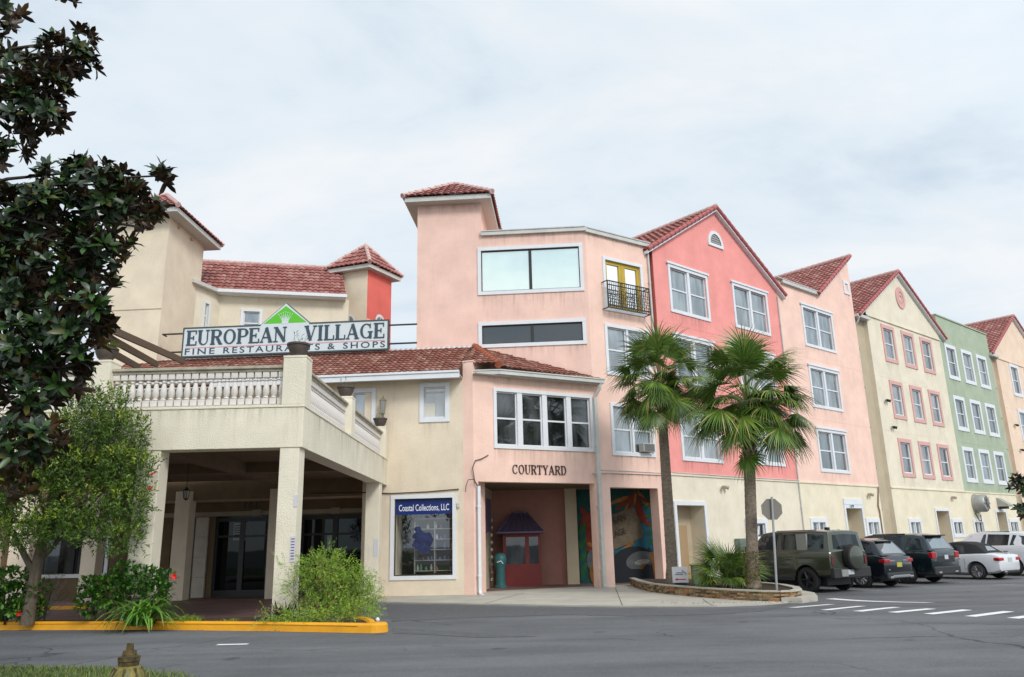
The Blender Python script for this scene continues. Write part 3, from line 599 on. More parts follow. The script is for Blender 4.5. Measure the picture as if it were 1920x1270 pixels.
m = MB(); facade(m, FX, 0, FX.L, 0, 13.6, [op2, inn(yd, .13), inn(wA), inn(wB)]); m.fbox(FX, 0, FX.L, 4.05, 4.13, 0, .05); m.build('side_wall', S_PEACH2, pinkb)
window(pinkb, FX, *wA, cols=2); window(pinkb, FX, *wB, cols=2)
a0, a1, b0, b1 = window(pinkb, FX, *yd, cols=2, rail=False, cw=.13, sash=YEL, sw=.14, mull=.06, glass=GLY, gdepth=.10, name='balcony_door', label='mustard yellow french doors behind a juliet railing')
m = MB(); m.fbox(FX, a0, a1, b0, b0 + .12, -.05, .02); m.build('threshold', YEL, pinkb)
# juliet railing
m = MB(); ra, rb, r0, r1, d = yd[0] - .08, yd[1] - .02, 10.42, 11.52, .34
for z in (r0, r0 + .10, r1 - .16, r1): m.fbox(FX, ra, rb, z - .018, z + .018, d - .02, d + .02)
for x in (ra, rb):
    for z in (r0, r1): m.fbox(FX, x - .018, x + .018, z - .017, z + .017, 0, d)
n = 22
for i in range(n + 1):
    x = ra + (rb - ra) * i / n; w = .02 if i in (0, 7, 15, n) else .009; m.fbox(FX, x - w, x + w, r0, r1, d - w, d + w)
for i in range(n):
    for j in range(3):
        cx = ra + (rb - ra) * (i + .5) / n; cz = r0 + .24 + j * .25; pts = [FX.P(cx + .045 * math.sin(t) * (1 if i % 2 else -1), cz + .11 * math.cos(t * .5) * (1 if j % 2 else 1), d) for t in [k_ * .8 for k_ in range(9)]]
        m.tube(pts, .011, 4)
m.build('balcony_railing', IRON, pinkb)
# air conditioner
m = MB(); m.fbox(FX, 2.15, 2.74, 4.90, 5.22, -.03, .26); ac = m.build('air_conditioner', mat('air conditioner case', (.42, .42, .39), rough=.6), pinkb, bevel=.015)
m = MB()
for j in range(9): m.fbox(FX, 2.19, 2.70, 4.93 + j * .03, 4.945 + j * .03, .26, .267)
m.build('grille', mat('grille shadow', (.05, .05, .05)), ac)
for F_, a_, b_, z_, h_ in ((FU, 2.6, FU.L, 13.55, .7), (FX, 0, FX.L, 13.5, .6), (FU, 0, 2.5, 14.95, .5), (FB, .3, 4.9, 7.3, .35), (FX, .1, 3.2, 4.05, .5)): stain(pinkb, F_, a_, b_, z_, h_, .005)
# body, parapet, gutters
BK = [(-3.72, 29.32), (3.0, 28.87), (5.83, 30.75), (3.2, 40), (-3.5, 40)]
m = MB(); m.prism(BK, 3.75, 13.64, skip=(0, 1)); m.build('rear_body', S_PEACH, pinkb)
m = MB(); m.fbox(FU, 2.58, FU.L + .05, 13.55, 13.72, -.15, .12); m.fbox(FX, -.05, FX.L + .1, 13.5, 13.67, -.15, .12); m.fbox(FU, 2.58, FU.L, 13.70, 13.74, -.3, .15); m.fbox(FX, 0, FX.L, 13.66, 13.70, -.3, .15); m.build('gutter', GUTTER, pinkb)
m = MB(); B_ = FU.P
tw = [FU.P(0, 0)[:2], FU.P(2.58, 0)[:2], FU.P(2.58, 0, -3.0)[:2], FU.P(0, 0, -3.0)[:2]]
m.prism(tw, 13.0, 15.0, skip=(0,)); m.build('tower_wall', S_PEACH, pinkb)
def hiproof(name, corners, z, pk, mt, cap, parent, oh, fasc=.20, pitch=.27, capr=.10):
    """pyramid roof on fascia over a quadrilateral, corners counter-clockwise"""
    c = sum((Vector((*p, 0)) for p in corners), Vector()) / 4; C = []
    for i, p in enumerate(corners):
        v = Vector((*p, 0)); a = (Vector((*corners[i - 1], 0)) - v).normalized(); b = (Vector((*corners[(i + 1) % 4], 0)) - v).normalized(); C.append(v - (a + b) * oh)
    m = MB(); m.prism([q[:2] for q in C], z, z + fasc); m.build('fascia', GUTTER, parent)
    m = MB(); m.face([q + Vector((0, 0, z - .004)) for q in C][::-1]); m.build('soffit', SOFFIT, parent)
    top = Vector((c.x, c.y, pk)); E_ = []
    for i, q in enumerate(C):
        v = q - c; E_.append(Vector((q.x, q.y, z + fasc + .01)) + v.normalized() * .12)
    for i in range(4): tiles(name, [E_[i], E_[(i + 1) % 4], top], mt, parent, pitch=pitch)
    for i in range(4): ridge('hip_cap', E_[i], top, cap, parent, r=capr)
    return top
hiproof('roof', [tuple(p) for p in tw], 15.0, 16.62, TILE, CAPT, pinkb, .45)
# bay over the passage
m = MB(); op1 = (.17, 4.87, 0, 3.66, .35)
r4 = FB.sz(925, 785)[0], FB.sz(1112, 800)[0]; wbay = (r4[0], r4[1], 4.80, 6.92)
facade(m, FB, 0, FB.L, 0, 7.36, [op1, inn(wbay, .12)])
FP = Fr((-1.75, 26.6), (-1.4, 26.5)); m.fbox(FP, 0, FP.L, 0, 7.80, -1.2, 0); m.fbox(FP, -.02, FP.L + .02, 7.80, 7.84, -1.2, .02)
m.build('bay_wall', S_PEACH2, pinkb)
window(pinkb, FB, *wbay, cols=4, cw=.12, mull=.20, glass=GLD, label='row of four white framed sash windows above the courtyard lettering')
serif('lettering', 'COURTYARD', .32, FB, FB.sz(960, 885)[0], 3.94, .003, mat('dark brown lettering', (.045, .02, .02), rough=.4), pinkb, width=2.22, relief=.035, wt=.74)
m = MB(); m.fbox(FB, .0, FB.L + .25, 7.32, 7.36, -.02, .30); m.build('soffit', SOFFIT, pinkb)
m = MB(); gp = [(0, 7.30), (.02, 7.44), (.0, 7.46)]
m.fbox(FB, .85, FB.L + .28, 7.34, 7.50, .28, .40); m.fbox(FB, .83, FB.L + .30, 7.47, 7.51, .27, .43); q_ = FB.P(.86, 0, .40); FBL = Fr((q_.x - .95, q_.y + .04), (q_.x, q_.y)); m.fbox(FBL, 0, FBL.L, 7.34, 7.50, -.12, 0); m.fbox(FBL, 0, FBL.L, 7.47, 7.51, -.13, .03); m.fbox(FBL, 0, FBL.L, 7.34, 7.36, -.5, -.12); m.build('gutter', GUTTER, pinkb)
e1 = FB.P(FB.L + .3, 7.47, .34)
tiles('roof', [e0 + Vector((-.02, -.03, -.02)), e1, t0], TILE2, pinkb, pitch=.2, row=.33, amp=.035, step=.035, res=6)
ridge('hip_cap', FB.P(.87, 7.68, .30), t0, CAPO, pinkb, r=.13, seg=.26)
# downspouts
def spout(F, s, z0, z1, d=.09, r=.045, m_=GUTTER, parent=pinkb, kick=True, sq=True):
    m = MB(); m.fbox(F, s - r, s + r, z0 + .12, z1, d - r, d + r)
    if kick: m.tube([F.P(s, z0 + .16, d), F.P(s, z0 + .05, d + .06), F.P(s, z0 + .02, d + .25)], r, 8)
    for z in [z0 + .6 + i * 2.2 for i in range(int((z1 - z0) / 2.2) + 1)]:
        if z < z1: m.fbox(F, s - r - .02, s + r + .02, z, z + .05, 0, d + r + .006)
    return m.build('downspout', m_, parent)
spout(FB, 4.98, 0, 6.75, .12, .065); m = MB(); m.tube([FB.P(5.12, 7.35, .34), FB.P(5.1, 7.15, .30), FB.P(4.98, 6.85, .12), FB.P(4.98, 6.6, .12)], .06, 8); m.build('downspout', GUTTER, pinkb)
spout(FB, .13, 0, 3.5, .10, .05, WHITE); spout(FX, 3.27, .3, 13.5, .06, .035)
m = MB(); m.tube([FB.P(.55, 4.55, .03), FB.P(.30, 4.42, .04), FB.P(.05, 4.35, .05), FB.P(-.06, 4.1, .05), FB.P(.03, 3.6, .05), FB.P(.12, 3.45, .1)], .016, 6); m.tube([FB.P(.1, 3.5, .14), FB.P(-.05, 3.72, .12), FB.P(-.25, 3.7, .10), FB.P(-.33, 3.5, .1), FB.P(-.33, 3.3, .06)], .014, 6); m.build('cable', mat('brown cable', (.06, .045, .03)), pinkb)
m = MB(); m.tube([FX.P(.1, 4.16, .05), FX.P(1.7, 4.15, .055), FX.P(3.2, 4.13, .05)], .025, 6); m.tube([FB.P(4.75, 4.02, .06), FB.P(5.15, 4.02, .1)], .03, 6); m.build('conduit', GUTTER, pinkb)
# passage
m = MB(); pl = [(-1.75, 26.6), (-1.4, 26.55), (3.0, 28.92), (5.80, 30.78), (5.95, 32.2), (-1.75, 33.5)]
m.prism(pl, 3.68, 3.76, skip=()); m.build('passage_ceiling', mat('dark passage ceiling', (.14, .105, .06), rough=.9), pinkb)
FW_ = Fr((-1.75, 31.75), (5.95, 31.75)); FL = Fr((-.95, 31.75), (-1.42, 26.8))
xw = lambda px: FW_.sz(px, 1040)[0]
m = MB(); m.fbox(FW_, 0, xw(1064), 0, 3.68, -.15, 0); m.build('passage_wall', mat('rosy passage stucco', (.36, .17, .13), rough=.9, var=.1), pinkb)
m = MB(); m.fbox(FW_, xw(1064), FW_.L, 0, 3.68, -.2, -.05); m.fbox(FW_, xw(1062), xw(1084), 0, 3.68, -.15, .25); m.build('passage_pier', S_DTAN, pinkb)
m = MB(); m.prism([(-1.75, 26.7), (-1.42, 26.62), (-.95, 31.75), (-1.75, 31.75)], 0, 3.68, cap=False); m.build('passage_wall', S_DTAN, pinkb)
FL = Fr((-.95, 31.74), (-1.42, 26.62)); FL.n = -FL.n   # faces the passage
FLW = Fr((-1.42, 26.62), (-.95, 31.74))
m = MB(); m.fbox(FLW, .35, .95, .35, 3.1, -.02, .03); m.build('passage_door', DARKF, pinkb)
m = MB(); m.fbox(FLW, 1.7, 3.7, 2.05, 3.25, 0, .14); nb = m.build('notice_board', mat('purple board', (.10, .07, .12), rough=.5), pinkb, bevel=.02)
m = MB(); m.fbox(FLW, 1.55, 1.75, 1.6, 2.0, 0, .10); m.build('switch_box', GUTTER, pinkb)
m = MB()
for q in range(9): m.lathe([(.0, 0), (.05, .03), (.06, .1), (0, .16)], FLW.P(3.9 + .02 * (q % 3), .25 + q * .27, .10), 6)
m.build('shell_garland', mat('pale shells', (.5, .47, .42), var=.4, vscale=20), pinkb)
gpoly('passage_floor', [(-1.2, 28.2), (2.9, 30.2), (5.9, 31.3), (5.9, 31.7), (-.95, 31.7)], brickmat(), .041)
# red kiosk front with purple roof
RED = mat('brick red paint', (.17, .014, .010), rough=.5, var=.15); PUR = mat('purple sheet metal', (.12, .09, .15), rough=.45, metal=.2)
ka, kb = xw(944), xw(1013); 
m = MB(); facade(m, Fr(FW_.P(0, 0, .9)[:2], FW_.P(FW_.L, 0, .9)[:2]), ka, kb, 0, 2.05, [(ka + .12, ka + .85, .85, 1.85), (ka + 1.0, ka + 1.36, .85, 1.85)])
m.fbox(FW_, ka, ka + .06, 0, 2.05, 0, .898); m.fbox(FW_, kb - .06, kb, 0, 2.05, 0, .898); kio = m.build('kiosk_front', RED, pinkb)
FK = Fr(FW_.P(0, 0, .9)[:2], FW_.P(FW_.L, 0, .9)[:2])
m = MB(); m.fbox(FK, ka + .12, ka + .85, .85, 1.85, -.10, -.08); m.fbox(FK, ka + 1.0, ka + 1.36, .85, 1.85, -.10, -.08); m.build('glass', GLD, kio)
m = MB(); A0, A1 = ka - .22, kb + .12; zb, zt = 2.02, 2.78
pts = [FW_.P(A0, zb, 1.25), FW_.P(A1, zb, 1.25), FW_.P(A1, zb, 0), FW_.P(A0, zb, 0)]; tp = [FW_.P(A0 + .62, zt, .35), FW_.P(A1 - .62, zt, .35), FW_.P(A1 - .62, zt, 0), FW_.P(A0 + .62, zt, 0)]
m.hexa(pts + tp)
for t in range(8):
    u = t / 7; a = pts[0].lerp(pts[1], u); b = tp[0].lerp(tp[1], u); m.tube([a + Vector((0, -.01, .02)), b + Vector((0, -.01, .02))], .022, 4)
m.tube([pts[0], pts[1]], .05, 6); m.tube([tp[0], tp[1]], .04, 6); m.tube([pts[0], tp[0]], .035, 6); m.tube([pts[1], tp[1]], .035, 6); m.build('canopy_roof', PUR, kio)
# mural (painted flat on the passage wall)
MF = Fr(FW_.P(xw(1085), 0, -.05)[:2], FW_.P(FW_.L, 0, -.05)[:2])
mu = MB(); MC = [(.01, .11, .10), (.30, .035, .01), (.50, .20, .03), (.02, .17, .25), (.02, .17, .04), (.012, .018, .028), (.15, .16, .17), (.22, .17, .11), (.35, .14, .02), (.42, .42, .38), (.35, .05, .02)]
MM = [mat('mural paint %d' % i, tuple(k_ * .6 for k_ in c), rough=.8, var=.25, vscale=5) for i, c in enumerate(MC)]
lay = [0]
def blob(c, pts, closed=True):
    lay[0] += 1; mu.cm = c; d = .002 + lay[0] * .0012; mu.face([MF.P(x, y, d) for x, y in pts])
def ell(c, cx, cy, rx, ry, rot=0, a0=0, a1=360, n=22):
    blob(c, [(cx + rx * math.cos(R(a)) * math.cos(R(rot)) - ry * math.sin(R(a)) * math.sin(R(rot)), cy + rx * math.cos(R(a)) * math.sin(R(rot)) + ry * math.sin(R(a)) * math.cos(R(rot))) for a in [a0 + (a1 - a0) * i / n for i in range(n)]])
MX = lambda px: MF.sz(px, 1000)[0]
blob(0, [(0, 0), (MF.L, 0), (MF.L, 3.66), (0, 3.66)])
blob(3, [(1.1, 1.2), (MF.L, 1.0), (MF.L, 2.9), (2.2, 3.0)])
for i in range(9): ell(1 if i % 2 else 2, MX(1165) + i * .16, 3.2 - (i % 3) * .14, .42, .08, 20 + i * 17)
for i in range(6): ell(1, MX(1195) + .1 * i, 2.85 - i * .12, .35, .10, 70 + 14 * i)
for i in range(10): ell(4 if i % 2 else 3, MX(1226) + .05 * (i % 3), 1.5 + i * .17, .34, .075, 35)
ell(1, .55, 1.9, .42, .85, 10); ell(10, .42, 2.5, .12, .55, 30); ell(2, .5, 1.5, .16, .08, -20)
for i in range(8): ell(4 if i % 2 else 0, .18, .35 + i * .25, .26, .10, 60)
ell(6, .55, .9, .24, .42, 0); ell(8, .65, .4, .25, .42)
sg = [(MX(1148), 2.62), (MX(1192), 2.92), (MX(1206), 1.93), (MX(1204), 1.72), (MX(1150), 1.28)]
blob(7, sg)
sr = [(sg[0][0] - .75, 2.35), (sg[0][0] + .02, 2.66), (sg[0][0] + .04, 1.25), (sg[0][0] - .7, 1.0)]; blob(7, sr)
for i in range(3): ell(2 if i % 2 else 8, MX(1160) + i * .18, 1.12 + i * .14, .30, .085, 32 + 8 * i)
ell(5, MX(1187), .62, .95, .78, 0); ell(6, MX(1196), .86, .55, .34, 14); ell(6, MX(1210), 1.06, .42, .10, 10); ell(9, MX(1200), .80, .3, .10, 8)
ell(8, MX(1204), .62, .16, .12, 0); ell(5, MX(1187), .2, .8, .35)
blob(8, [(MX(1215), 1.2), (MX(1226), 1.05), (MX(1232), .1), (MX(1222), .05), (MX(1219), .6)]); ell(5, MX(1210), .38, .20, .34); ell(3, MX(1224), 1.28, .22, .10, -30)
mural = mu.build('mural', MM, pinkb)
DK = mat('mural ink', (.045, .035, .025), rough=.8)
text('mural_lettering', 'EUROPEAN', .38, MF, MX(1148) - .72, 1.98, .08, DK, pinkb, xs=.72, bold=.0, rot=.33)
text('mural_lettering', 'VILLAGE', .33, MF, MX(1148) - .36, 1.60, .08, DK, pinkb, xs=.80, bold=.0, rot=.33)
# brackets for the roof sign
# ================================================================== ROOF SIGN
FS = Fr((-12.86, 29.33), (-4.72, 28.82)); LS = FS.L; Z0, Z1 = 8.90, 10.06
sign = empty('roof_sign', FS.P(LS / 2, Z0), 'long white rooftop sign with green diamond and crown standing on the rust tiled roof', 'sign')
SW = mat('sign face white', (.62, .68, .70), rough=.4, var=.04); SFR = mat('sign frame', (.05, .07, .075), rough=.4); SGR = mat('sign green', (.10, .50, .015), rough=.4); SPK = mat('sign pink', (.62, .22, .25), rough=.4); SLT = mat('sign slate lettering', (.03, .06, .085), rough=.4)
m = MB(); cx = FS.sz(535, 600)[0]; hw = FS.sz(580, 610)[0] - cx; pkz = 10.90
m.fbox(FS, 0, LS, Z0, Z1, -.12, 0); m.face([FS.P(cx - hw, Z1, 0), FS.P(cx + hw, Z1, 0), FS.P(cx, pkz, 0)]); m.face([FS.P(cx + hw, Z1, -.12), FS.P(cx - hw, Z1, -.12), FS.P(cx, pkz, -.12)])
m.face([FS.P(cx - hw, Z1, 0), FS.P(cx, pkz, 0), FS.P(cx, pkz, -.12), FS.P(cx - hw, Z1, -.12)]); m.face([FS.P(cx, pkz, 0), FS.P(cx + hw, Z1, 0), FS.P(cx + hw, Z1, -.12), FS.P(cx, pkz, -.12)])
m.build('sign_panel', SW, sign)
m = MB(); w = .05
m.fbox(FS, 0, LS, Z0 - .03, Z0 + .03, -.13, .02); m.fbox(FS, 0, w, Z0 + .03, Z1 - .03, -.13, .02); m.fbox(FS, LS - w, LS, Z0 + .03, Z1 - .03, -.13, .02); m.fbox(FS, 0, cx - hw, Z1 - .03, Z1 + .02, -.13, .02); m.fbox(FS, cx + hw, LS, Z1 - .03, Z1 + .02, -.13, .02)
for sg_ in (-1, 1): m.tube([FS.P(cx + sg_ * hw, Z1, -.05), FS.P(cx, pkz, -.05)], .045, 4)
m.build('sign_frame', SFR, sign)
m = MB(); gz = Z1 + .04; m.face([FS.P(cx - hw + .10, gz, .004), FS.P(cx + hw - .10, gz, .004), FS.P(cx, pkz - .10, .004)]); m.build('sign_diamond', SGR, sign)
m = MB(); m.fbox(FS, cx - .13, cx + .13, gz - .03, gz + .12, .005, .008)
for i in range(7):
    t = (i - 3) / 3; bx = cx + t * .11; tx_ = cx + t * .27; tz = gz + .46 - .10 * abs(t); m.face([FS.P(bx - .025, gz + .11, .008), FS.P(bx + .025, gz + .11, .008), FS.P(tx_, tz, .008)])
    m.face([FS.P(tx_ + .02 * math.cos(a), tz + .02 * math.sin(a), .0085) for a in [k_ * .785 for k_ in range(8)]])
m.build('crown_emblem', SW, sign)
serif('lettering', 'EUROPEAN', .60, FS, .16, 9.35, .003, SLT, sign, width=FS.sz(540, 620)[0] - .16, relief=.02)
v0 = FS.sz(571, 620)[0]; serif('lettering', 'VILLAGE', .60, FS, v0, 9.35, .003, SLT, sign, width=LS - .14 - v0, relief=.02)
m = MB(); m.fbox(FS, .14, LS - .14, 9.235, 9.262, .001, .006); m.build('pink_line', SPK, sign)
for wd_, p0_, p1_ in (('FINE', 347, 403), ('RESTAURANTS', 419, 600), ('&', 614, 628), ('SHOPS', 643, 722)):
    q0_ = FS.sz(p0_, 655)[0]; text('tagline', wd_, .34, FS, q0_, 8.985, .003, SLT, sign, width=FS.sz(p1_, 650)[0] - q0_, bold=.004, spacing=1.3)
m = MB()
for z in (9.86, 9.12):
    m.tube([FS.P(-.85, z, -.06), FS.P(.02, z, -.06)], .035, 6); m.tube([FS.P(LS - .02, z, -.06), FS.P(LS + 1.08, z, -.06)], .035, 6); m.tube([FS.P(-.85, z, -.35), FS.P(-.85, z, -.06)], .035, 6)
m.build('support_bar', IRON, sign)
# weathered timber rafters leaning over the left end of the wing roof
WOOD = mat('grey weathered timber', (.13, .085, .055), rough=.9, var=.35, vscale=12, varvec=(1, 1, 6))
perg = empty('timber_pergola', (-11.5, 22, 4.4), 'weathered brown timber pergola rafters above the left end of the porch', 'pergola')
for (a, b) in [((195, 612), (345, 678)), ((190, 626), (295, 684)), ((180, 645), (262, 690))]:
    p = aty(*a, 20.0); q = aty(*b, 25.5); m = MB(); d = (q - p).normalized(); s_ = d.cross(Vector((0, 0, 1))).normalized() * .04; u_ = Vector((0, 0, .10))
    m.hexa([p - s_ - u_, p + s_ - u_, q + s_ - u_, q - s_ - u_, p - s_ + u_, p + s_ + u_, q + s_ + u_, q - s_ + u_][0:8]); m.build('rafter', WOOD, perg)
p = aty(120, 640, 20.4); q = aty(262, 600, 20.4)
m = MB(); m.tube([Vector((-12.6, 20.2, 6.0)), Vector((-10.2, 20.2, 6.05))], .07, 4); m.tube([Vector((-12.3, 20.2, 4.4)), Vector((-12.3, 20.2, 6.0))], .07, 4); m.build('beam', WOOD, perg)
m = MB(); m.tube([Vector((-13.2, 25.3, 6.9)), Vector((-10.0, 25.2, 6.9))], .06, 4); m.tube([Vector((-12.3, 25.3, 4.4)), Vector((-12.3, 25.3, 6.9))], .07, 4); m.build('beam', WOOD, perg)
# ================================================================== ENTRANCE CANOPY (porte cochere)
can = empty('entrance_canopy', (-9.8, 21, 0), 'cream porch with square columns and a white balustraded roof terrace', 'porch')
CX1, CY0, CY1, CX0 = -4.36, 16.0, 26.95, -15.2; ZS, ZB, ZP = 3.62, 4.46, 5.56
FCf = Fr((CX0, CY0), (CX1, CY0)); FCs = Fr((CX1, CY0), (CX1, CY1)); LF, LSd = FCf.L, FCs.L; cxs = lambda x: x - CX0
m = MB(); m.box(CX0, CX1, CY0, CY0 + .45, ZS, ZB - .004); m.box(CX0, CX0 + .45, CY0 + .45, CY1 - .1, ZS, ZB - .004)
m.box(CX0 - .02, CX1 + .02, CY0 - .02, CY0 + .47, ZB - .004, ZB + .05); m.box(CX1 - .47, CX1 + .02, CY0 + .47, CY1 - .1, ZB - .004, ZB + .05)
can_beam = m.build('beam', S_CAN, can, bevel=.012)
m = MB(); m.box(CX1 - .452, CX1 - .002, CY0 + .45, CY1 - .1, ZS, ZB - .004); sb_ = m.build('beam', stucco('rain streaked stucco', (.79, .73, .59), .45), can)
for n_ in sb_.data.materials[0].node_tree.nodes:
    if n_.type == 'MAPPING' and abs(n_.inputs['Scale'].default_value[2] - .16) < .01: n_.inputs['Scale'].default_value = (5.5, 5.5, .12)
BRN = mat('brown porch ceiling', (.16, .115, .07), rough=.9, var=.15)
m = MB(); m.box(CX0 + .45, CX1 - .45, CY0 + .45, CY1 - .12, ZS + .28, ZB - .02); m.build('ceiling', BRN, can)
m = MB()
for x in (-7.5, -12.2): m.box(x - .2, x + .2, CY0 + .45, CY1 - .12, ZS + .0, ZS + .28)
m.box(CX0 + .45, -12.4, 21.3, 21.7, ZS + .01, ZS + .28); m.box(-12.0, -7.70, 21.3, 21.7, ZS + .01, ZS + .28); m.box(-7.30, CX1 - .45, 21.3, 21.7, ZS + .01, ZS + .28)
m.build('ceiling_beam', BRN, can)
def column(x0, x1, y0, y1, z0=0.):
    m = MB(); m.box(x0, x1, y0, y1, z0, ZS); c = m.build('column', S_CAN, can, bevel=.012); return c
cA = column(-7.74, -7.27, CY0 + .02, CY0 + .45); cB = column(-4.82, -4.42, CY0 + .02, CY0 + .45); column(-12.4, -12.0, CY0 + .02, CY0 + .45); column(-15.1, -14.7, CY0 + .02, CY0 + .45)
column(-4.85, -4.40, 25.6, 26.05); 
PAPER = mat('white notice', (.6, .6, .64), rough=.5)
FcB = Fr((-4.38, CY0 + .02), (-4.38, CY0 + .45))
FcF = Fr((-4.80, CY0 + .02), (-4.38, CY0 + .02))
m = MB(); m.fbox(FcF, .32, .39, 2.42, 2.66, 0, .012); m.build('notice', PAPER, can); m = MB(); m.fbox(FcF, .29, .39, 1.35, 1.85, 0, .012); nt_ = m.build('notice', PAPER, can)
m = MB()
for j in range(8): m.fbox(FcF, .305, .375, 1.40 + j * .055, 1.42 + j * .055, .012, .014)
m.build('notice_print', mat('violet ink', (.12, .06, .2)), can)
FcR = Fr((-4.85, 25.6), (-4.40, 25.6)); m = MB(); m.fbox(FcR, .30, .44, 1.3, 1.85, 0, .012); m.build('notice', PAPER, can)
for a_, b_ in ((cxs(-8.9), cxs(CX1)), (cxs(-15), cxs(-8.9))): stain(can, FCf, a_, b_, ZB - .01, .55, .003)
stain(can, FCs, .5, 10.8, ZB - .01, .82, .006)
# posts
POSTS = [(-8.96, -8.50, CY0, CY0 + .44), (CX1 - .46, CX1, CY0, CY0 + .46), (CX1 - .44, CX1, 20.72, 21.16), (CX1 - .44, CX1, 26.3, 26.74), (-13.1, -12.66, CY0, CY0 + .44)]
for i, (x0, x1, y0, y1) in enumerate(POSTS):
    m = MB(); e = .012; m.box(x0 - e, x1 + e, y0 - e, y1 + e, ZB + .052, ZP - .05); m.box(x0 - .02, x1 + .02, y0 - .02, y1 + .02, ZP - .05, ZP); m.build('balustrade_post', S_CAN, can, bevel=.01)
def run_frames():
    yield FCf, cxs(-8.50), cxs(CX1 - .46), 22, .22
    yield FCf, cxs(-11.0), cxs(-8.96), 12, .22
    yield FCs, .46, 4.72, 28, .22
    yield FCs, 5.16, 10.3, 33, .22
bal0 = None
def baluster_mesh():
    m = MB(); w = .068; m.box(-w, w, -w, w, 0, .13); m.box(-w, w, -w, w, .58, .70)
    m.lathe([(.045, .13), (.064, .15), (.042, .18), (.062, .22), (.074, .28), (.066, .36), (.044, .46), (.034, .50), (.062, .52), (.04, .545), (.055, .58)], seg=10)
    me = bpy.data.meshes.new('baluster'); me.from_pydata([tuple(v) for v in m.v], [], m.f); me.materials.append(BAL); me.shade_smooth(); me.set_sharp_from_angle(angle=R(40)); return me
BM_ = baluster_mesh()
for F, a, b, n, dd in run_frames():
    m = MB(); m.fbox(F, a, b, ZB + .052, ZB + .10, -dd - .10, -dd + .10); m.fbox(F, a, b, ZB + .80, ZB + .86, -dd - .09, -dd + .09); m.fbox(F, a, b, ZB + .86, ZB + .92, -dd - .14, -dd + .14); m.build('handrail', S_DTAN if False else mat('weathered handrail', (.42, .38, .30), rough=.85, var=.3, vscale=4), can, bevel=.008)
    for i in range(n):
        p = F.P(a + (b - a) * (i + .5) / n, ZB + .10, -dd); o = bpy.data.objects.new('baluster', BM_); link(o, can); o.matrix_parent_inverse = Matrix(); o.location = wmat(can).inverted() @ p
def lantern(loc, hang):
    o = empty('hanging_lantern', loc, 'black pendant lantern hanging from the porch ceiling', 'lantern'); x, y, z = loc; k_ = .55
    m = MB(); m.tube([(x, y, z + .5 * k_), (x, y, hang)], .010, 6); m.build('chain', IRON, o)
    m = MB(); m.lathe([(.02, .52 * k_), (.05 * k_, .46 * k_), (.17 * k_, .36 * k_), (.18 * k_, .34 * k_)], (x, y, z), 6); m.lathe([(.02 * k_, -.10 * k_), (.12 * k_, -.02 * k_), (.10 * k_, 0)], (x, y, z), 6)
    for q in range(6):
        a = q * math.pi / 3; m.tube([(x + .11 * k_ * math.cos(a), y + .11 * k_ * math.sin(a), z), (x + .16 * k_ * math.cos(a), y + .16 * k_ * math.sin(a), z + .35 * k_)], .008, 4)
    m.build('lantern_frame', IRON, o); m = MB(); m.lathe([(.10 * k_, .0), (.15 * k_, .35 * k_)], (x, y, z), 6); m.build('lantern_glass', mat('lantern glass', (.35, .33, .28), rough=.3), o)
lantern((-8.33, 20.0, 2.9), ZS + .30)
# wall lantern above the side terrace
p = FT.P(FT.sz(721, 765)[0], 0, 0); z = 6.05
o = empty('wall_lantern', (p.x, p.y, z), 'brass coach lantern on the cream wall above the porch corner', 'lantern')
m = MB(); c = FT.P(FT.sz(721, 765)[0], z, .22); m.lathe([(.02, .62), (.03, .55), (.13, .46), (.14, .44)], c, 6); m.lathe([(.02, -.12), (.06, -.02), (.08, .0), (.08, .02)], c, 6); m.tube([FT.P(FT.sz(721, 765)[0], z - .1, 0), FT.P(FT.sz(721, 765)[0], z - .16, .12), c + Vector((0, 0, -.08))], .018, 6)
m.build('lantern_frame', mat('aged brass', (.30, .25, .16), rough=.45, metal=.4), o); m = MB(); m.lathe([(.08, .02), (.12, .44)], c, 6); m.build('lantern_glass', mat('smoky lantern glass', (.25, .25, .22), rough=.15), o)
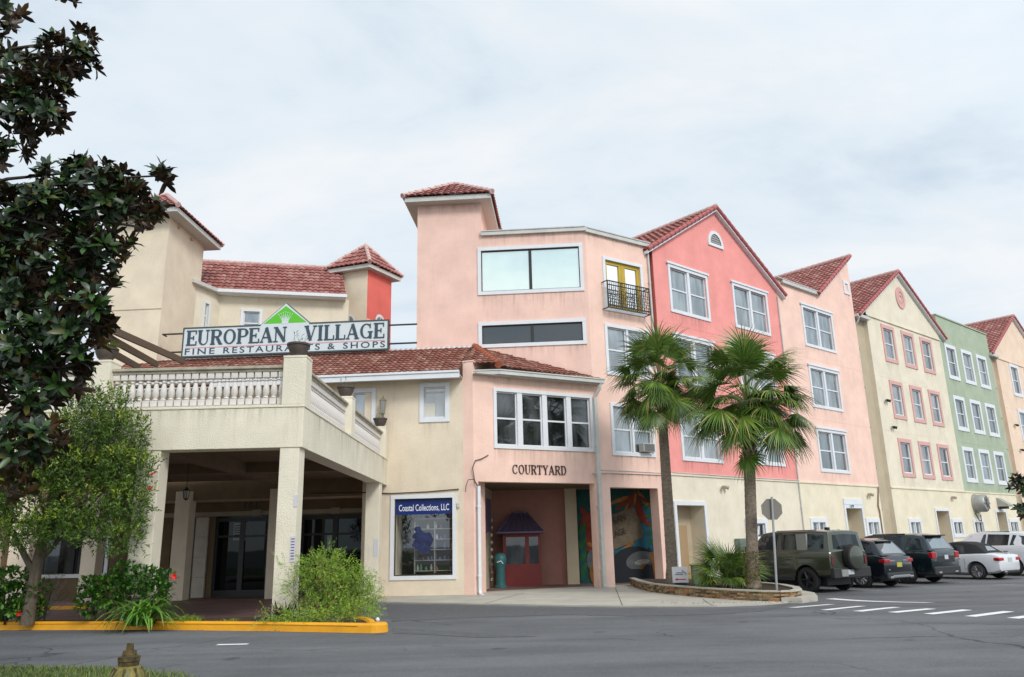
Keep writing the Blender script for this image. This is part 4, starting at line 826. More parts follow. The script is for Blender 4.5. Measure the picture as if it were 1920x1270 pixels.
# ================================================================== TERRACE OF HOUSES
TA = Vector((6.1655, 31.0365)); TU = Vector((.7613, .6483)).normalized()
def TF(s0, s1, d=0): 
    n = Vector((TU.y, -TU.x)); a = TA + TU * s0 + n * d; b = TA + TU * s1 + n * d; return Fr(a, b)
T = Fr(TA, TA + TU * 10)
def house(name, s0, s1, ztop, mt, label, gable=None, wins=(), depth=10, base_ops=(), d0=0., slope=None, zstr=4.12):
    """gable: (sL, zL, sP, zP, sR, zR)"""
    root = empty(name, T.P((s0 + s1) / 2, 0, -4), label, 'town house'); F = T
    ops = [inn(w[0], w[1].get('cw', .13)) for w in wins if w[0][2] > 4]
    m = MB(); facade(m, F, s0, s1, zstr, ztop, ops)
    if gable:
        gl = [p for p in gable]; m.face([F.P(max(s0, a), z if a >= s0 else z, 0) for a, z in gl])
    m.build('wall', mt, root)
    m = MB(); bops = [inn(w[0], w[1].get('cw', .13)) for w in wins if w[0][2] < 4] + [(*b, .7) for b in base_ops]
    facade(m, F, s0, s1, 0, zstr, bops); m.fbox(F, s0, s1, zstr - .05, zstr + .03, 0, .045); m.build('ground_floor_wall', S_BUTTER if name != 'coral_house' else S_CREAM, root)
    m = MB()
    for z_ in (7.27, 10.38): m.fbox(F, s0, s1, z_, z_ + .018, -.004, .006)
    m.build('control_joint', mt, root)
    for w, kw in wins: window(root, F, *w, **kw)
    for b in base_ops:
        a0, a1, z0, z1 = b; m = MB(); m.fbox(F, a0 - .15, a0, 0, z1 + .16, -.01, .05); m.fbox(F, a1, a1 + .15, 0, z1 + .16, -.01, .05); m.fbox(F, a0, a1, z1, z1 + .16, -.01, .047); m.build('door_casing', WHITE, root)
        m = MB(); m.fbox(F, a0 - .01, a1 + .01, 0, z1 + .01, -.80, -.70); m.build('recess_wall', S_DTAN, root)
        m = MB(); m.fbox(F, a0 + .12, a1 - .32, 0, z1 - .75, -.70, -.66); dr = m.build('door', mat('tan door', (.40, .27, .15), rough=.6), root, bevel=.01); m = MB(); m.lathe([(0, 0), (.03, .01), (.03, .05), (0, .06)], F.P(a0 + .22, 1.0, -.64), 8); m.build('handle', IRON, dr)
    m = MB(); q = [F.P(s0, 0, 0)[:2], F.P(s1, 0, 0)[:2], F.P(s1, 0, -depth)[:2], F.P(s0 + (5.5 if name == 'coral_house' else 0), 0, -depth)[:2]]; m.prism(q, 0, ztop - .02, skip=(0,)); m.build('rear_body', mt, root)
    return root
def gable_roof(root, L, P_, Rr, depth=10, oh=.22, left=True, right=True, mt=TILE, cap=CAPR, wall=None):
    (a, za), (p, zp), (b, zb) = L, P_, Rr; F = T
    if left: tiles('roof', [F.P(a, za, oh), F.P(p, zp, oh), F.P(p, zp, -depth), F.P(a, za, -depth)], mt, root, pitch=.30, row=.38, amp=.05); ridge('rake_tile', F.P(a, za + .02, oh - .02), F.P(p, zp + .02, oh - .02), cap, root, r=.10, up=.02)
    if right: tiles('roof', [F.P(b, zb, oh), F.P(p, zp, oh), F.P(p, zp, -depth), F.P(b, zb, -depth)], mt, root, pitch=.30, row=.38, amp=.05); ridge('rake_tile', F.P(b, zb + .02, oh - .02), F.P(p, zp + .02, oh - .02), cap, root, r=.10, up=.02)
    ridge('ridge_tile', F.P(p, zp + .05, oh), F.P(p, zp + .05, -depth), CAPT, root, r=.12, up=.02)
    m = MB(); t = .13
    for (x0, z0), on in (((a, za), left), ((b, zb), right)):
        if not on: continue
        dx = .0; m.hexa([F.P(x0, z0 - t - .02, oh - .02), F.P(p, zp - t - .02, oh - .02), F.P(p, zp - t - .02, 0), F.P(x0, z0 - t - .02, 0), F.P(x0, z0 - .015, oh - .02), F.P(p, zp - .015, oh - .02), F.P(p, zp - .015, 0), F.P(x0, z0 - .015, 0)])
    m.build('bargeboard', WHITE, root)
    m = MB()   # rear gable + closing of side under slopes
    m.face([F.P(a, za - .1, -depth), F.P(p, zp - .1, -depth), F.P(b, zb - .1, -depth)]); m.build('rear_gable', wall or S_BUTTER, root)
def shutter(): pass
pw = dict(cols=2, cw=.14, head=True, mull=.16)
rows = [(10.92, 13.08), (7.80, 9.93), (4.68, 6.72)]
W_ = []
for i, (b, t) in enumerate(rows):
    W_.append(((.72, 3.50, b, t), dict(pw))); W_.append(((5.40, 8.32, b + .08, t + .1), dict(pw)))
sm = dict(cols=2, rail=False, cw=.20, mull=.09, sw=.04)
W_.append(((4.62, 6.32, 1.42, 2.42), dict(sm, glass=GLD)))
coral = house('coral_house', -.22, 9.30, 13.57, S_CORAL, 'coral pink gabled house with a half round vent above two upper windows', gable=[(-.22, 13.57), (9.30, 13.57), (9.3, 13.62), (4.5, 16.50), (-.22, 13.62)], wins=W_, base_ops=[(.10, 1.86, 0, 2.92)])
gable_roof(coral, (-.75, 13.30), (4.5, 16.62), (9.80, 13.28), wall=S_CORAL)
def archvent(root, c, z, w, h, tm=WHITE):
    m = MB(); F = T; n = 14; o_ = [(c + w * math.cos(R(180 * i / n)), z + h * math.sin(R(180 * i / n))) for i in range(n + 1)]; i_ = [(c + (w - .16) * math.cos(R(180 * i / n)), z + (h - .16) * math.sin(R(180 * i / n))) for i in range(n + 1)]
    for k_ in range(n): 
        m.face([F.P(*i_[k_], .05), F.P(*o_[k_], .05), F.P(*o_[k_ + 1], .05), F.P(*i_[k_ + 1], .05)]); m.face([F.P(*o_[k_], 0), F.P(*o_[k_ + 1], 0), F.P(*o_[k_ + 1], .05), F.P(*o_[k_], .05)])
    m.fbox(F, c - w, c + w, z - .14, z, 0, .06); v = m.build('gable_vent', tm, root)
    m = MB(); m.face([F.P(x, y, .01) for x, y in i_]); m.build('louvre', mat('grey louvre', (.28, .28, .28), rough=.7), v)
    m = MB()
    for j in range(5):
        zz = z + .06 + j * .11; ww = (w - .17) * math.sqrt(max(0, 1 - ((zz - z) / (h - .16)) ** 2)); m.fbox(F, c - ww, c + ww, zz, zz + .03, .01, .035)
    m.build('slat', mat('grey slat', (.4, .4, .4)), v)
archvent(coral, 4.43, 14.82, .58, .66)
m = MB()
for z0 in (4.12,): m.tube([T.P(0, z0 + .06, .06), T.P(4, z0 + .04, .06), T.P(9.3, z0 + .05, .06)], .02, 6)
m.build('conduit', GUTTER, coral)
# floodlights
LAMPM = mat('beige lamp housing', (.42, .36, .26), rough=.5)
def flood(root, s, z, col=LAMPM):
    m = MB(); m.tube([T.P(s, z, 0), T.P(s, z, .10)], .03, 6); m.tube([T.P(s - .05, z, .10), T.P(s - .16, z - .07, .22)], [.05, .09], 8); m.tube([T.P(s + .05, z, .10), T.P(s + .16, z - .07, .22)], [.05, .09], 8); m.build('floodlight', col, root, smooth=60)
flood(coral, 3.25, 3.72); flood(coral, 4.6, 10.15, IRON)
# dark mini sign with white figure inside small window
m = MB(); m.tube([T.P(5.62, 1.75, -.03), T.P(5.70, 2.1, -.03)], .05, 5); m.tube([T.P(5.62, 1.9, -.03), T.P(5.45, 1.7, -.03)], .025, 5); m.build('figure_decal', WHITE, coral)
m = MB(); m.fbox(T, 3.75, 4.35, .35, 1.6, .02, .30); m.build('meter_cabinet', mat('grey green cabinet', (.16, .20, .17), rough=.6, var=.2), coral, bevel=.02)
m = MB(); m.fbox(T, 4.9, 6.3, .9, 1.25, .0, .06); m.build('panel', mat('ochre panel', (.55, .42, .16)), coral)
# peach house
W_ = []
for i, (b, t) in enumerate([(11.02, 13.22), (7.86, 10.0), (4.66, 6.80)]): W_.append(((11.48, 14.62 - .1 * i, b, t), dict(pw)))
W_.append(((9.92, 11.45, 1.42, 2.46), dict(sm))); W_.append(((15.35, 16.85, 1.42, 2.46), dict(sm)))
peach = house('peach_house', 9.30, 17.30, 13.30, S_PEACH2, 'pale peach house whose half gable rises to the right with a tiny square vent', gable=[(9.30, 13.30), (17.30, 13.30), (17.30, 16.95), (13.40, 14.15), (9.30, 14.15)], wins=W_, base_ops=[(13.42, 15.05, 0, 2.95)])
F = T; ov = .22
tiles('roof', [F.P(13.15, 14.02, ov), F.P(17.35, 17.08, ov), F.P(17.35, 17.08, -10), F.P(13.15, 14.02, -10)], TILE, peach, pitch=.30, row=.38, amp=.05)
ridge('rake_tile', F.P(13.15, 14.04, ov - .02), F.P(17.35, 17.10, ov - .02), CAPR, peach, r=.10); ridge('ridge_tile', F.P(17.35, 17.12, ov), F.P(17.35, 17.12, -10), CAPT, peach, r=.12)
m = MB(); m.hexa([F.P(13.3, 13.98, ov - .02), F.P(17.33, 16.92, ov - .02), F.P(17.33, 16.92, 0), F.P(13.3, 13.98, 0), F.P(13.3, 14.09, ov - .02), F.P(17.33, 17.04, ov - .02), F.P(17.33, 17.04, 0), F.P(13.3, 14.09, 0)]); m.build('bargeboard', WHITE, peach)
m = MB(); m.fbox(F, 9.75, 13.42, 14.02, 14.20, 0, .16); m.fbox(F, 9.3, 13.42, 14.19, 14.23, -.3, .18); m.build('gutter', GUTTER, peach)
m = MB(); m.prism([F.P(9.3, 0, -.3)[:2], F.P(17.3, 0, -.3)[:2], F.P(17.3, 0, -10)[:2], F.P(9.3, 0, -10)[:2]], 13.3, 13.95); m.face([F.P(17.3, 13.9, -.3), F.P(17.3, 17, -.3), F.P(17.3, 17, -10), F.P(17.3, 13.9, -10)]); m.build('attic_wall', S_PEACH2, peach)
window(peach, T, 16.42, 17.08, 14.75, 15.55, rail=False, cw=.17, glass=mat('grey louvre', (.28, .28, .28)), name='gable_vent')
text('house_number', '124', .30, T, 13.78, 2.99, .052, mat('blue numerals', (.03, .10, .2)), peach, xs=1.0, bold=.012)
m = MB(); m.fbox(T, 13.27, 15.2, 3.12, 3.42, 0, .06); m.build('door_hood', WHITE, peach)
flood(peach, 16.0, 3.7)
# cream house
W_ = []
for b, t in [(11.40, 13.66), (8.05, 10.28), (4.74, 6.92)]:
    for a0, a1 in ((20.40, 22.05), (23.02, 24.68), (25.62, 27.30)): W_.append(((a0, a1, b, t), dict(cols=1, trim=PTRIM, sash=WHITE, cw=.22, sw=.07)))
W_.append(((20.25, 21.85, 1.36, 2.46), dict(sm))); W_.append(((26.05, 27.65, 1.36, 2.46), dict(sm, glass=GLD)))
cream = house('cream_house', 18.75, 28.75, 13.90, S_CREAM, 'pale cream gabled house with pink framed windows and a round gable medallion', gable=[(18.75, 13.90), (28.75, 13.90), (28.75, 14.45), (23.6, 17.42), (18.75, 14.40)], wins=W_, base_ops=[(24.0, 25.75, 0, 2.9)])
gable_roof(cream, (17.45, 13.62), (23.6, 17.50), (29.45, 14.02), wall=S_CREAM)
m = MB(); m.fbox(T, 18.75, 28.75, 13.86, 13.95, 0, .07); m.build('gable_band', S_CREAM, cream)
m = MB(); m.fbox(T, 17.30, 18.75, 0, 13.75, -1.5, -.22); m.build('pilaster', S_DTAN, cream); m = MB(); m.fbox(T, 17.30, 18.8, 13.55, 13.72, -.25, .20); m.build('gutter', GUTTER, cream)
def ring(F, c, z, r0, r1, d0, d1, root, name, mt, n=20, asp=1.15):
    m = MB()
    for i in range(n):
        a, b = 2 * math.pi * i / n, 2 * math.pi * (i + 1) / n; q = lambda r, t, d: F.P(c + r * math.cos(t), z + r * asp * math.sin(t), d)
        m.face([q(r1, a, d1), q(r1, b, d1), q(r0, b, d1), q(r0, a, d1)][::-1]); m.face([q(r1, a, d0), q(r1, b, d0), q(r1, b, d1), q(r1, a, d1)])
        if r0 > 0: m.face([q(r0, a, d1), q(r0, b, d1), q(r0, b, d0), q(r0, a, d0)])
    return m.build(name, mt, root)
ring(T, 23.7, 15.85, .36, .62, 0, .06, cream, 'medallion', PTRIM); ring(T, 23.7, 15.85, .14, .30, 0, .05, cream, 'medallion', PTRIM)
flood(cream, 19.6, 9.0, IRON) ; flood(cream, 26.6, 3.75); flood(cream, 19.9, 7.5, IRON)
# green house
W_ = []
for b, t in [(11.42, 13.80), (8.02, 10.32), (4.72, 6.98)]:
    for a0, a1 in ((29.38, 31.2), (32.05, 33.95), (34.7, 36.6)): W_.append(((a0, a1, b, t), dict(cols=1, cw=.24, sw=.06)))
W_.append(((29.25, 31.0, 1.3, 2.46), dict(sm, glass=GLD))); W_.append(((35.4, 37.1, 1.3, 2.46), dict(sm, glass=GLD)))
green = house('green_house', 28.75, 37.60, 15.65, S_GREEN, 'sage green flat topped house with nine white framed windows', wins=W_, base_ops=[(33.35, 35.0, 0, 2.9)])
m = MB(); m.fbox(T, 28.75, 37.6, 15.63, 15.72, -.4, .06); m.build('coping', S_GREEN, green)
# last house
W_ = []
for b, t in [(11.5, 14.0), (8.1, 10.5), (4.8, 7.1)]:
    for a0 in (41.2, 44.4, 47.2): W_.append(((a0, a0 + 1.9, b, t), dict(cols=1, cw=.24, sw=.06)))
last = house('apricot_house', 38.75, 50.0, 14.2, S_APR, 'apricot house at the right end of the row, partly cut off by the frame', gable=[(38.75, 14.2), (50, 14.2), (50, 14.5), (43.9, 18.0), (38.75, 14.9)], wins=W_)
gable_roof(last, (37.5, 14.15), (43.9, 18.1), (50.4, 14.3), wall=S_APR)
m = MB(); m.fbox(T, 37.60, 38.75, 0, 14.2, -1.5, -.2); m.build('pilaster', S_DTAN, last); m = MB(); m.fbox(T, 37.4, 38.9, 14.05, 14.25, -.25, .2); m.build('gutter', GUTTER, last); m = MB(); m.fbox(T, 38.75, 50, 14.05, 14.15, 0, .06); m.build('gable_band', S_APR, last)
flood(last, 40.0, 9.2, IRON); flood(last, 40.2, 7.4, IRON)
# penthouse with small tiled roof behind the green house
pent = empty('rooftop_stair_tower', T.P(39, 0, -9), 'small apricot stair tower with tiled roof rising behind the green house', 'tower')
q = [T.P(36.3, 0, -5.5)[:2], T.P(42.5, 0, -5.5)[:2], T.P(42.5, 0, -9)[:2], T.P(36.3, 0, -9)[:2]]
m = MB(); m.prism(q, 12, 17.35); m.build('wall', S_APR, pent)
tiles('roof', [T.P(35.9, 17.3, -5.1), T.P(42.9, 17.3, -5.1), T.P(42.9, 18.6, -7.25), T.P(36.8, 18.6, -7.25)], TILE, pent); tiles('roof', [T.P(35.9, 17.3, -9.4), T.P(42.9, 17.3, -9.4), T.P(42.9, 18.6, -7.25), T.P(36.8, 18.6, -7.25)], TILE, pent); m = MB(); m.fbox(T, 35.9, 42.9, 17.2, 17.33, -9.4, -5.1); m.build('fascia', WHITE, pent)
# downspouts of the terrace
for s, root, z1, d, ph in ((9.26, coral, 13.2, .04, 0), (17.52, cream, 13.4, -.16, 1), (38.0, last, 13.9, -.14, 1)): spout(T, s, .1, z1, d, .035 if ph else .03, GUTTER, root, kick=False)
m = MB(); m.tube([T.P(17.55, 13.6, .12), T.P(17.55, 13.35, .05), T.P(17.52, 13.1, -.14)], .06, 8); m.build('downspout', GUTTER, cream)
m = MB(); m.tube([T.P(16.95, 0.2, .05), T.P(16.95, 2.8, .05), T.P(16.85, 3.1, .06), T.P(17.2, 4.1, .05)], .04, 6); m.build('conduit', mat('brown conduit', (.25, .19, .14)), peach)
# exhaust fan and hood
ST = mat('galvanised duct', (.38, .38, .36), rough=.45, metal=.5, var=.15)
fan = empty('exhaust_fan', T.P(30.1, 3.2, 0), 'round grey exhaust fan drum on the wall under the green house windows', 'exhaust fan')
c = T.P(30.1, 3.40, 0); ax = Matrix((T.u, Vector((0, 0, 1)), T.n)).transposed()
m = MB(); m.lathe([(.60, 0), (.60, .10), (.54, .12), (.54, .60), (.46, .70), (.18, .70)], c, 24, ax); m.build('fan_drum', ST, fan, smooth=40)
m = MB(); m.lathe([(.18, .68), (.18, .76), (.0, .78)], c, 16, ax); 
for q in range(8): a = q * math.pi / 4; m.tube([c + ax @ Vector((.15 * math.cos(a), .15 * math.sin(a), .72)), c + ax @ Vector((.48 * math.cos(a), .48 * math.sin(a), .71))], .025, 4)
m.build('fan_grille', mat('dark galvanised', (.16, .16, .15), rough=.5, metal=.4), fan); m = MB(); m.tube([T.P(29.6, 2.8, .1), T.P(29.8, 2.35, .2), T.P(30.1, 2.3, .2), T.P(30.3, 2.7, .15)], .03, 6); m.build('hose', IRON, fan)
hood = empty('vent_hood', T.P(34.0, 3.3, 0), 'slanted grey metal vent hood above a recessed doorway of the green house', 'vent hood')
m = MB(); m.hexa([T.P(33.8, 3.25, .7), T.P(34.6, 3.25, .7), T.P(34.6, 3.25, 0), T.P(33.8, 3.25, 0), T.P(33.85, 3.36, .7), T.P(34.55, 3.36, .7), T.P(34.55, 3.85, 0), T.P(33.85, 3.85, 0)]); m.build('hood_shell', ST, hood, bevel=.02)
m = MB(); m.fbox(T, 33.95, 34.4, 3.1, 3.24, .1, .5); m.build('hood_outlet', IRON, hood)
# ================================================================== BACK LEFT BUILDINGS
tt = empty('cream_tower', (-15, 31, 0), 'tall plain cream tower with a red tiled hip roof behind the dark tree', 'tower')
q = [(-16.25, 29.85), (-13.98, 29.70), (-13.85, 32.95), (-16.1, 33.1)]
m = MB(); m.prism(q, 4, 14.95); m.build('wall', S_TAN, tt); hiproof('roof', q, 14.95, 16.75, TILE, CAPT, tt, .55)
m = MB(); FTT = Fr(q[0], q[1]); FTS = Fr(q[1], q[2]); m.fbox(FTT, .2, FTT.L, 11.0, 11.03, 0, .02); m.tube([FTS.P(3.2, 13, .05), FTS.P(3.2, 8.5, .05)], .04, 6)
m.fbox(FTS, .7, .82, 14.75, 14.85, 0, .08); m.fbox(FTS, 1.9, 2.02, 14.7, 14.8, 0, .08); m.build('conduit', S_DTAN, tt)
mid = empty('rear_building', (-11, 37, 0), 'long cream rear building with a red tiled roof seen above the sign', 'building')
FJ = Fr((-13.95, 32.35), (-13.34, 34.0)); FM = Fr((-13.34, 34.0), (-8.0, 35.22))
wj = (FJ.sz(380, 585)[0], FJ.sz(393, 585)[0], 11.1, 12.4); wm = (FM.sz(451, 598)[0], FM.sz(492, 598)[0], 11.0, 12.35)
m = MB(); facade(m, FJ, 0, FJ.L, 4, 12.95, [inn(wj, .1)]); facade(m, FM, 0, FM.L + .3, 4, 13.0, [inn(wm)]); m.prism([FJ.P(0, 0)[:2], FM.P(0, 0)[:2], FM.P(FM.L, 0)[:2], FM.P(FM.L, 0, -6)[:2], (-15.6, 39)], 4, 12.98, skip=(0, 1)); m.build('wall', S_CREAM, mid)
window(mid, FJ, *wj, cw=.1, cols=1, mull=.03); window(mid, FM, *wm, cols=1)
eA = FM.P(-1.6, 13.06, .45); eB = FM.P(FM.L + .15, 13.06, .45); rA = FM.P(-1.9, 15.15, -1.75); rB = FM.P(FM.L - .1, 15.15, -1.75)
tiles('roof', [eA, eB, rB, rA], TILE, mid, pitch=.25, row=.33); tiles('roof', [FM.P(-1.6, 13.06, -4.0), FM.P(FM.L, 13.06, -4.0), rB, rA], TILE, mid)
ridge('ridge_tile', rA, rB, CAPT, mid, r=.11); m = MB(); m.fbox(FM, -.1, FM.L + .15, 12.93, 13.08, .0, .45); m.fbox(FM, -.1, FM.L + .2, 12.95, 13.10, .45, .54); m.build('fascia', WHITE, mid)
m = MB(); m.hexa([FJ.P(-.2, 12.94, .25), FJ.P(FJ.L + .3, 12.94, .25), FJ.P(FJ.L + .3, 12.94, -.3), FJ.P(-.2, 12.94, -.3), FJ.P(-.2, 13.1, .25), FJ.P(FJ.L + .3, 13.1, .25), FJ.P(FJ.L + .3, 13.1, -.3), FJ.P(-.2, 13.1, -.3)]); m.build('fascia', GUTTER, mid)
stw = empty('small_tower', (-7.2, 37, 0), 'small square tower with one coral side and a red pyramid roof behind the sign', 'tower')
q = [(-8.60, 36.55), (-6.98, 35.98), (-6.08, 37.66), (-7.72, 38.25)]
m = MB(); m.prism(q, 4, 14.75, skip=(1,)); m.build('wall', S_TAN, stw); m = MB(); m.prism(q, 4, 14.75, skip=(0, 2, 3), cap=False); m.build('coral_wall', stucco('brick coral stucco', (.74, .17, .14)), stw)
hiproof('roof', q, 14.75, 16.45, TILE, CAPT, stw, .32, fasc=.2)
FQ = Fr(q[0], q[1]); FQ2 = Fr(q[1], q[2])
def archwin(root, F, c, z0, z1, w):
    m = MB(); n = 10; zc = z1 - w; o_ = [(c - w, z0)] + [(c + w, z0)] + [(c + w * math.cos(R(180 * i / n)), zc + w * math.sin(R(180 * i / n))) for i in range(n + 1)]
    m.face([F.P(x, y, .02) for x, y in o_]); v = m.build('window', WHITE, root); g_ = MB(); k_ = .78; g_.face([F.P(c + (x - c) * k_, z0 + .1 + (y - z0) * .86, .03) for x, y in o_]); g_.build('glass', GL, v)
    g_ = MB(); g_.fbox(F, c - .015, c + .015, z0 + .1, z1 - .15, .031, .045); 
    for j in range(3): g_.fbox(F, c - w * .75, c + w * .75, z0 + .35 + j * .3, z0 + .38 + j * .3, .031, .043)
    g_.build('glazing_bar', WHITE, v)
archwin(stw, FQ, FQ.sz(655, 600)[0], 11.0, FQ.sz(655, 589)[1], .32); archwin(stw, FQ2, FQ2.sz(712, 600)[0], 11.0, FQ2.sz(712, 590)[1], .36)
m = MB(); m.fbox(FQ2, 0, FQ2.L * .35, FQ2.sz(695, 600)[1] - .25, FQ2.sz(695, 600)[1], 0, .03); m.build('trim_patch', S_PEACH, stw)
# ================================================================== FLOWER POTS
POTM = mat('dark terracotta pot', (.085, .065, .055), rough=.7, var=.25, vscale=6)
LFY = mat('yellow green leaf', (.22, .30, .035), rough=.55, backcol=(.25, .33, .05)); LFG = mat('grey green leaf', (.12, .17, .09), rough=.6)
def blade(m, p, d, L, w, droop=.4, n=4):
    """a strap leaf from p along direction d"""
    d = Vector(d).normalized(); s = d.cross(Vector((0, 0, 1))); s = (s.normalized() if s.length > .01 else Vector((1, 0, 0))); q = Vector(p); prev = None
    for i in range(n + 1):
        t = i / n; ww = w * (1 - t) ** .7 * (.6 + .8 * min(1, t * 3)) * .5 + .0005; a, b = q - s * ww, q + s * ww
        if prev: m.face([prev[0], prev[1], b, a])
        prev = (a, b); q = q + d * (L / n); d = (d + Vector((0, 0, -droop / n * (1 + t)))).normalized()
def pot(x, y, z, label, plant, seed):
    o = empty('flower_pot', (x, y, z), label, 'flower pot', 'bowl planters on the porch posts'); r = random.Random(seed); m = MB()
    m.lathe([(.10, 0), (.13, .02), (.13, .05), (.17, .09), (.215, .20), (.22, .25), (.245, .26), (.245, .30), (.215, .30), (.20, .26), (.001, .25)], (x, y, z), 20); m.build('bowl', POTM, o, smooth=35)
    m = MB()
    if plant == 'lush':
        for i in range(170): a = r.uniform(0, 6.3); blade(m, (x + .12 * math.cos(a) * r.random(), y + .12 * math.sin(a) * r.random(), z + .25), (math.cos(a), math.sin(a), r.uniform(.5, 2.2)), r.uniform(.18, .40), .022, 1.2)
        m.build('foliage', LFY, o)
    else:
        for i in range(plant):
            a = r.uniform(0, 6.3); p = Vector((x + r.uniform(-.1, .1), y + r.uniform(-.1, .1), z + .25)); q = p + Vector((math.cos(a) * .1, math.sin(a) * .06, r.uniform(.12, .32))); m.tube([p, q], .004, 3)
            for k_ in range(3): b = r.uniform(0, 6.3); blade(m, q - Vector((0, 0, .05 * k_)), (math.cos(b), math.sin(b), .6), .09, .022, .6, 2)
        m.build('stems', LFG, o)
pot(-4.59, 16.2, 5.56, 'dark bowl with thin bare stems on the corner post in front of the sign', 7, 1)
pot(-8.72, 16.2, 5.56, 'dark bowl full of bright yellow green grass on the left porch post', 'lush', 2)
pot(-4.58, 20.94, 5.56, 'dark bowl on the middle post of the side balustrade', 3, 3)
pot(-4.58, 26.5, 5.56, 'dark bowl on the last side post beside the cream wall', 10, 4)
# ================================================================== STONE PLANTER
pc = [(4.15, 30.0), (4.12, 27.5), (4.2, 25.9), (4.45, 24.8), (4.8, 23.91), (5.08, 23.1), (5.4, 22.37), (5.65, 21.85), (5.94, 21.42), (6.25, 21.0), (6.62, 20.72), (7.0, 20.8), (7.35, 21.3), (7.6, 22.2), (7.7, 23.6), (7.5, 25), (7.0, 27), (6.6, 29)]
plan = empty('stone_planter', (5.8, 24, 0), 'low curved stone walled planter bed holding the two palms', 'planter')
STN = [mat('ledger stone %d' % i, c, rough=.9, var=.35, vscale=10, bump=.5, bscale=30) for i, c in enumerate([(.30, .20, .09), (.22, .17, .10), (.42, .30, .17), (.12, .09, .06), (.38, .20, .10)])]
def resample(pts, step):
    out_ = []; 
    for a, b in zip(pts, pts[1:]):
        a, b = Vector(a), Vector(b); n = max(1, int((b - a).length / step)); out_ += [a.lerp(b, i / n) for i in range(n)]
    return out_ + [Vector(pts[-1])]
rp = resample([(p[0], p[1]) for p in pc], .12); rnd = random.Random(9); m = MB()
for row in range(5):
    i = 0
    while i < len(rp) - 2:
        L = rnd.choice([1, 2, 2, 3]); j = min(len(rp) - 1, i + L); a, b = rp[i], rp[j]; t = (b - a).normalized(); nn = Vector((t.y, -t.x)); nn = nn if nn.dot(a - Vector((6, 25))) > 0 else -nn
        z0 = .035 + row * .046; z1 = z0 + .043; o_ = rnd.uniform(-.015, .035); m.cm = rnd.randrange(5); g_ = t * .006
        q = lambda p, d, z: Vector((p.x + nn.x * d, p.y + nn.y * d, z)); A_, B_2 = a + g_, b - g_
        m.hexa([q(A_, o_, z0), q(B_2, o_ * .8, z0), q(B_2, -.12, z0), q(A_, -.12, z0), q(A_, o_, z1), q(B_2, o_ * .8, z1), q(B_2, -.12, z1), q(A_, -.12, z1)]); i = j
m.build('stone_wall', STN, plan)
m = MB()
for a, b in zip(rp, rp[1:]):
    t = (b - a).normalized(); nn = Vector((t.y, -t.x)); nn = nn if nn.dot(a - Vector((6, 25))) > 0 else -nn; m.hexa([(a.x + nn.x * .04, a.y + nn.y * .04, .265), (b.x + nn.x * .04, b.y + nn.y * .04, .265), (b.x - nn.x * .16, b.y - nn.y * .16, .265), (a.x - nn.x * .16, a.y - nn.y * .16, .265), (a.x + nn.x * .04, a.y + nn.y * .04, .30), (b.x + nn.x * .04, b.y + nn.y * .04, .30), (b.x - nn.x * .16, b.y - nn.y * .16, .30), (a.x - nn.x * .16, a.y - nn.y * .16, .30)])
m.build('coping', CONC, plan)
m = MB(); m.face([(p[0] + (6 - p[0]) * .04, p[1] + (25 - p[1]) * .01, .255) for p in pc][::1]); s_ = m.build('soil', MULCH, plan)
gpoly('kerb', [(6.62, 20.66), (7.05, 20.4), (7.7, 21.1), (8.1, 22.4), (8.15, 24), (7.72, 24), (7.65, 22.3), (7.3, 21.25)], CONC, .13, thick=.16)
# ================================================================== LEAF TOOLS
def rv(r): 
    while True:
        v = Vector((r.uniform(-1, 1), r.uniform(-1, 1), r.uniform(-1, 1)))
        if .01 < v.length < 1: return v
def leaf(m, p, d, L, w, up=None, fold=.15, bend=.15):
    d = d.normalized(); u = up or Vector((0, 0, 1)); s = d.cross(u); s = s.normalized() if s.length > .02 else Vector((1, 0, 0)); n = s.cross(d)
    i = len(m.v); q = p + d * L * .5 - n * L * bend * .2
    m.v += [p, p + d * L * .30 + s * w * .42 + n * fold * w, p + d * L * .74 + s * w * .40 + n * fold * w - n * L * bend * .4, p + d * L - n * L * bend, p + d * L * .74 - s * w * .40 + n * fold * w - n * L * bend * .4, p + d * L * .30 - s * w * .42 + n * fold * w, p + d * L * .30, p + d * L * .74 - n * L * bend * .4]
    for f in ((0, 1, 6), (0, 6, 5), (6, 1, 2, 7), (6, 7, 4, 5), (7, 2, 3), (7, 3, 4)): m.f.append(tuple(i + a for a in f)); m.fm.append(m.cm)
def sleaf(m, p, d, L, w, r):
    d = d.normalized(); s = d.cross(rv(r)); s = s.normalized() if s.length > .01 else Vector((1, 0, 0)); i = len(m.v); m.v += [p, p + d * L * .5 + s * w * .5, p + d * L, p + d * L * .5 - s * w * .5]; m.f.append((i, i + 1, i + 2, i + 3)); m.fm.append(m.cm)
BARK = mat('grey brown bark', (.14, .11, .08), rough=.95, var=.35, vscale=8, bump=.8, bscale=25, varvec=(3, 3, .7))
BARKD = mat('dark bark', (.05, .04, .03), rough=.95, var=.3, vscale=8, bump=.8, bscale=25)
MG = [mat('magnolia leaf %d' % i, c, rough=ro, spec=.5, backcol=b) for i, (c, ro, b) in enumerate([((.015, .040, .010), .4, (.055, .030, .014)), ((.034, .082, .014), .38, (.08, .042, .016)), ((.009, .021, .008), .42, (.03, .02, .011)), ((.07, .075, .012), .45, (.13, .06, .018))])]
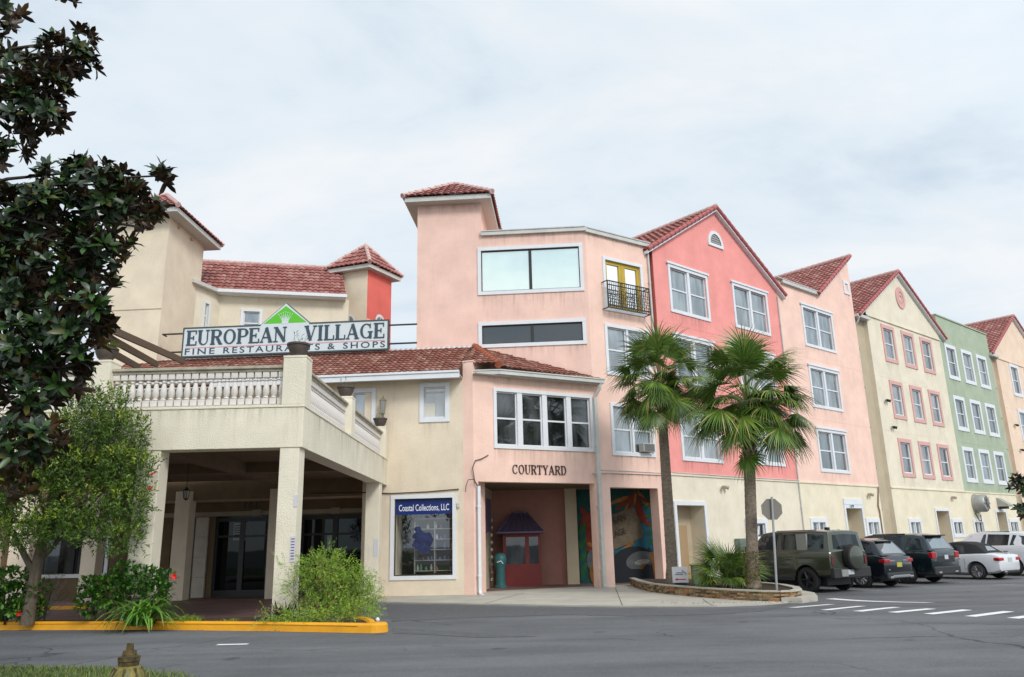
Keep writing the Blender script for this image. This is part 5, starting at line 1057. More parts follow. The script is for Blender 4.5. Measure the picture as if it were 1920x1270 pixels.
def magnolia(name, loc, label, blobs, trunk, seed, leafL=.17, dens=1.):
    o = empty(name, loc, label, 'tree'); r = random.Random(seed); m = MB(); b_ = MB(); b_.tube(trunk[0], trunk[1], 10)
    hub = [Vector(p) for p in trunk[0]]
    for (c, rad, n) in blobs:
        c = Vector(c); near = min(hub, key=lambda h: (h - c).length + abs(h.z - c.z) * .3); mid_ = near.lerp(c, .55) + Vector((0, 0, .12)); b_.tube([near, mid_, c], [.028, .020, .010], 6)
        for i in range(int(n * dens * 1.02)):
            v = rv(r); v = v.normalized() * (v.length ** .6) * r.uniform(.8, 1.12); p = c + Vector((v.x * rad[0], v.y * rad[1], v.z * rad[2])); out_ = (p - c); out_ = (out_.normalized() if out_.length > .05 else Vector((0, 0, 1))) + Vector((0, 0, .7)) + rv(r) * .5; out_.normalize()
            if r.random() < .55: b_.tube([c.lerp(p, .2), p], [.012, .006], 4, cap=False)
            k_ = r.randint(7, 10); a0 = r.uniform(0, 6.3); s = out_.cross(Vector((.3, .2, 1))).normalized(); t = out_.cross(s)
            for j in range(k_):
                a = a0 + j * 2.4; tilt = .35 + .75 * (j / k_); d = out_ * math.cos(tilt * 1.35) + (s * math.cos(a) + t * math.sin(a)) * math.sin(tilt * 1.35); q = r.random(); m.cm = 0 if q < .4 else 1 if q < .66 else 2 if q < .94 else 3
                leaf(m, p + out_ * .04 * (j / k_), d + rv(r) * .12, leafL * r.uniform(.75, 1.15), leafL * .40, out_, .12, r.uniform(.0, .35))
    b_.build('trunk', BARKD, o, smooth=60); m.build('crown', MG, o, smooth=40); return o
def mb_(px, py, y, rx, ry, rz, n): p = aty(px, py, y); return ((p.x, p.y, p.z), (rx, ry, rz), n)
bl = [mb_(25, 150, 7.4, .26, .35, .38, 22), mb_(120, 110, 7.3, .26, .25, .17, 20), mb_(70, 195, 7.4, .22, .3, .22, 20), mb_(20, 250, 7.5, .18, .3, .22, 14), mb_(10, 15, 7.4, .15, .3, .10, 8), mb_(140, 75, 7.3, .13, .15, .10, 7), mb_(0, 90, 7.6, .16, .3, .2, 10),
      mb_(85, 170, 7.3, .2, .25, .2, 16), mb_(100, 100, 7.3, .12, .2, .1, 7), mb_(30, 215, 7.4, .2, .3, .22, 16), mb_(15, 290, 7.5, .1, .2, .08, 4),
      mb_(40, 420, 7.5, .30, .4, .34, 44), mb_(120, 400, 7.4, .26, .4, .24, 36), mb_(200, 370, 7.3, .24, .35, .20, 32), mb_(262, 385, 7.2, .16, .22, .13, 14), mb_(296, 330, 7.2, .085, .1, .07, 5), mb_(175, 320, 7.3, .14, .2, .09, 9), mb_(120, 345, 7.4, .2, .3, .12, 12), mb_(232, 345, 7.3, .12, .2, .12, 8),
      mb_(30, 530, 7.4, .30, .4, .36, 48), mb_(110, 500, 7.3, .30, .4, .32, 48), mb_(175, 480, 7.2, .22, .3, .22, 26), mb_(215, 455, 7.1, .12, .2, .14, 9), mb_(60, 640, 7.3, .36, .4, .32, 52), mb_(140, 600, 7.2, .26, .35, .26, 34), mb_(195, 560, 7.1, .12, .2, .16, 9),
      mb_(40, 740, 7.3, .30, .4, .26, 34), mb_(110, 690, 7.2, .22, .3, .22, 20), mb_(30, 840, 7.2, .26, .35, .24, 24), mb_(75, 820, 7.1, .16, .25, .16, 8), mb_(10, 920, 7.2, .16, .3, .12, 8), mb_(285, 430, 7.2, .07, .1, .05, 3), mb_(160, 660, 7.1, .1, .15, .12, 6), mb_(10, 640, 7.5, .3, .4, .4, 30), mb_(10, 480, 7.6, .3, .4, .4, 30),
      ((-6.3, 7.8, 5.2), (.8, .9, 1.0), 90), ((-6.6, 7.8, 3.6), (.8, .9, .9), 80), ((-6.4, 7.9, 6.8), (.6, .7, .8), 50), ((-7.8, 8.2, 4.6), (.9, .9, 1.5), 80)]
magnolia('magnolia_tree', (-6.8, 7.8, .2), 'dark glossy magnolia tree leaning in from the left edge', bl, ([(-6.8, 7.8, .1), (-6.75, 7.8, 2), (-6.6, 7.75, 3.6), (-6.5, 7.7, 5.2), (-6.4, 7.7, 6.8), (-6.2, 7.7, 8)], [.17, .15, .13, .10, .06, .03]), 5, .155, 1.08)
tp = [aty(118, 3, 7.2), aty(140, 5, 7.1)]
br = [mb_(1918, 915, 15.0, .13, .4, .25, 18), mb_(1922, 965, 15.0, .14, .3, .1, 10), mb_(1912, 955, 15.0, .10, .2, .05, 4), ((11.2, 15.4, 3.0), (.8, .8, .8), 60), ((11.4, 15.4, 4.0), (.6, .6, .7), 40)]
magnolia('magnolia_tree', (11.4, 15.4, .2), 'magnolia tree of which only a twig tip enters at the right edge', br, ([(11.4, 15.4, .1), (11.4, 15.4, 2), (11.3, 15.4, 3.2), (11.35, 15.4, 4.3)], [.10, .09, .06, .03]), 6, .13)
# overhanging twig at the top left
tw_ = magnolia('magnolia_twig', tuple(tp[0] + Vector((-.9, .2, .6))), 'few magnolia leaves hanging in at the top left corner', [(tuple(tp[0]), (.05, .05, .02), 1), (tuple(tp[1]), (.05, .05, .03), 1)], ([tuple(tp[0] + Vector((-.9, .2, .7))), tuple(tp[0] + Vector((-.3, .1, .25))), tuple(tp[0])], [.02, .012, .006]), 8, .12)
# ------------------------------------------------------------------ bottlebrush tree
BG = [mat('bottlebrush leaf %d' % i, c, rough=.5, backcol=tuple(k_ * 1.25 for k_ in c)) for i, c in enumerate([(.065, .125, .010), (.13, .20, .016), (.035, .070, .008), (.21, .28, .025)])]
REDF = mat('scarlet flower', (.70, .02, .015), rough=.6)
bt = empty('bottlebrush_tree', (-9.35, 15.75, .3), 'small bushy green tree with red bottlebrush blooms beside the left porch column', 'tree'); r = random.Random(11); m = MB(); b_ = MB()
b0_ = Vector((-9.5, 15.9, .3)); b_.tube([b0_, b0_ + Vector((.03, 0, .7)), b0_ + Vector((.10, -.05, 1.3)), b0_ + Vector((.2, -.1, 1.9)), b0_ + Vector((.3, -.2, 2.8)), b0_ + Vector((.7, -.3, 3.6))], [.13, .11, .10, .08, .05, .02], 10)
b_.tube([b0_ + Vector((.05, 0, .9)), b0_ + Vector((-.5, -.1, 1.8)), b0_ + Vector((-.9, -.2, 2.6))], [.07, .05, .02], 8); b_.tube([b0_ + Vector((.1, 0, 1.2)), b0_ + Vector((.8, -.1, 2.0)), b0_ + Vector((1.4, -.2, 2.6))], [.06, .04, .015], 8)
cl = [(200, 760, .42, .26, 240), (165, 800, .6, .3, 420), (225, 810, .5, .35, 330), (110, 820, .5, .3, 300), (60, 860, .5, .3, 280), (150, 880, .75, .4, 700), (235, 880, .42, .45, 430), (60, 930, .6, .4, 450), (0, 900, .5, .4, 300), (180, 950, .6, .35, 400), (245, 950, .3, .35, 230), (230, 1010, .35, .22, 150), (120, 985, .6, .22, 330), (40, 1000, .6, .25, 330), (-30, 960, .5, .5, 250), (185, 1005, .3, .15, 110), (150, 745, .25, .15, 50)]
for (px, py, rx, rz, n) in cl:
    yy = 15.35; c = aty(px, py, yy); b_.tube([b0_ + Vector((.2, -.1, 1.9)), (b0_ + Vector((.2, -.1, 1.9))).lerp(c, .6) + Vector((0, 0, -.1)), c], [.03, .018, .006], 5)
    for i in range(int(n * .68)):
        v = rv(r); v = v.normalized() * (v.length ** .6) * (1.0 if r.random() < .85 else 1.3); p = c + Vector((v.x * rx, v.y * .55, v.z * rz)); tw = (v * .5 + Vector((0, 0, r.uniform(-.3, .9))) + rv(r) * .6).normalized(); tL = r.uniform(.12, .28)
        b_.v and None; q = r.random(); top_ = v.z > .2; m.cm = (3 if q < .25 else 1) if (top_ and q < .65) else (0 if q < .75 else 2)
        for j in range(12):
            a = p + tw * tL * j / 12; sleaf(m, a, tw * .7 + rv(r), r.uniform(.055, .09), .024, r)
b_.build('trunk', BARK, bt, smooth=60); m.build('crown', BG, bt)
for (px, py) in ((287, 888), (282, 915)):
    m = MB(); c = aty(px, py, 15.3); d = Vector((.05, 0, .03)); m.tube([c - d * .8, c + d * .8], .016, 6)
    for q in range(30): a = c + d * r.uniform(-1, 1); m.tube([a, a + rv(r) * .035], .002, 3, cap=False)
    m.build('flower', REDF, bt)
m = MB()
for (px, py) in ((283, 895), (290, 905), (293, 918), (286, 930), (278, 940)):
    c = aty(px, py, 15.3)
    for q in range(7): sleaf(m, c + rv(r) * .03, rv(r), .06, .018, r)
m.build('foliage', BG[1], bt)
# ------------------------------------------------------------------ palms
PF = [mat('palm frond %d' % i, c, rough=.38, backcol=b) for i, (c, b) in enumerate([((.095, .175, .025), (.11, .20, .04)), ((.17, .26, .03), (.19, .28, .05)), ((.055, .11, .02), (.07, .14, .035)), ((.38, .33, .10), (.38, .31, .12))])]
PSTEM = mat('palm petiole', (.16, .19, .05), rough=.5); PBARK = mat('palm trunk bark', (.22, .175, .13), rough=.95, var=.4, vscale=5, bump=1, bscale=18, varvec=(2.2, 2.2, 3)); BOOT = mat('palm boot', (.26, .19, .11), rough=.9, var=.4, vscale=12)
def frond(m, st, base, d, pl, fan, r, droop=1.0, seg=40, wid=.046):
    d = Vector(d).normalized(); p = Vector(base); pts = [p.copy()]; dd = d.copy()
    for i in range(5): p = p + dd * pl / 5; dd = (dd + Vector((0, 0, -.07 * droop))).normalized(); pts.append(p.copy())
    st.tube(pts, [.018, .016, .014, .012, .010, .009], 4, cap=False); hub = pts[-1]; s = dd.cross(Vector((0, 0, 1))); s = s.normalized() if s.length > .05 else Vector((1, 0, 0)); n = s.cross(dd); roll = r.uniform(-.5, .5); s, n = s * math.cos(roll) + n * math.sin(roll), n * math.cos(roll) - s * math.sin(roll)
    q0 = r.random(); m.cm = 0 if q0 < .45 else 1 if q0 < .7 else 2
    for i in range(seg):
        q1 = r.random(); m.cm = (0 if q1 < .5 else 1 if q1 < .72 else 2 if q1 < .96 else 3) if q0 < .8 else (1 if q1 < .5 else 0 if q1 < .9 else 3)
        a = R(-112 + 224 * i / (seg - 1)); L = fan * (1 - .28 * (abs(a) / R(125)) ** 2) * (1.12 if i % 3 else .9) * r.uniform(.88, 1.05); v = dd * math.cos(a) + s * math.sin(a) - n * (.16 + .10 * abs(math.sin(a))); v.normalize(); pp = hub.copy(); side = v.cross(n).normalized(); prev = None; w0 = wid
        for j in range(5):
            t = j / 4; w = w0 * (.35 + 1.9 * t if t < .35 else 1.0 * (1 - t) / .65) + .0012; A, B = pp - side * w * .5 + n * w * .15, pp + side * w * .5 + n * w * .15
            if prev: m.face([prev[0], prev[1], B, A])
            prev = (A, B); pp = pp + v * L / 4; v = (v + Vector((0, 0, -(.06 + .50 * t * droop) * r.uniform(.5, 1.5)))).normalized()
def palm(loc, label, top, rb, rt, crown_r, nfr, seed, boots, lean=(0, 0), fan=.95):
    o = empty('palm_tree', loc, label, 'palm tree', 'palms in the stone planter'); r = random.Random(seed); m = MB(); B0 = Vector(loc); Tt = Vector(top); n = 64
    pts = [B0.lerp(Tt, i / n) + Vector((math.sin(i / n * 3.1) * lean[0], 0, 0)) for i in range(n + 1)]; rad = [(rb * (1.35 - i * .06) if i < 5 else rb + (rt - rb) * i / n) * (1 + .035 * (i % 2)) for i in range(n + 1)]
    m.tube(pts, rad, 14); m.build('trunk', PBARK, o, smooth=60)
    if boots:
        m = MB(); z0 = boots[0]; nb = boots[1]
        for i in range(nb):
            t = i / nb; z = z0 + (Tt.z + .05 - z0) * t; a = i * 2.4; rr = rt * (1.0 + .25 * math.sin(t * 3)); c = Vector((Tt.x + rr * math.cos(a), Tt.y + rr * math.sin(a), z)) + (pts[int((z - B0.z) / (Tt.z - B0.z) * n) if z < Tt.z else n] - Vector((Tt.x, Tt.y, pts[int((z - B0.z) / (Tt.z - B0.z) * n) if z < Tt.z else n].z))); d = Vector((math.cos(a), math.sin(a), 1.3)).normalized(); s = Vector((-math.sin(a), math.cos(a), 0)); L = r.uniform(.16, .30)
            m.hexa([c - s * .06 - d * .1, c + s * .06 - d * .1, c + s * .05 - d * .1 - Vector((math.cos(a), math.sin(a), 0)) * .05, c - s * .05 - d * .1 - Vector((math.cos(a), math.sin(a), 0)) * .05, c - s * .03 + d * L, c + s * .03 + d * L, c + s * .03 + d * L - Vector((math.cos(a), math.sin(a), 0)) * .03, c - s * .03 + d * L - Vector((math.cos(a), math.sin(a), 0)) * .03])
        m.build('leaf_bases', BOOT, o)
    m = MB(); st = MB()
    for i in range(nfr):
        t = i / nfr; a = i * 2.399 + r.uniform(-.3, .3); el = 1.5 - 2.0 * t ** .9 + r.uniform(-.15, .15); d = Vector((math.cos(a) * math.cos(el), math.sin(a) * math.cos(el), math.sin(el))); frond(m, st, Tt + Vector((0, 0, .10 - .35 * t)) + d * .08, d, (crown_r - fan * .62) * r.uniform(.75, 1.1), fan * r.uniform(.85, 1.1), r, 1.0 + .8 * t)
    for i in range(18):
        a = r.uniform(0, 6.3); el = r.uniform(-.1, 1.0); d = Vector((math.cos(a) * math.cos(el), math.sin(a) * math.cos(el), math.sin(el))); frond(m, st, Tt + Vector((0, 0, -.1)), d, (crown_r - fan * .62) * r.uniform(.25, .6), fan * r.uniform(.6, .8), r, 1.6)
    return o, m, st
P2 = Vector((6.40, 22.2, .25)); T2 = aty(1403, 755, 22.3)
o, m, st = palm(P2, 'stout palm nearest the stop sign with a wide drooping crown and leaf boots', T2, .16, .15, 1.88, 60, 21, (T2.z - 1.75, 75), (-.02, 0), 1.0)
r = random.Random(3)
frond(m, MB(), aty(1404, 850, 22.1), (-.3, -.5, -.2), .25, .75, r, 2.2)
m.build('crown', PF, o); st.build('petioles', PSTEM, o)
m = MB(); r = random.Random(17)
for i in range(1500):
    z_ = r.random() ** 1.6 * 1.05; a = r.uniform(0, 6.3); rr = .172 + .05 * max(0, 1 - z_ / .15); m.cm = 0 if r.random() < .5 else 1 if r.random() < .6 else 2; p = P2 + Vector((rr * math.cos(a), rr * math.sin(a), z_)); q = Vector((math.cos(a), math.sin(a), 0)); sleaf(m, p, Vector((-math.sin(a), math.cos(a), 0)) * r.uniform(-1, 1) + q * .25 + Vector((0, 0, -r.random())), r.uniform(.04, .10), .03, r)
m.build('trunk_moss', [mat('moss tuft', (.09, .12, .025), rough=1), mat('rusty fibre', (.15, .075, .03), rough=1), mat('brown fibre', (.10, .07, .04), rough=1)], o)
P1 = aty(1262, 1092, 26.0); P1.z = .25; T1_ = aty(1238, 722, 25.8)
o, m, st = palm(P1, 'taller slender palm nearest the courtyard passage', T1_, .185, .145, 1.74, 50, 33, None, (0, 0), 1.0); m.build('crown', PF, o); st.build('petioles', PSTEM, o)
m = MB(); r = random.Random(2)
MOSS = mat('green trunk moss', (.10, .13, .03), rough=1, var=.5, vscale=15); RUST = mat('reddish trunk fibre', (.16, .08, .03), rough=1, var=.4, vscale=12)
# saw palmetto
sp_ = aty(1362, 1090, 23.6); sp_.z = .25
o = empty('palmetto_shrub', sp_, 'low fan leaved palmetto with a green skirt between the two palm trunks', 'shrub'); m = MB(); st = MB()
for i in range(16):
    a = R(-20 + 220 * i / 15); d = Vector((math.cos(a) * .9, r.uniform(-.7, .3), .35 + .95 * math.sin(max(0, a)) )); frond(m, st, sp_ + Vector((0, 0, .25)), d, .55 + .2 * r.random(), .72, r, .25, 30, .036)
for i in range(14): a = r.uniform(0, 6.3); frond(m, st, sp_ + Vector((.25 * math.cos(a), .2 * math.sin(a), .25)), (math.cos(a), math.sin(a) - .3, .3), .25, .6, r, 1.5, 26, .032)
for i in range(900): 
    a = r.uniform(-.2, 1.0); x = r.uniform(-.55, .95); blade(m, sp_ + Vector((x, r.uniform(-.3, .3), .35 + .3 * r.random())), (r.uniform(-1, 1) + .3 * x, r.uniform(-1, .3), r.uniform(-.1, .9)), r.uniform(.3, .55), .016, 1.6, 3)
m.build('fronds', PF, o); st.build('petioles', PSTEM, o)
# planter furniture
cab = aty(1310, 1088, 25.6)
o = empty('bollard_box', (cab.x, cab.y, .25), 'short mossy green utility post in the planter right of the arrow sign', 'utility post'); m = MB(); m.box(cab.x - .20, cab.x + .20, cab.y - .15, cab.y + .15, .24, .80); m.build('post_body', mat('mossy green post', (.16, .20, .13), rough=.8, var=.3), o, bevel=.03); m = MB(); m.box(cab.x - .22, cab.x + .22, cab.y - .17, cab.y + .17, .80, .84); m.build('post_cap', MOSS, o, bevel=.01)
ys = G(1275, 1100, .25); yo = aty(1275, 1073, 25.0)
o = empty('arrow_sign', (yo.x, 25.0, .25), 'small white yard sign with a red left arrow leaning at the palm base', 'sign'); FY = Fr((yo.x - .235, 25.05), (yo.x + .235, 24.97))
m = MB(); zb = aty(1275, 1093, 25).z; zt = aty(1275, 1063, 25).z; m.fbox(FY, 0, FY.L, zb, zt, -.02, 0); m.build('sign_board', mat('white sign board', (.68, .68, .70), rough=.5), o)
m = MB(); zz = zb + .10; m.face([FY.P(.07, zz, .003), FY.P(.15, zz - .045, .003), FY.P(.15, zz + .045, .003)]); m.fbox(FY, .15, .40, zz - .015, zz + .015, .001, .003); m.build('arrow', mat('magenta red', (.6, .02, .08), rough=.5), o)
m = MB(); m.tube([FY.P(.30, zt - .10, .003), FY.P(.36, zt - .16, .003), FY.P(.40, zt - .19, .003), FY.P(.41, zt - .24, .003)], .012, 4)
for j in range(2): m.fbox(FY, .08 + .04 * (1 - j), .33, zt - .19 - .05 * j, zt - .165 - .05 * j, .001, .003)
m.build('logo', mat('slate violet print', (.12, .12, .2), rough=.5), o); m = MB(); m.fbox(FY, .05, .42, .22, zb, -.05, -.02); m.build('sign_leg', IRON, o)
# stop sign seen from behind
sp = Vector((6.83, 21.6, .24)); o = empty('stop_sign', sp, 'octagonal stop sign seen from its grey back on a galvanised post', 'sign'); GALV = mat('galvanised steel', (.42, .43, .44), rough=.4, metal=.6, var=.1)
m = MB(); tpx = aty(1447, 932, 21.6); m.tube([sp, Vector((tpx.x, 21.6, tpx.z))], .032, 8); m.build('post', GALV, o)
sc_ = aty(1448, 955, 21.6); m = MB(); rr = .30; ang = [R(22.5 + 45 * i) for i in range(8)]; a_ = [Vector((sc_.x + rr * math.cos(a), 21.645, sc_.z + rr * math.sin(a))) for a in ang]; b_ = [v + Vector((0, .006, 0)) for v in a_]
m.face(a_); m.face(b_[::-1]); [m.face([a_[i], b_[i], b_[(i + 1) % 8], a_[(i + 1) % 8]]) for i in range(8)]; m.build('sign_plate', mat('dull aluminium plate', (.20, .18, .155), rough=.55, metal=.15), o)
# ------------------------------------------------------------------ shrubs of the bed
SG = [mat('shrub leaf %d' % i, c, rough=.45, backcol=tuple(k_ * 1.3 for k_ in c)) for i, c in enumerate([(.045, .14, .018), (.075, .20, .02), (.026, .075, .014), (.13, .25, .03)])]
FG = [mat('fern leaf %d' % i, c, rough=.6, backcol=tuple(k_ * 1.2 for k_ in c)) for i, c in enumerate([(.17, .29, .025), (.26, .38, .035), (.10, .19, .02), (.30, .27, .05)])]
def bush(name, label, clumps, mats, seed, y, lf=(.07, .11), w=.5, flowers=(), cat='shrub', group=None, loc=None, depth=.35):
    r = random.Random(seed); c0 = aty(clumps[0][0], clumps[0][1], y); base = Vector((c0.x, y, hgt(c0.x, y) + .12)); o = empty(name, base, label, cat, group); m = MB(); st = MB()
    for (px, py, rx, rz, n) in clumps:
        c = aty(px, py, y + r.uniform(-.08, .08)); st.tube([base + Vector((c.x - base.x) * .5 * Vector((1, 0, 0)).normalized()) if False else Vector((base.x + (c.x - base.x) * .5, base.y, base.z - .02)), c], [.015, .006], 4)
        for i in range(n):
            v = rv(r); v = v.normalized() * v.length ** .5; p = c + Vector((v.x * rx, v.y * depth, v.z * rz)); 
            if p.z < base.z: continue
            d = (v + Vector((0, 0, .5)) + rv(r) * .7); q = r.random(); m.cm = 0 if q < .4 else 1 if q < .7 else 2 if q < .9 else 3
            for k_ in range(3): leaf(m, p, d + rv(r) * .8, r.uniform(*lf), r.uniform(*lf) * w, None, .1, r.uniform(0, .4))
    st.build('stems', BARKD, o); m.build('foliage', mats, o)
    for (px, py) in flowers:
        c = aty(px, py, y - .3); f = MB()
        for q in range(6): a = q * 1.05; leaf(f, c, Vector((math.cos(a), -.5, math.sin(a))), .065, .06, Vector((0, -1, 0)), .2, .2)
        f.build('flower', REDF, o)
    return o
bush('hibiscus_shrub', 'leafy hibiscus with a red flower before the left porch columns', [(205, 1110, .42, .28, 330), (265, 1085, .40, .22, 240), (290, 1115, .30, .28, 200), (170, 1130, .25, .22, 140), (235, 1070, .25, .15, 90), (170, 1095, .2, .12, 60), (310, 1085, .14, .14, 40)], SG, 41, 15.75, (.07, .12), .55, [(327, 1081)])
bush('hibiscus_shrub', 'dark hibiscus with a red bloom at the far left of the bed', [(15, 1120, .45, .25, 300), (50, 1140, .35, .18, 200), (20, 1085, .35, .2, 160), (70, 1105, .2, .14, 60), (-40, 1110, .4, .3, 200)], SG, 42, 16.1, (.07, .12), .55, [(36, 1150)])
r = random.Random(55)
def strap(name, label, px, py, y, n, L, w, mt, seed, spread=1., up=1., cat='plant', droop=1.6, base_r=.12, group=None):
    r = random.Random(seed); c = aty(px, py, y); c.z = hgt(c.x, y) + .10; o = empty(name, c, label, cat, group); m = MB()
    for i in range(n): a = r.uniform(0, 6.3); q = r.random(); m.cm = 0 if q < .5 else 1 if q < .85 else 2; blade(m, c + Vector((base_r * r.uniform(-1, 1), base_r * r.uniform(-1, 1), 0)), (math.cos(a) * spread, math.sin(a) * spread, up * r.uniform(.5, 1.6)), L * r.uniform(.6, 1.15), w, droop, 6)
    m.build('leaves', mt, o); return o
strap('agapanthus_plant', 'clump of arching strap leaves spilling over the yellow kerb', 268, 1152, 15.25, 170, .95, .045, [SG[1], SG[3], mat('bright strap leaf', (.15, .30, .03), rough=.45)], 7, 1.0, 1.7, droop=2.0, base_r=.2)
strap('agave_plant', 'spiky dark grey agave at the far left edge', 8, 1100, 16.5, 26, .9, .09, [SG[2], SG[2], SG[0]], 8, .8, 1.2, droop=.15)
strap('cordyline_plant', 'dark maroon spiky plant at the foot of the right porch column', 532, 1160, 15.7, 60, .42, .035, [mat('maroon leaf', (.035, .012, .014), rough=.5), mat('dark red leaf', (.06, .016, .016), rough=.5), BARKD], 9, .8, 1.6, droop=.5, base_r=.28)
strap('grass_tuft', 'yellowish grass tuft right of the strap leaved clump', 345, 1160, 15.6, 200, .28, .010, [FG[0], FG[1], FG[3]], 12, .9, 1.2, base_r=.26, cat='grass tuft')
strap('grass_tuft', 'tiny sparse grass tuft before the brick driveway', 427, 1166, 15.35, 70, .16, .009, [FG[3], FG[0], FG[1]], 13, .9, 1.2, base_r=.14, cat='grass tuft')
strap('grass_tuft', 'wide low grass strip under the maroon spiky plant', 545, 1166, 15.1, 420, .20, .010, [FG[0], FG[2], FG[1]], 14, .9, 1.3, base_r=.42, cat='grass tuft')
def ferny(name, label, clumps, seed, y):
    r = random.Random(seed); c0 = aty(clumps[0][0], clumps[0][1], y); base = Vector((c0.x, y, hgt(c0.x, y) + .1)); o = empty(name, base, label, 'shrub'); m = MB(); st = MB()
    for (px, py, rx, rz, n) in clumps:
        c = aty(px, py, y)
        for i in range(n):
            v = rv(r); v = v.normalized() * v.length ** .5; p = c + Vector((v.x * rx, v.y * .4, v.z * rz)); 
            if p.z < base.z: continue
            d = (v * .9 + Vector((0, 0, .45)) + rv(r) * .6).normalized(); L = r.uniform(.16, .34); q = r.random(); m.cm = 0 if q < .45 else 1 if q < .75 else 2 if q < .94 else 3; pp = p.copy()
            if i % 9 == 0: st.tube([Vector((base.x + (p.x - base.x) * .4, y, base.z)), p], [.008, .004], 3, cap=False)
            for j in range(16):
                sleaf(m, pp, d * .8 + rv(r), .035 + .02 * r.random(), .011, r); pp = pp + d * L / 16; d = (d + Vector((0, 0, -.06))).normalized()
    st.build('stems', mat('olive stem', (.12, .12, .04)), o); m.build('foliage', FG, o)
ferny('asparagus_fern', 'tall feathery yellow green shrub right of the front porch column', [(608, 1080, .36, .36, 300), (590, 1062, .30, .14, 60), (650, 1105, .48, .30, 300), (562, 1100, .26, .28, 110), (640, 1065, .24, .14, 50), (620, 1140, .42, .18, 200), (670, 1130, .3, .25, 180), (612, 1042, .20, .07, 26), (540, 1062, .24, .05, 18), (675, 1085, .16, .10, 30), (700, 1115, .12, .12, 30)], 71, 15.75)
ferny('low_fern', 'low ragged green growth along the kerb end', [(560, 1158, .35, .08, 80), (610, 1160, .4, .10, 130), (660, 1155, .35, .14, 120), (515, 1160, .2, .06, 30)], 72, 15.0)
bt2 = bush('dry_shrub', 'grey twiggy half bare bush left of the small tree trunk', [(80, 1100, .30, .16, 60), (100, 1090, .2, .14, 40)], [mat('dry leaf', (.25, .22, .19), rough=.9)] * 4, 77, 17.2, (.03, .05), .5)
for o_ in (bt2,):
    m = MB(); r = random.Random(4)
    for i in range(60): a = o_.location.copy(); b = a + Vector((r.uniform(-.5, .6), r.uniform(-.2, .2), r.uniform(.3, .9))); m.tube([a, a.lerp(b, .5) + rv(r) * .08, b], [.006, .004, .002], 3, cap=False)
    m.build('twigs', mat('grey twig', (.30, .27, .24)), o_)
# litter and pale stones by the kerb end
m = MB(); c = aty(708, 1163, 14.9); m.lathe([(0, -.03), (.03, -.02), (.04, .01), (.02, .04), (0, .05)], (c.x, c.y, c.z), 8); tag(m.build('white_stone', WHITE, None, smooth=60, loc=(c.x, c.y, c.z)), 'small white stone on the mulch at the yellow kerb nose', 'stone')
m = MB(); r = random.Random(31)
for i in range(420):
    t = r.random(); x = -11 + 8.5 * t; y = 17.0 - (x + 11) * .31 - r.uniform(-.1, .35) ; p = Vector((x, y, hgt(x, y) + .012)); sleaf(m, p, Vector((r.uniform(-1, 1), r.uniform(-1, 1), .1)), r.uniform(.02, .05), .02, r)
for i in range(160): x = r.uniform(3.6, 8); y = 21.6 - (x - 3.6) * .3 + r.uniform(-.6, .3) ; p = Vector((x, y - .4, hgt(x, y - .4) + .045)); sleaf(m, p, Vector((r.uniform(-1, 1), r.uniform(-1, 1), .1)), r.uniform(.02, .05), .02, r)
tag(m.build('leaf_litter', mat('dry litter', (.22, .15, .08), var=.5, vscale=30)), 'dry leaf litter scattered along the kerbs', 'leaf litter', kind='stuff')
# lawn blades
m = MB(); r = random.Random(1); GB = [mat('grass blade %d' % i, c, rough=.6) for i, c in enumerate([(.09, .15, .015), (.15, .20, .025), (.22, .19, .06)])]
for i in range(9000):
    x = r.uniform(-8.5, -3.2); ymax = 10.72 - (x + 6.64) * .22 if x < -5 else 10.33 - (x + 5) * .55 - max(0, x + 4) * .6; y = ymax + .03 - r.random() ** 1.3 * 2.3; q = r.random(); m.cm = 0 if q < .55 else 1 if q < .85 else 2
    blade(m, (x, y, hgt(x, y) + .01), (r.uniform(-1, 1), r.uniform(-1, 1), 1.2), r.uniform(.03, .085), .007, .6, 2)
tag(m.build('grass', GB), 'ragged green lawn grass at the lower left corner', 'grass', kind='stuff')
# ------------------------------------------------------------------ hydrant
hy = Vector((-2.98, 6.05, .2)); hp = aty(245, 1206, 6.05); hy.x = hp.x; topz = hp.z
HM = mat('faded green and yellow hydrant paint', (.09, .15, .06), rough=.55, var=.5, vscale=14, col2=(.27, .19, .02), varvec=(3, 3, .6), bump=.3, bscale=30); HR = mat('rusty dark hydrant top', (.035, .022, .012), rough=.7, var=.5, vscale=22, col2=(.11, .075, .015))
o = empty('fire_hydrant', hy, 'rusty green and yellow fire hydrant of which only the bonnet shows', 'fire hydrant'); zT = topz - .2
m = MB(); x, y = hy.x, hy.y; m.lathe([(.0, zT + .2), (.024, zT + .2), (.028, zT + .16), (.028, zT + .15)][::-1], (x, y, 0), 5); m.lathe([(.05, zT + .12), (.045, zT + .15), (.03, zT + .152)], (x, y, 0), 16); m.lathe([(.075, zT + .075), (.08, zT + .08), (.08, zT + .11), (.05, zT + .12), (.02, zT + .121)], (x, y, 0), 8); m.lathe([(.07, zT + .045), (.07, zT + .076)], (x, y, 0), 16); m.build('operating_nut', HR, o, smooth=35)
m = MB(); m.lathe([(.14, .2), (.14, .25), (.10, .26), (.10, zT - .20), (.145, zT - .19), (.145, zT - .155), (.135, zT - .15), (.132, zT - .08), (.115, zT - .01), (.085, zT + .035), (.065, zT + .05)], (x, y, 0), 24)
m.build('barrel', HM, o, smooth=40); m = MB()
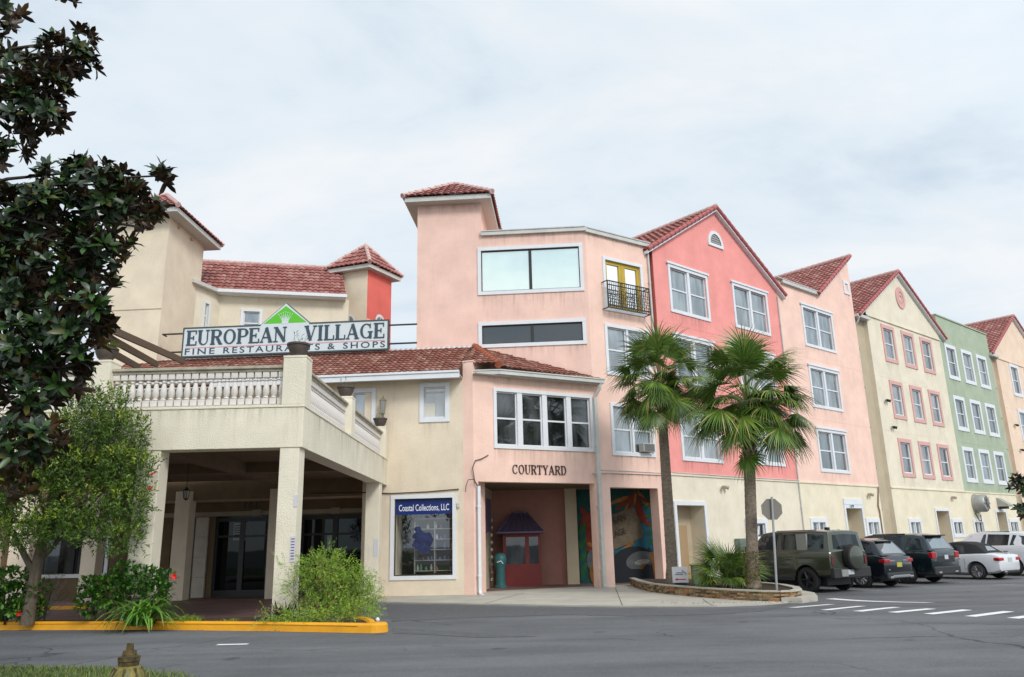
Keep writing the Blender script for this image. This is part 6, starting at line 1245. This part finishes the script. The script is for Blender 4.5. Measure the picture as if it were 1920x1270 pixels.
for q in range(8):
    a = q * math.pi / 4 + .2; m.tube([(x + .135 * math.cos(a), y + .135 * math.sin(a), zT - .14), (x + .133 * math.cos(a), y + .133 * math.sin(a), zT - .07), (x + .09 * math.cos(a), y + .09 * math.sin(a), zT + .035)], .010, 5)
    m.tube([(x + .135 * math.cos(a), y + .135 * math.sin(a), zT - .22), (x + .135 * math.cos(a), y + .135 * math.sin(a), zT - .13)], .012, 6)
m.build('bonnet_rib', HR, o)
for dx in (-1, 1): m = MB(); ax2 = Matrix(((0, 0, dx), (0, 1, 0), (-dx, 0, 0))); m.lathe([(.05, .08), (.05, .15), (.06, .155), (.06, .18), (.02, .19), (.02, .21)], (x, y, zT - .32), 12, ax2); m.build('hose_cap', HR, o, smooth=40)
# teal statue-like post box in the passage
tb = aty(939, 1095, 30.2); o = empty('teal_pedestal', (tb.x, 30.2, .04), 'teal painted pedestal standing at the left inside the courtyard passage', 'pedestal'); TE = mat('teal paint', (.03, .13, .14), rough=.5, var=.25, vscale=5)
m = MB(); m.lathe([(.24, .04), (.24, .10), (.18, .14), (.16, .7), (.19, .80), (.23, .92), (.24, 1.1), (.19, 1.22), (.10, 1.28), (0, 1.29)], (tb.x, 30.2, 0), 16); m.build('pedestal_body', TE, o, smooth=50); m = MB(); m.tube([(tb.x - .12, 29.98, .95), (tb.x + .02, 29.96, 1.0), (tb.x + .1, 29.99, .9)], .02, 5); m.build('swirl', WHITE, o)
# ================================================================== CARS
TYRE = mat('tyre rubber', (.018, .018, .018), rough=.85); RIMS = mat('silver alloy', (.42, .42, .43), rough=.3, metal=.9); RIMD = mat('black alloy', (.02, .02, .022), rough=.3)
CLAD = mat('black plastic trim', (.022, .023, .024), rough=.6); CGL = glassmat('car glass', (.010, .014, .015), .035, tint=(.5, .55, .58), vs=1.5); TAIL = mat('red tail lamp', (.40, .008, .012), rough=.15, coat=.6); CHR = mat('chrome', (.55, .55, .56), rough=.15, metal=1)
def car(name, label, pos, fwd, paint, P):
    """x forward from the rear axle, y left, z up"""
    root = empty(name, (pos[0], pos[1], hgt(*pos[:2])), label, 'car', 'cars parked beside the row of houses', rz=math.atan2(fwd[1], fwd[0])); root.scale = (P.get('S', .91),) * 3; W = root.matrix_basis.copy()
    def b(m, nm, mt, par=None, smooth=30, bevel=0.):
        m.v = [W @ v for v in m.v]; return m.build(nm, mt, par or root, smooth=smooth, bevel=bevel)
    # ---- body shell
    st = P['body']   # (x, zbot, ztop, halfwidth)
    def sect(x, zb, zt, w, cr=.03):
        return [(x, w * .86, zb), (x, w * .97, zb + .06), (x, w, zb + (zt - zb) * .30), (x, w * P.get('waist', 1.0), zb + (zt - zb) * .62), (x, w * .985, zb + (zt - zb) * .86), (x, w * .955, zt - .02), (x, w * .90, zt + .0), (x, w * .55, zt + cr), (x, 0, zt + cr * 1.3)]
    m = MB(); rings = []
    for s in st: h = sect(*s); rings.append([Vector(p) for p in h] + [Vector((p[0], -p[1], p[2])) for p in h[-2::-1]])
    n = len(rings[0]); 
    for r_ in rings: m.v += r_
    for i in range(len(rings) - 1):
        for j in range(n - 1): a = i * n + j; m.f.append((a, a + 1, a + n + 1, a + n)); m.fm.append(0)
        m.f.append((i * n + n - 1, i * n, (i + 1) * n, (i + 1) * n + n - 1)); m.fm.append(0)
    m.f.append(tuple(range(n))[::-1]); m.f.append(tuple((len(rings) - 1) * n + j for j in range(n))); m.fm += [0, 0]
    # wheel arch cut
    bm = bmesh.new(); vs_ = [bm.verts.new(v) for v in m.v]
    for f in m.f: bm.faces.new([vs_[i] for i in f])
    bmesh.ops.recalc_face_normals(bm, faces=bm.faces); me = bpy.data.meshes.new('tmp'); bm.to_mesh(me); bm.free(); ob = bpy.data.objects.new('tmp', me); COL.objects.link(ob); cuts = []
    wr = P['wr']; wb = P['wb']; hw = P['hw']
    for ax_ in (0, wb):
        c = MB(); c.lathe([(wr + .07, -1.2), (wr + .07, 1.2)], (ax_, 0, wr + .01), 28, Matrix(((1, 0, 0), (0, 0, 1), (0, -1, 0)))); cm = bpy.data.meshes.new('c'); cm.from_pydata([tuple(v) for v in c.v], [], c.f); bm = bmesh.new(); bm.from_mesh(cm); bmesh.ops.recalc_face_normals(bm, faces=bm.faces); bm.to_mesh(cm); bm.free(); co = bpy.data.objects.new('c', cm); COL.objects.link(co); cuts.append(co); md = ob.modifiers.new('b', 'BOOLEAN'); md.object = co; md.operation = 'DIFFERENCE'; md.solver = 'EXACT'
    dg = bpy.context.evaluated_depsgraph_get(); dg.update(); res = bpy.data.meshes.new_from_object(ob.evaluated_get(dg))
    for c in cuts: bpy.data.objects.remove(c)
    bpy.data.objects.remove(ob)
    res.name = 'body'; res.materials.clear(); res.materials.append(paint); res.shade_smooth(); res.set_sharp_from_angle(angle=R(32)); link(bpy.data.objects.new('body', res), root)
    # inner wheel-well block
    m = MB(); m.box(-.5, wb + .5, -hw * .62, hw * .62, .22, P['belt'] - .25); b(m, 'underbody', CLAD, smooth=None)
    # ---- cabin: (belt x, belt z, belt w) (roof x, roof z, roof w)
    cab_ = P['cabin']; m = MB(); lo = []; hi = []
    for (bx, bz, bw), (rx, rz, rw) in cab_:
        lo.append((Vector((bx, bw, bz)), Vector((bx, -bw, bz)))); hi.append((Vector((rx, rw, rz)), Vector((rx, rw * .6, rz + .035)), Vector((rx, 0, rz + .045)), Vector((rx, -rw * .6, rz + .035)), Vector((rx, -rw, rz))))
    for i in range(len(cab_) - 1):
        m.face([lo[i][0], lo[i + 1][0], hi[i + 1][0], hi[i][0]][::-1]); m.face([lo[i][1], lo[i + 1][1], hi[i + 1][4], hi[i][4]])
        for j in range(4): m.face([hi[i][j], hi[i][j + 1], hi[i + 1][j + 1], hi[i + 1][j]])
    m.face([lo[0][0], lo[0][1], *hi[0][::-1]][::-1]); m.face([lo[-1][0], lo[-1][1], *hi[-1][::-1]])
    bm = bmesh.new(); [bm.faces.new([bm.verts.new(m.v[i]) for i in f]) for f in m.f]; bmesh.ops.remove_doubles(bm, verts=bm.verts, dist=.0005); bmesh.ops.recalc_face_normals(bm, faces=bm.faces); bmesh.ops.bevel(bm, geom=[e for e in bm.edges if e.calc_face_angle(0) > R(25)], offset=.045, segments=3, profile=.6, affect='EDGES')
    me = bpy.data.meshes.new('cabin'); bm.to_mesh(me); bm.free(); me.materials.append(P.get('roofmat', paint)); me.shade_smooth(); me.set_sharp_from_angle(angle=R(40)); cabin = link(bpy.data.objects.new('cabin', me), root)
    # glass panels laid on the cabin surface
    def side_pt(x, t, sd, off):
        for i in range(len(cab_) - 1):
            (b0x, b0z, b0w), (r0x, r0z, r0w) = cab_[i]; (b1x, b1z, b1w), (r1x, r1z, r1w) = cab_[i + 1]; X0 = b0x + (r0x - b0x) * t; X1 = b1x + (r1x - b1x) * t
            if X0 - 1e-6 <= x <= X1 + 1e-6 or (i == 0 and x < X0) or (i == len(cab_) - 2 and x > X1):
                u = (x - X0) / (X1 - X0); zz = (b0z + (r0z - b0z) * t) * (1 - u) + (b1z + (r1z - b1z) * t) * u; ww = (b0w + (r0w - b0w) * t) * (1 - u) + (b1w + (r1w - b1w) * t) * u; return Vector((x, sd * (ww + off), zz))
    for sd in (1, -1):
        for q in P['side']:
            m = MB(); pts = [side_pt(x, t, sd, .006) for x, t in q]; pin = [side_pt(x, t, sd, -.02) for x, t in q]; pts = pts if sd < 0 else pts[::-1]; pin = pin if sd < 0 else pin[::-1]; m.face(pts)
            for i in range(len(pts)): j = (i + 1) % len(pts); m.face([pts[i], pin[i], pin[j], pts[j]])
            b(m, 'side_window', CGL, smooth=None)
    def endglass(nm, L, H, t0, t1, k_, sgn):
        m = MB(); a = L[0].lerp(H[0], t0); d = L[0].lerp(H[0], t1); e = L[1].lerp(H[4], t0); f = L[1].lerp(H[4], t1); mu = H[2] - (H[0] + H[4]) / 2; nrm = (L[1] - L[0]).cross(H[0] - L[0]).normalized() * (-.008 if sgn > 0 else -.008)
        nrm = nrm if nrm.x * sgn > 0 else -nrm; rowA = [a.lerp(e, u) + mu * t0 * 0 + nrm for u in (k_, .5, 1 - k_)]; rowB = [d.lerp(f, u) + nrm + mu * (.0 if u != .5 else t1 * .6) for u in (k_, .5, 1 - k_)]
        m.face([rowA[0], rowA[1], rowB[1], rowB[0]]); m.face([rowA[1], rowA[2], rowB[2], rowB[1]]); return b(m, nm, P.get('rearglass', CGL) if sgn < 0 else CGL, smooth=None)
    endglass('rear_window', lo[0], hi[0], *P.get('rw', (.10, .86, .08)), -1); endglass('windscreen', lo[-1], hi[-1], .06, .93, .05, 1)
    # ---- wheels
    for ax_ in (0, wb):
        for sd in (1, -1):
            A = Matrix(((1, 0, 0), (0, 0, sd), (0, -sd, 0))) if False else Matrix(((1, 0, 0), (0, 0, sd), (0, 1, 0))); c = Vector((ax_, sd * (hw - .22), wr)); rr = P['rim']
            m = MB(); m.lathe([(rr, .02), (wr - .03, 0), (wr, .04), (wr, .17), (wr - .03, .21), (rr + .02, .215), (rr, .19), (rr, .02)], c, 32, A); t_ = b(m, 'tyre', TYRE, smooth=50)
            m = MB(); m.lathe([(rr + .003, .06), (rr + .003, .20), (rr - .02, .205), (rr - .03, .16), (rr - .03, .07), (0, .07)], c, 28, A); m.lathe([(.0, .19), (.05, .185), (.055, .12), (.0, .12)][::-1], c, 12, A)
            for q in range(P['spokes']):
                a = 2 * math.pi * q / P['spokes']; w = P.get('spw', .022); 
                for off in P.get('split', (0,)): m.tube([c + A @ Vector((.04 * math.cos(a), .04 * math.sin(a), .165)), c + A @ Vector(((rr - .02) * math.cos(a + off), (rr - .02) * math.sin(a + off), .19))], [w, w * .8], 4)
            b(m, 'rim', [P['rimmat']], smooth=40)
    for nm, mt, boxes, bev in P['bits']:
        for bx in boxes:
            m = MB(); m.box(*bx); b(m, nm, mt, smooth=None, bevel=bev)
    for nm, mt, fn in P.get('extra', []):
        m = MB(); fn(m); b(m, nm, mt, smooth=40)
    # mirrors, handles
    for sd in (1, -1):
        m = MB(); x = P['mirror'][0]; z = P['mirror'][1]; m.hexa([(x, sd * hw * .95, z), (x + .12, sd * hw * .95, z), (x + .14, sd * (hw + .19), z), (x + .02, sd * (hw + .19), z), (x, sd * hw * .95, z + .10), (x + .1, sd * hw * .95, z + .10), (x + .12, sd * (hw + .19), z + .16), (x + .02, sd * (hw + .19), z + .16)]); b(m, 'mirror', P.get('mirmat', paint), smooth=None, bevel=.02)
        for hx, hz in P['handles']: m = MB(); m.box(hx, hx + .18, sd * (hw - .03) - .0, sd * (hw + .02), hz, hz + .03) if sd > 0 else m.box(hx, hx + .18, -(hw + .02), -(hw - .03), hz, hz + .03); b(m, 'door_handle', P.get('handmat', paint), smooth=None)
        # door seams
        for sx_ in P['seams']: m = MB(); m.box(sx_, sx_ + .010, (hw - .004) if sd > 0 else -(hw + .0015), (hw + .0015) if sd > 0 else -(hw - .004), P['belt'] * .38, P['belt'] - .16); b(m, 'door_seam', CLAD, smooth=None)
    return root
def paint(name, c, ro=.28, met=.4): return mat(name, c, rough=ro, metal=met, coat=.9, spec=.5)
# boxy olive 4x4
hw = .985
def spare(m):
    A = Matrix(((0, 0, -1), (0, 1, 0), (1, 0, 0))); m.lathe([(.0, .0), (.36, .0), (.40, .04), (.40, .21), (.37, .245)], (-.98, -.04, 1.10), 28, A)
def sparecov(m):
    A = Matrix(((0, 0, -1), (0, 1, 0), (1, 0, 0))); m.lathe([(.37, .240), (.30, .262), (.0, .268)], (-.98, -.04, 1.10), 28, A)
OLV = paint('olive green paint', (.062, .072, .050), .30, .55)
dW = dict(wr=.40, wb=3.02, hw=hw, belt=1.30, rim=.26, spokes=5, spw=.035, rimmat=RIMD, waist=1.0,
 body=[(-.96, .62, 1.26, hw * .955), (-.93, .55, 1.30, hw * .985), (-.7, .50, 1.31, hw), (.6, .42, 1.31, hw), (2.2, .42, 1.30, hw), (2.75, .45, 1.28, hw), (3.5, .48, 1.24, hw * .99), (3.75, .5, 1.18, hw * .96), (3.86, .55, 1.05, hw * .9)],
 cabin=[((-.93, 1.29, .925), (-.86, 1.90, .80)), ((-.3, 1.29, .935), (-.3, 1.945, .81)), ((1.3, 1.29, .935), (1.3, 1.95, .81)), ((2.35, 1.29, .92), (1.78, 1.90, .80))],
 side=[[(-.72, .10), (-.72, .84), (-.12, .86), (-.12, .10)], [(.32, .10), (.32, .86), (.95, .86), (.95, .10)], [(1.02, .10), (1.02, .86), (1.72, .84), (2.13, .12)]],
 bits=[('bumper', CLAD, [(-1.06, -.90, -.96, .96, .46, .78)], .03), ('sill', CLAD, [(.5, 2.5, -hw - .005, hw + .005, .36, .50)], .02), ('roof_rail', CLAD, [(-.3, 1.3, .60, .64, 1.95, 1.985), (-.3, 1.3, -.64, -.60, 1.95, 1.985)], .008),
  ('tail_lamp', mat('dark red lamp', (.10, .012, .01), rough=.2, coat=.5), [(-.985, -.93, .80, .93, .86, 1.16), (-.985, -.93, -.93, -.80, .86, 1.16)], .015), ('side_panel', mat('pale square panel', (.30, .30, .27), rough=.4), [(-.10, .30, .845, .925, 1.34, 1.86), (-.10, .30, -.925, -.845, 1.34, 1.86)], .0),
  ('tailgate_step', mat('grey step', (.25, .25, .24), rough=.5), [(-1.10, -1.02, .30, .62, .50, .72)], .02), ('number_plate', mat('plate white', (.45, .47, .5), rough=.5), [(-1.08, -1.05, -.02, .28, .56, .71)], .004), ('antenna', CLAD, [(-.35, -.2, -.06, .06, 1.98, 2.06)], .02)],
 extra=[('spare_wheel', TYRE, spare), ('spare_cover', OLV, sparecov)], mirror=(2.2, 1.32), mirmat=CLAD, handles=[(.55, 1.02), (1.6, 1.02)], handmat=CLAD, seams=[.30, 1.25, 2.35], roofmat=OLV, rw=(.12, .84, .12))
car('parked_car', 'boxy olive green off roader with a rear spare wheel, nearest parked car', (9.36, 24.78), (-.54, .84), OLV, dW)
def plate(x, c=(.45, .47, .5), z=.85, w=.15): return ('number_plate', mat('plate %s' % (c,), c, rough=.5), [(x - .01, x + .02, -w, w, z - .075, z + .075)], .004)
RWIN = glassmat('reflective rear window', (.10, .11, .11), .35)
hw = .92
NAVY = paint('navy black paint', (.012, .016, .024), .22, .5)
eW = dict(wr=.355, wb=2.71, hw=hw, belt=1.08, rim=.235, spokes=10, spw=.014, split=(-.10, .10), rimmat=RIMS, waist=.99,
 body=[(-.90, .50, .90, hw * .86), (-.86, .36, 1.02, hw * .93), (-.6, .28, 1.09, hw * .985), (0, .26, 1.09, hw), (1.0, .24, 1.07, hw), (2.1, .26, 1.03, hw), (2.8, .28, .96, hw * .98), (3.3, .3, .84, hw * .93), (3.55, .34, .68, hw * .8)],
 cabin=[((-.78, 1.08, .78), (-.42, 1.54, .58)), ((-.1, 1.09, .84), (0, 1.61, .62)), ((1.1, 1.07, .84), (.9, 1.63, .62)), ((2.15, 1.02, .80), (1.35, 1.56, .60))],
 side=[[(-.45, .16), (-.30, .74), (-.05, .80), (.05, .12)], [(.10, .10), (.02, .84), (.62, .86), (.80, .10)], [(.86, .10), (.70, .86), (1.20, .82), (1.80, .12)]],
 bits=[('bumper', CLAD, [(-.95, -.78, -.80, .80, .30, .52)], .05), ('skid_plate', mat('dull silver', (.30, .31, .32), rough=.4, metal=.6), [(-.975, -.90, -.52, .52, .34, .43)], .02), ('tail_lamp', TAIL, [(-.93, -.70, .52, .875, .84, .96), (-.93, -.70, -.875, -.52, .84, .96)], .03), ('chrome_strip', CHR, [(-.925, -.88, .25, .55, .86, .92), (-.925, -.88, -.55, -.25, .86, .92)], .01), ('exhaust', CHR, [(-.985, -.9, .52, .70, .31, .40), (-.985, -.9, -.70, -.52, .31, .40)], .03), ('reflector', CHR, [(-.94, -.9, .62, .70, .58, .63)], .005), plate(-.915, (.42, .40, .06), .76), ('spoiler', CLAD, [(-.52, -.36, -.50, .50, 1.535, 1.57)], .012), ('roof_rail', CHR, [(-.1, 1.1, .56, .585, 1.63, 1.66), (-.1, 1.1, -.585, -.56, 1.63, 1.66)], .006)],
 mirror=(1.9, 1.05), handles=[(.05, .88), (1.0, .86)], seams=[.25, .92, 1.9], rearglass=RWIN, rw=(.12, .92, .10))
car('parked_car', 'dark navy crossover with chrome wheels between the off roader and a larger SUV', (11.57, 26.30), (-.56, .83), NAVY, eW)
hw = .99
TEALB = paint('dark teal paint', (.010, .022, .028), .22, .5)
xW = dict(wr=.385, wb=3.02, hw=hw, belt=1.17, rim=.25, spokes=7, spw=.02, rimmat=RIMD, waist=.995,
 body=[(-1.06, .55, 1.06, hw * .88), (-1.02, .42, 1.14, hw * .94), (-.75, .32, 1.19, hw * .985), (0, .28, 1.19, hw), (1.2, .26, 1.17, hw), (2.4, .28, 1.12, hw), (3.1, .3, 1.05, hw * .98), (3.6, .32, .94, hw * .94), (3.9, .36, .74, hw * .82)],
 cabin=[((-.98, 1.18, .86), (-.72, 1.68, .66)), ((-.4, 1.18, .90), (-.3, 1.75, .68)), ((1.4, 1.16, .90), (1.2, 1.79, .69)), ((2.45, 1.11, .86), (1.65, 1.72, .66))],
 side=[[(-.70, .12), (-.58, .78), (-.15, .82), (-.02, .10)], [(.05, .10), (-.02, .84), (.85, .86), (.92, .10)], [(.99, .10), (.92, .86), (1.55, .82), (2.12, .12)]],
 bits=[('bumper', CLAD, [(-1.10, -.95, -.88, .88, .32, .62)], .05), ('tail_lamp', TAIL, [(-1.085, -.92, .66, .93, .90, 1.12), (-1.085, -.92, -.93, -.66, .90, 1.12)], .025), ('lamp_lens', CHR, [(-1.09, -1.06, .62, .67, .92, 1.08)], .005), ('tailgate_panel', CLAD, [(-1.075, -1.04, -.60, .60, .76, .98)], .012), plate(-1.085, (.5, .52, .56), .93, .12), ('spoiler', CLAD, [(-.86, -.62, -.60, .60, 1.69, 1.73)], .014), ('roof_rail', CLAD, [(.0, 1.3, .63, .66, 1.76, 1.80), (.0, 1.3, -.66, -.63, 1.76, 1.80)], .008), ('exhaust', CHR, [(-1.12, -1.0, -.66, -.46, .36, .44), (-1.12, -1.0, .46, .66, .36, .44)], .03)],
 mirror=(2.15, 1.15), handles=[(.05, .98), (1.2, .96)], seams=[.3, 1.05, 2.1], rearglass=RWIN, rw=(.12, .92, .10))
car('parked_car', 'large dark teal SUV with red lamps between the navy crossover and white convertible', (13.80, 27.95), (-.56, .83), TEALB, xW)
hw = .87
WH = mat('white car paint', (.66, .68, .70), rough=.25, coat=.9)
SOFT = mat('black soft top', (.015, .015, .017), rough=.9)
bW = dict(wr=.31, wb=2.66, hw=hw, belt=.95, rim=.215, spokes=10, spw=.014, rimmat=RIMS, waist=1.0,
 body=[(-.88, .42, .78, hw * .80), (-.84, .32, .90, hw * .90), (-.6, .24, .96, hw * .97), (0, .22, .965, hw), (1.2, .20, .93, hw), (2.2, .22, .88, hw), (2.8, .24, .82, hw * .97), (3.2, .26, .72, hw * .90), (3.4, .3, .6, hw * .78)],
 cabin=[((-.42, .95, .68), (.05, 1.30, .50)), ((.1, .95, .74), (.45, 1.385, .56)), ((1.0, .93, .75), (.9, 1.40, .56)), ((1.95, .90, .72), (1.35, 1.345, .54))],
 side=[[(.42, .10), (.50, .78), (.82, .84), (.88, .10)], [(.93, .10), (.88, .84), (1.28, .80), (1.72, .12)]],
 bits=[('tail_lamp', TAIL, [(-.90, -.66, .46, .83, .70, .83), (-.90, -.66, -.83, -.46, .70, .83)], .035), plate(-.885, (.45, .5, .47), .74), ('diffuser', CLAD, [(-.89, -.75, -.62, .62, .24, .34)], .03), ('exhaust', CHR, [(-.92, -.8, .40, .56, .25, .32)], .02)],
 mirror=(1.7, .93), handles=[(.55, .80)], seams=[.42, 1.72], roofmat=SOFT, rearglass=RWIN, rw=(.35, .80, .2))
car('parked_car', 'small white convertible with a closed black soft top', (16.97, 29.38), (-.55, .835), WH, bW)
hw = .96
gW = dict(xW); gW.update(hw=hw, rimmat=RIMS, roofmat=WH, handmat=CHR, rearglass=CGL)
gW['bits'] = [('bumper', CLAD, [(-1.08, -.95, -.86, .86, .34, .60)], .05), ('tail_lamp', TAIL, [(-1.075, -.86, .50, .915, .96, 1.10), (-1.075, -.86, -.915, -.50, .96, 1.10)], .03), plate(-1.075, (.5, .52, .56), .86), ('spoiler', WH, [(-.86, -.62, -.60, .60, 1.69, 1.73)], .014), ('roof_rail', CLAD, [(.0, 1.3, .63, .66, 1.76, 1.80), (.0, 1.3, -.66, -.63, 1.76, 1.80)], .008)]
gW['body'] = [(a, b_, c, d * hw / .99) for a, b_, c, d in xW['body']]
car('parked_car', 'tall white SUV with dark side glass behind the white convertible', (19.45, 31.3), (-.55, .835), WH, gW)
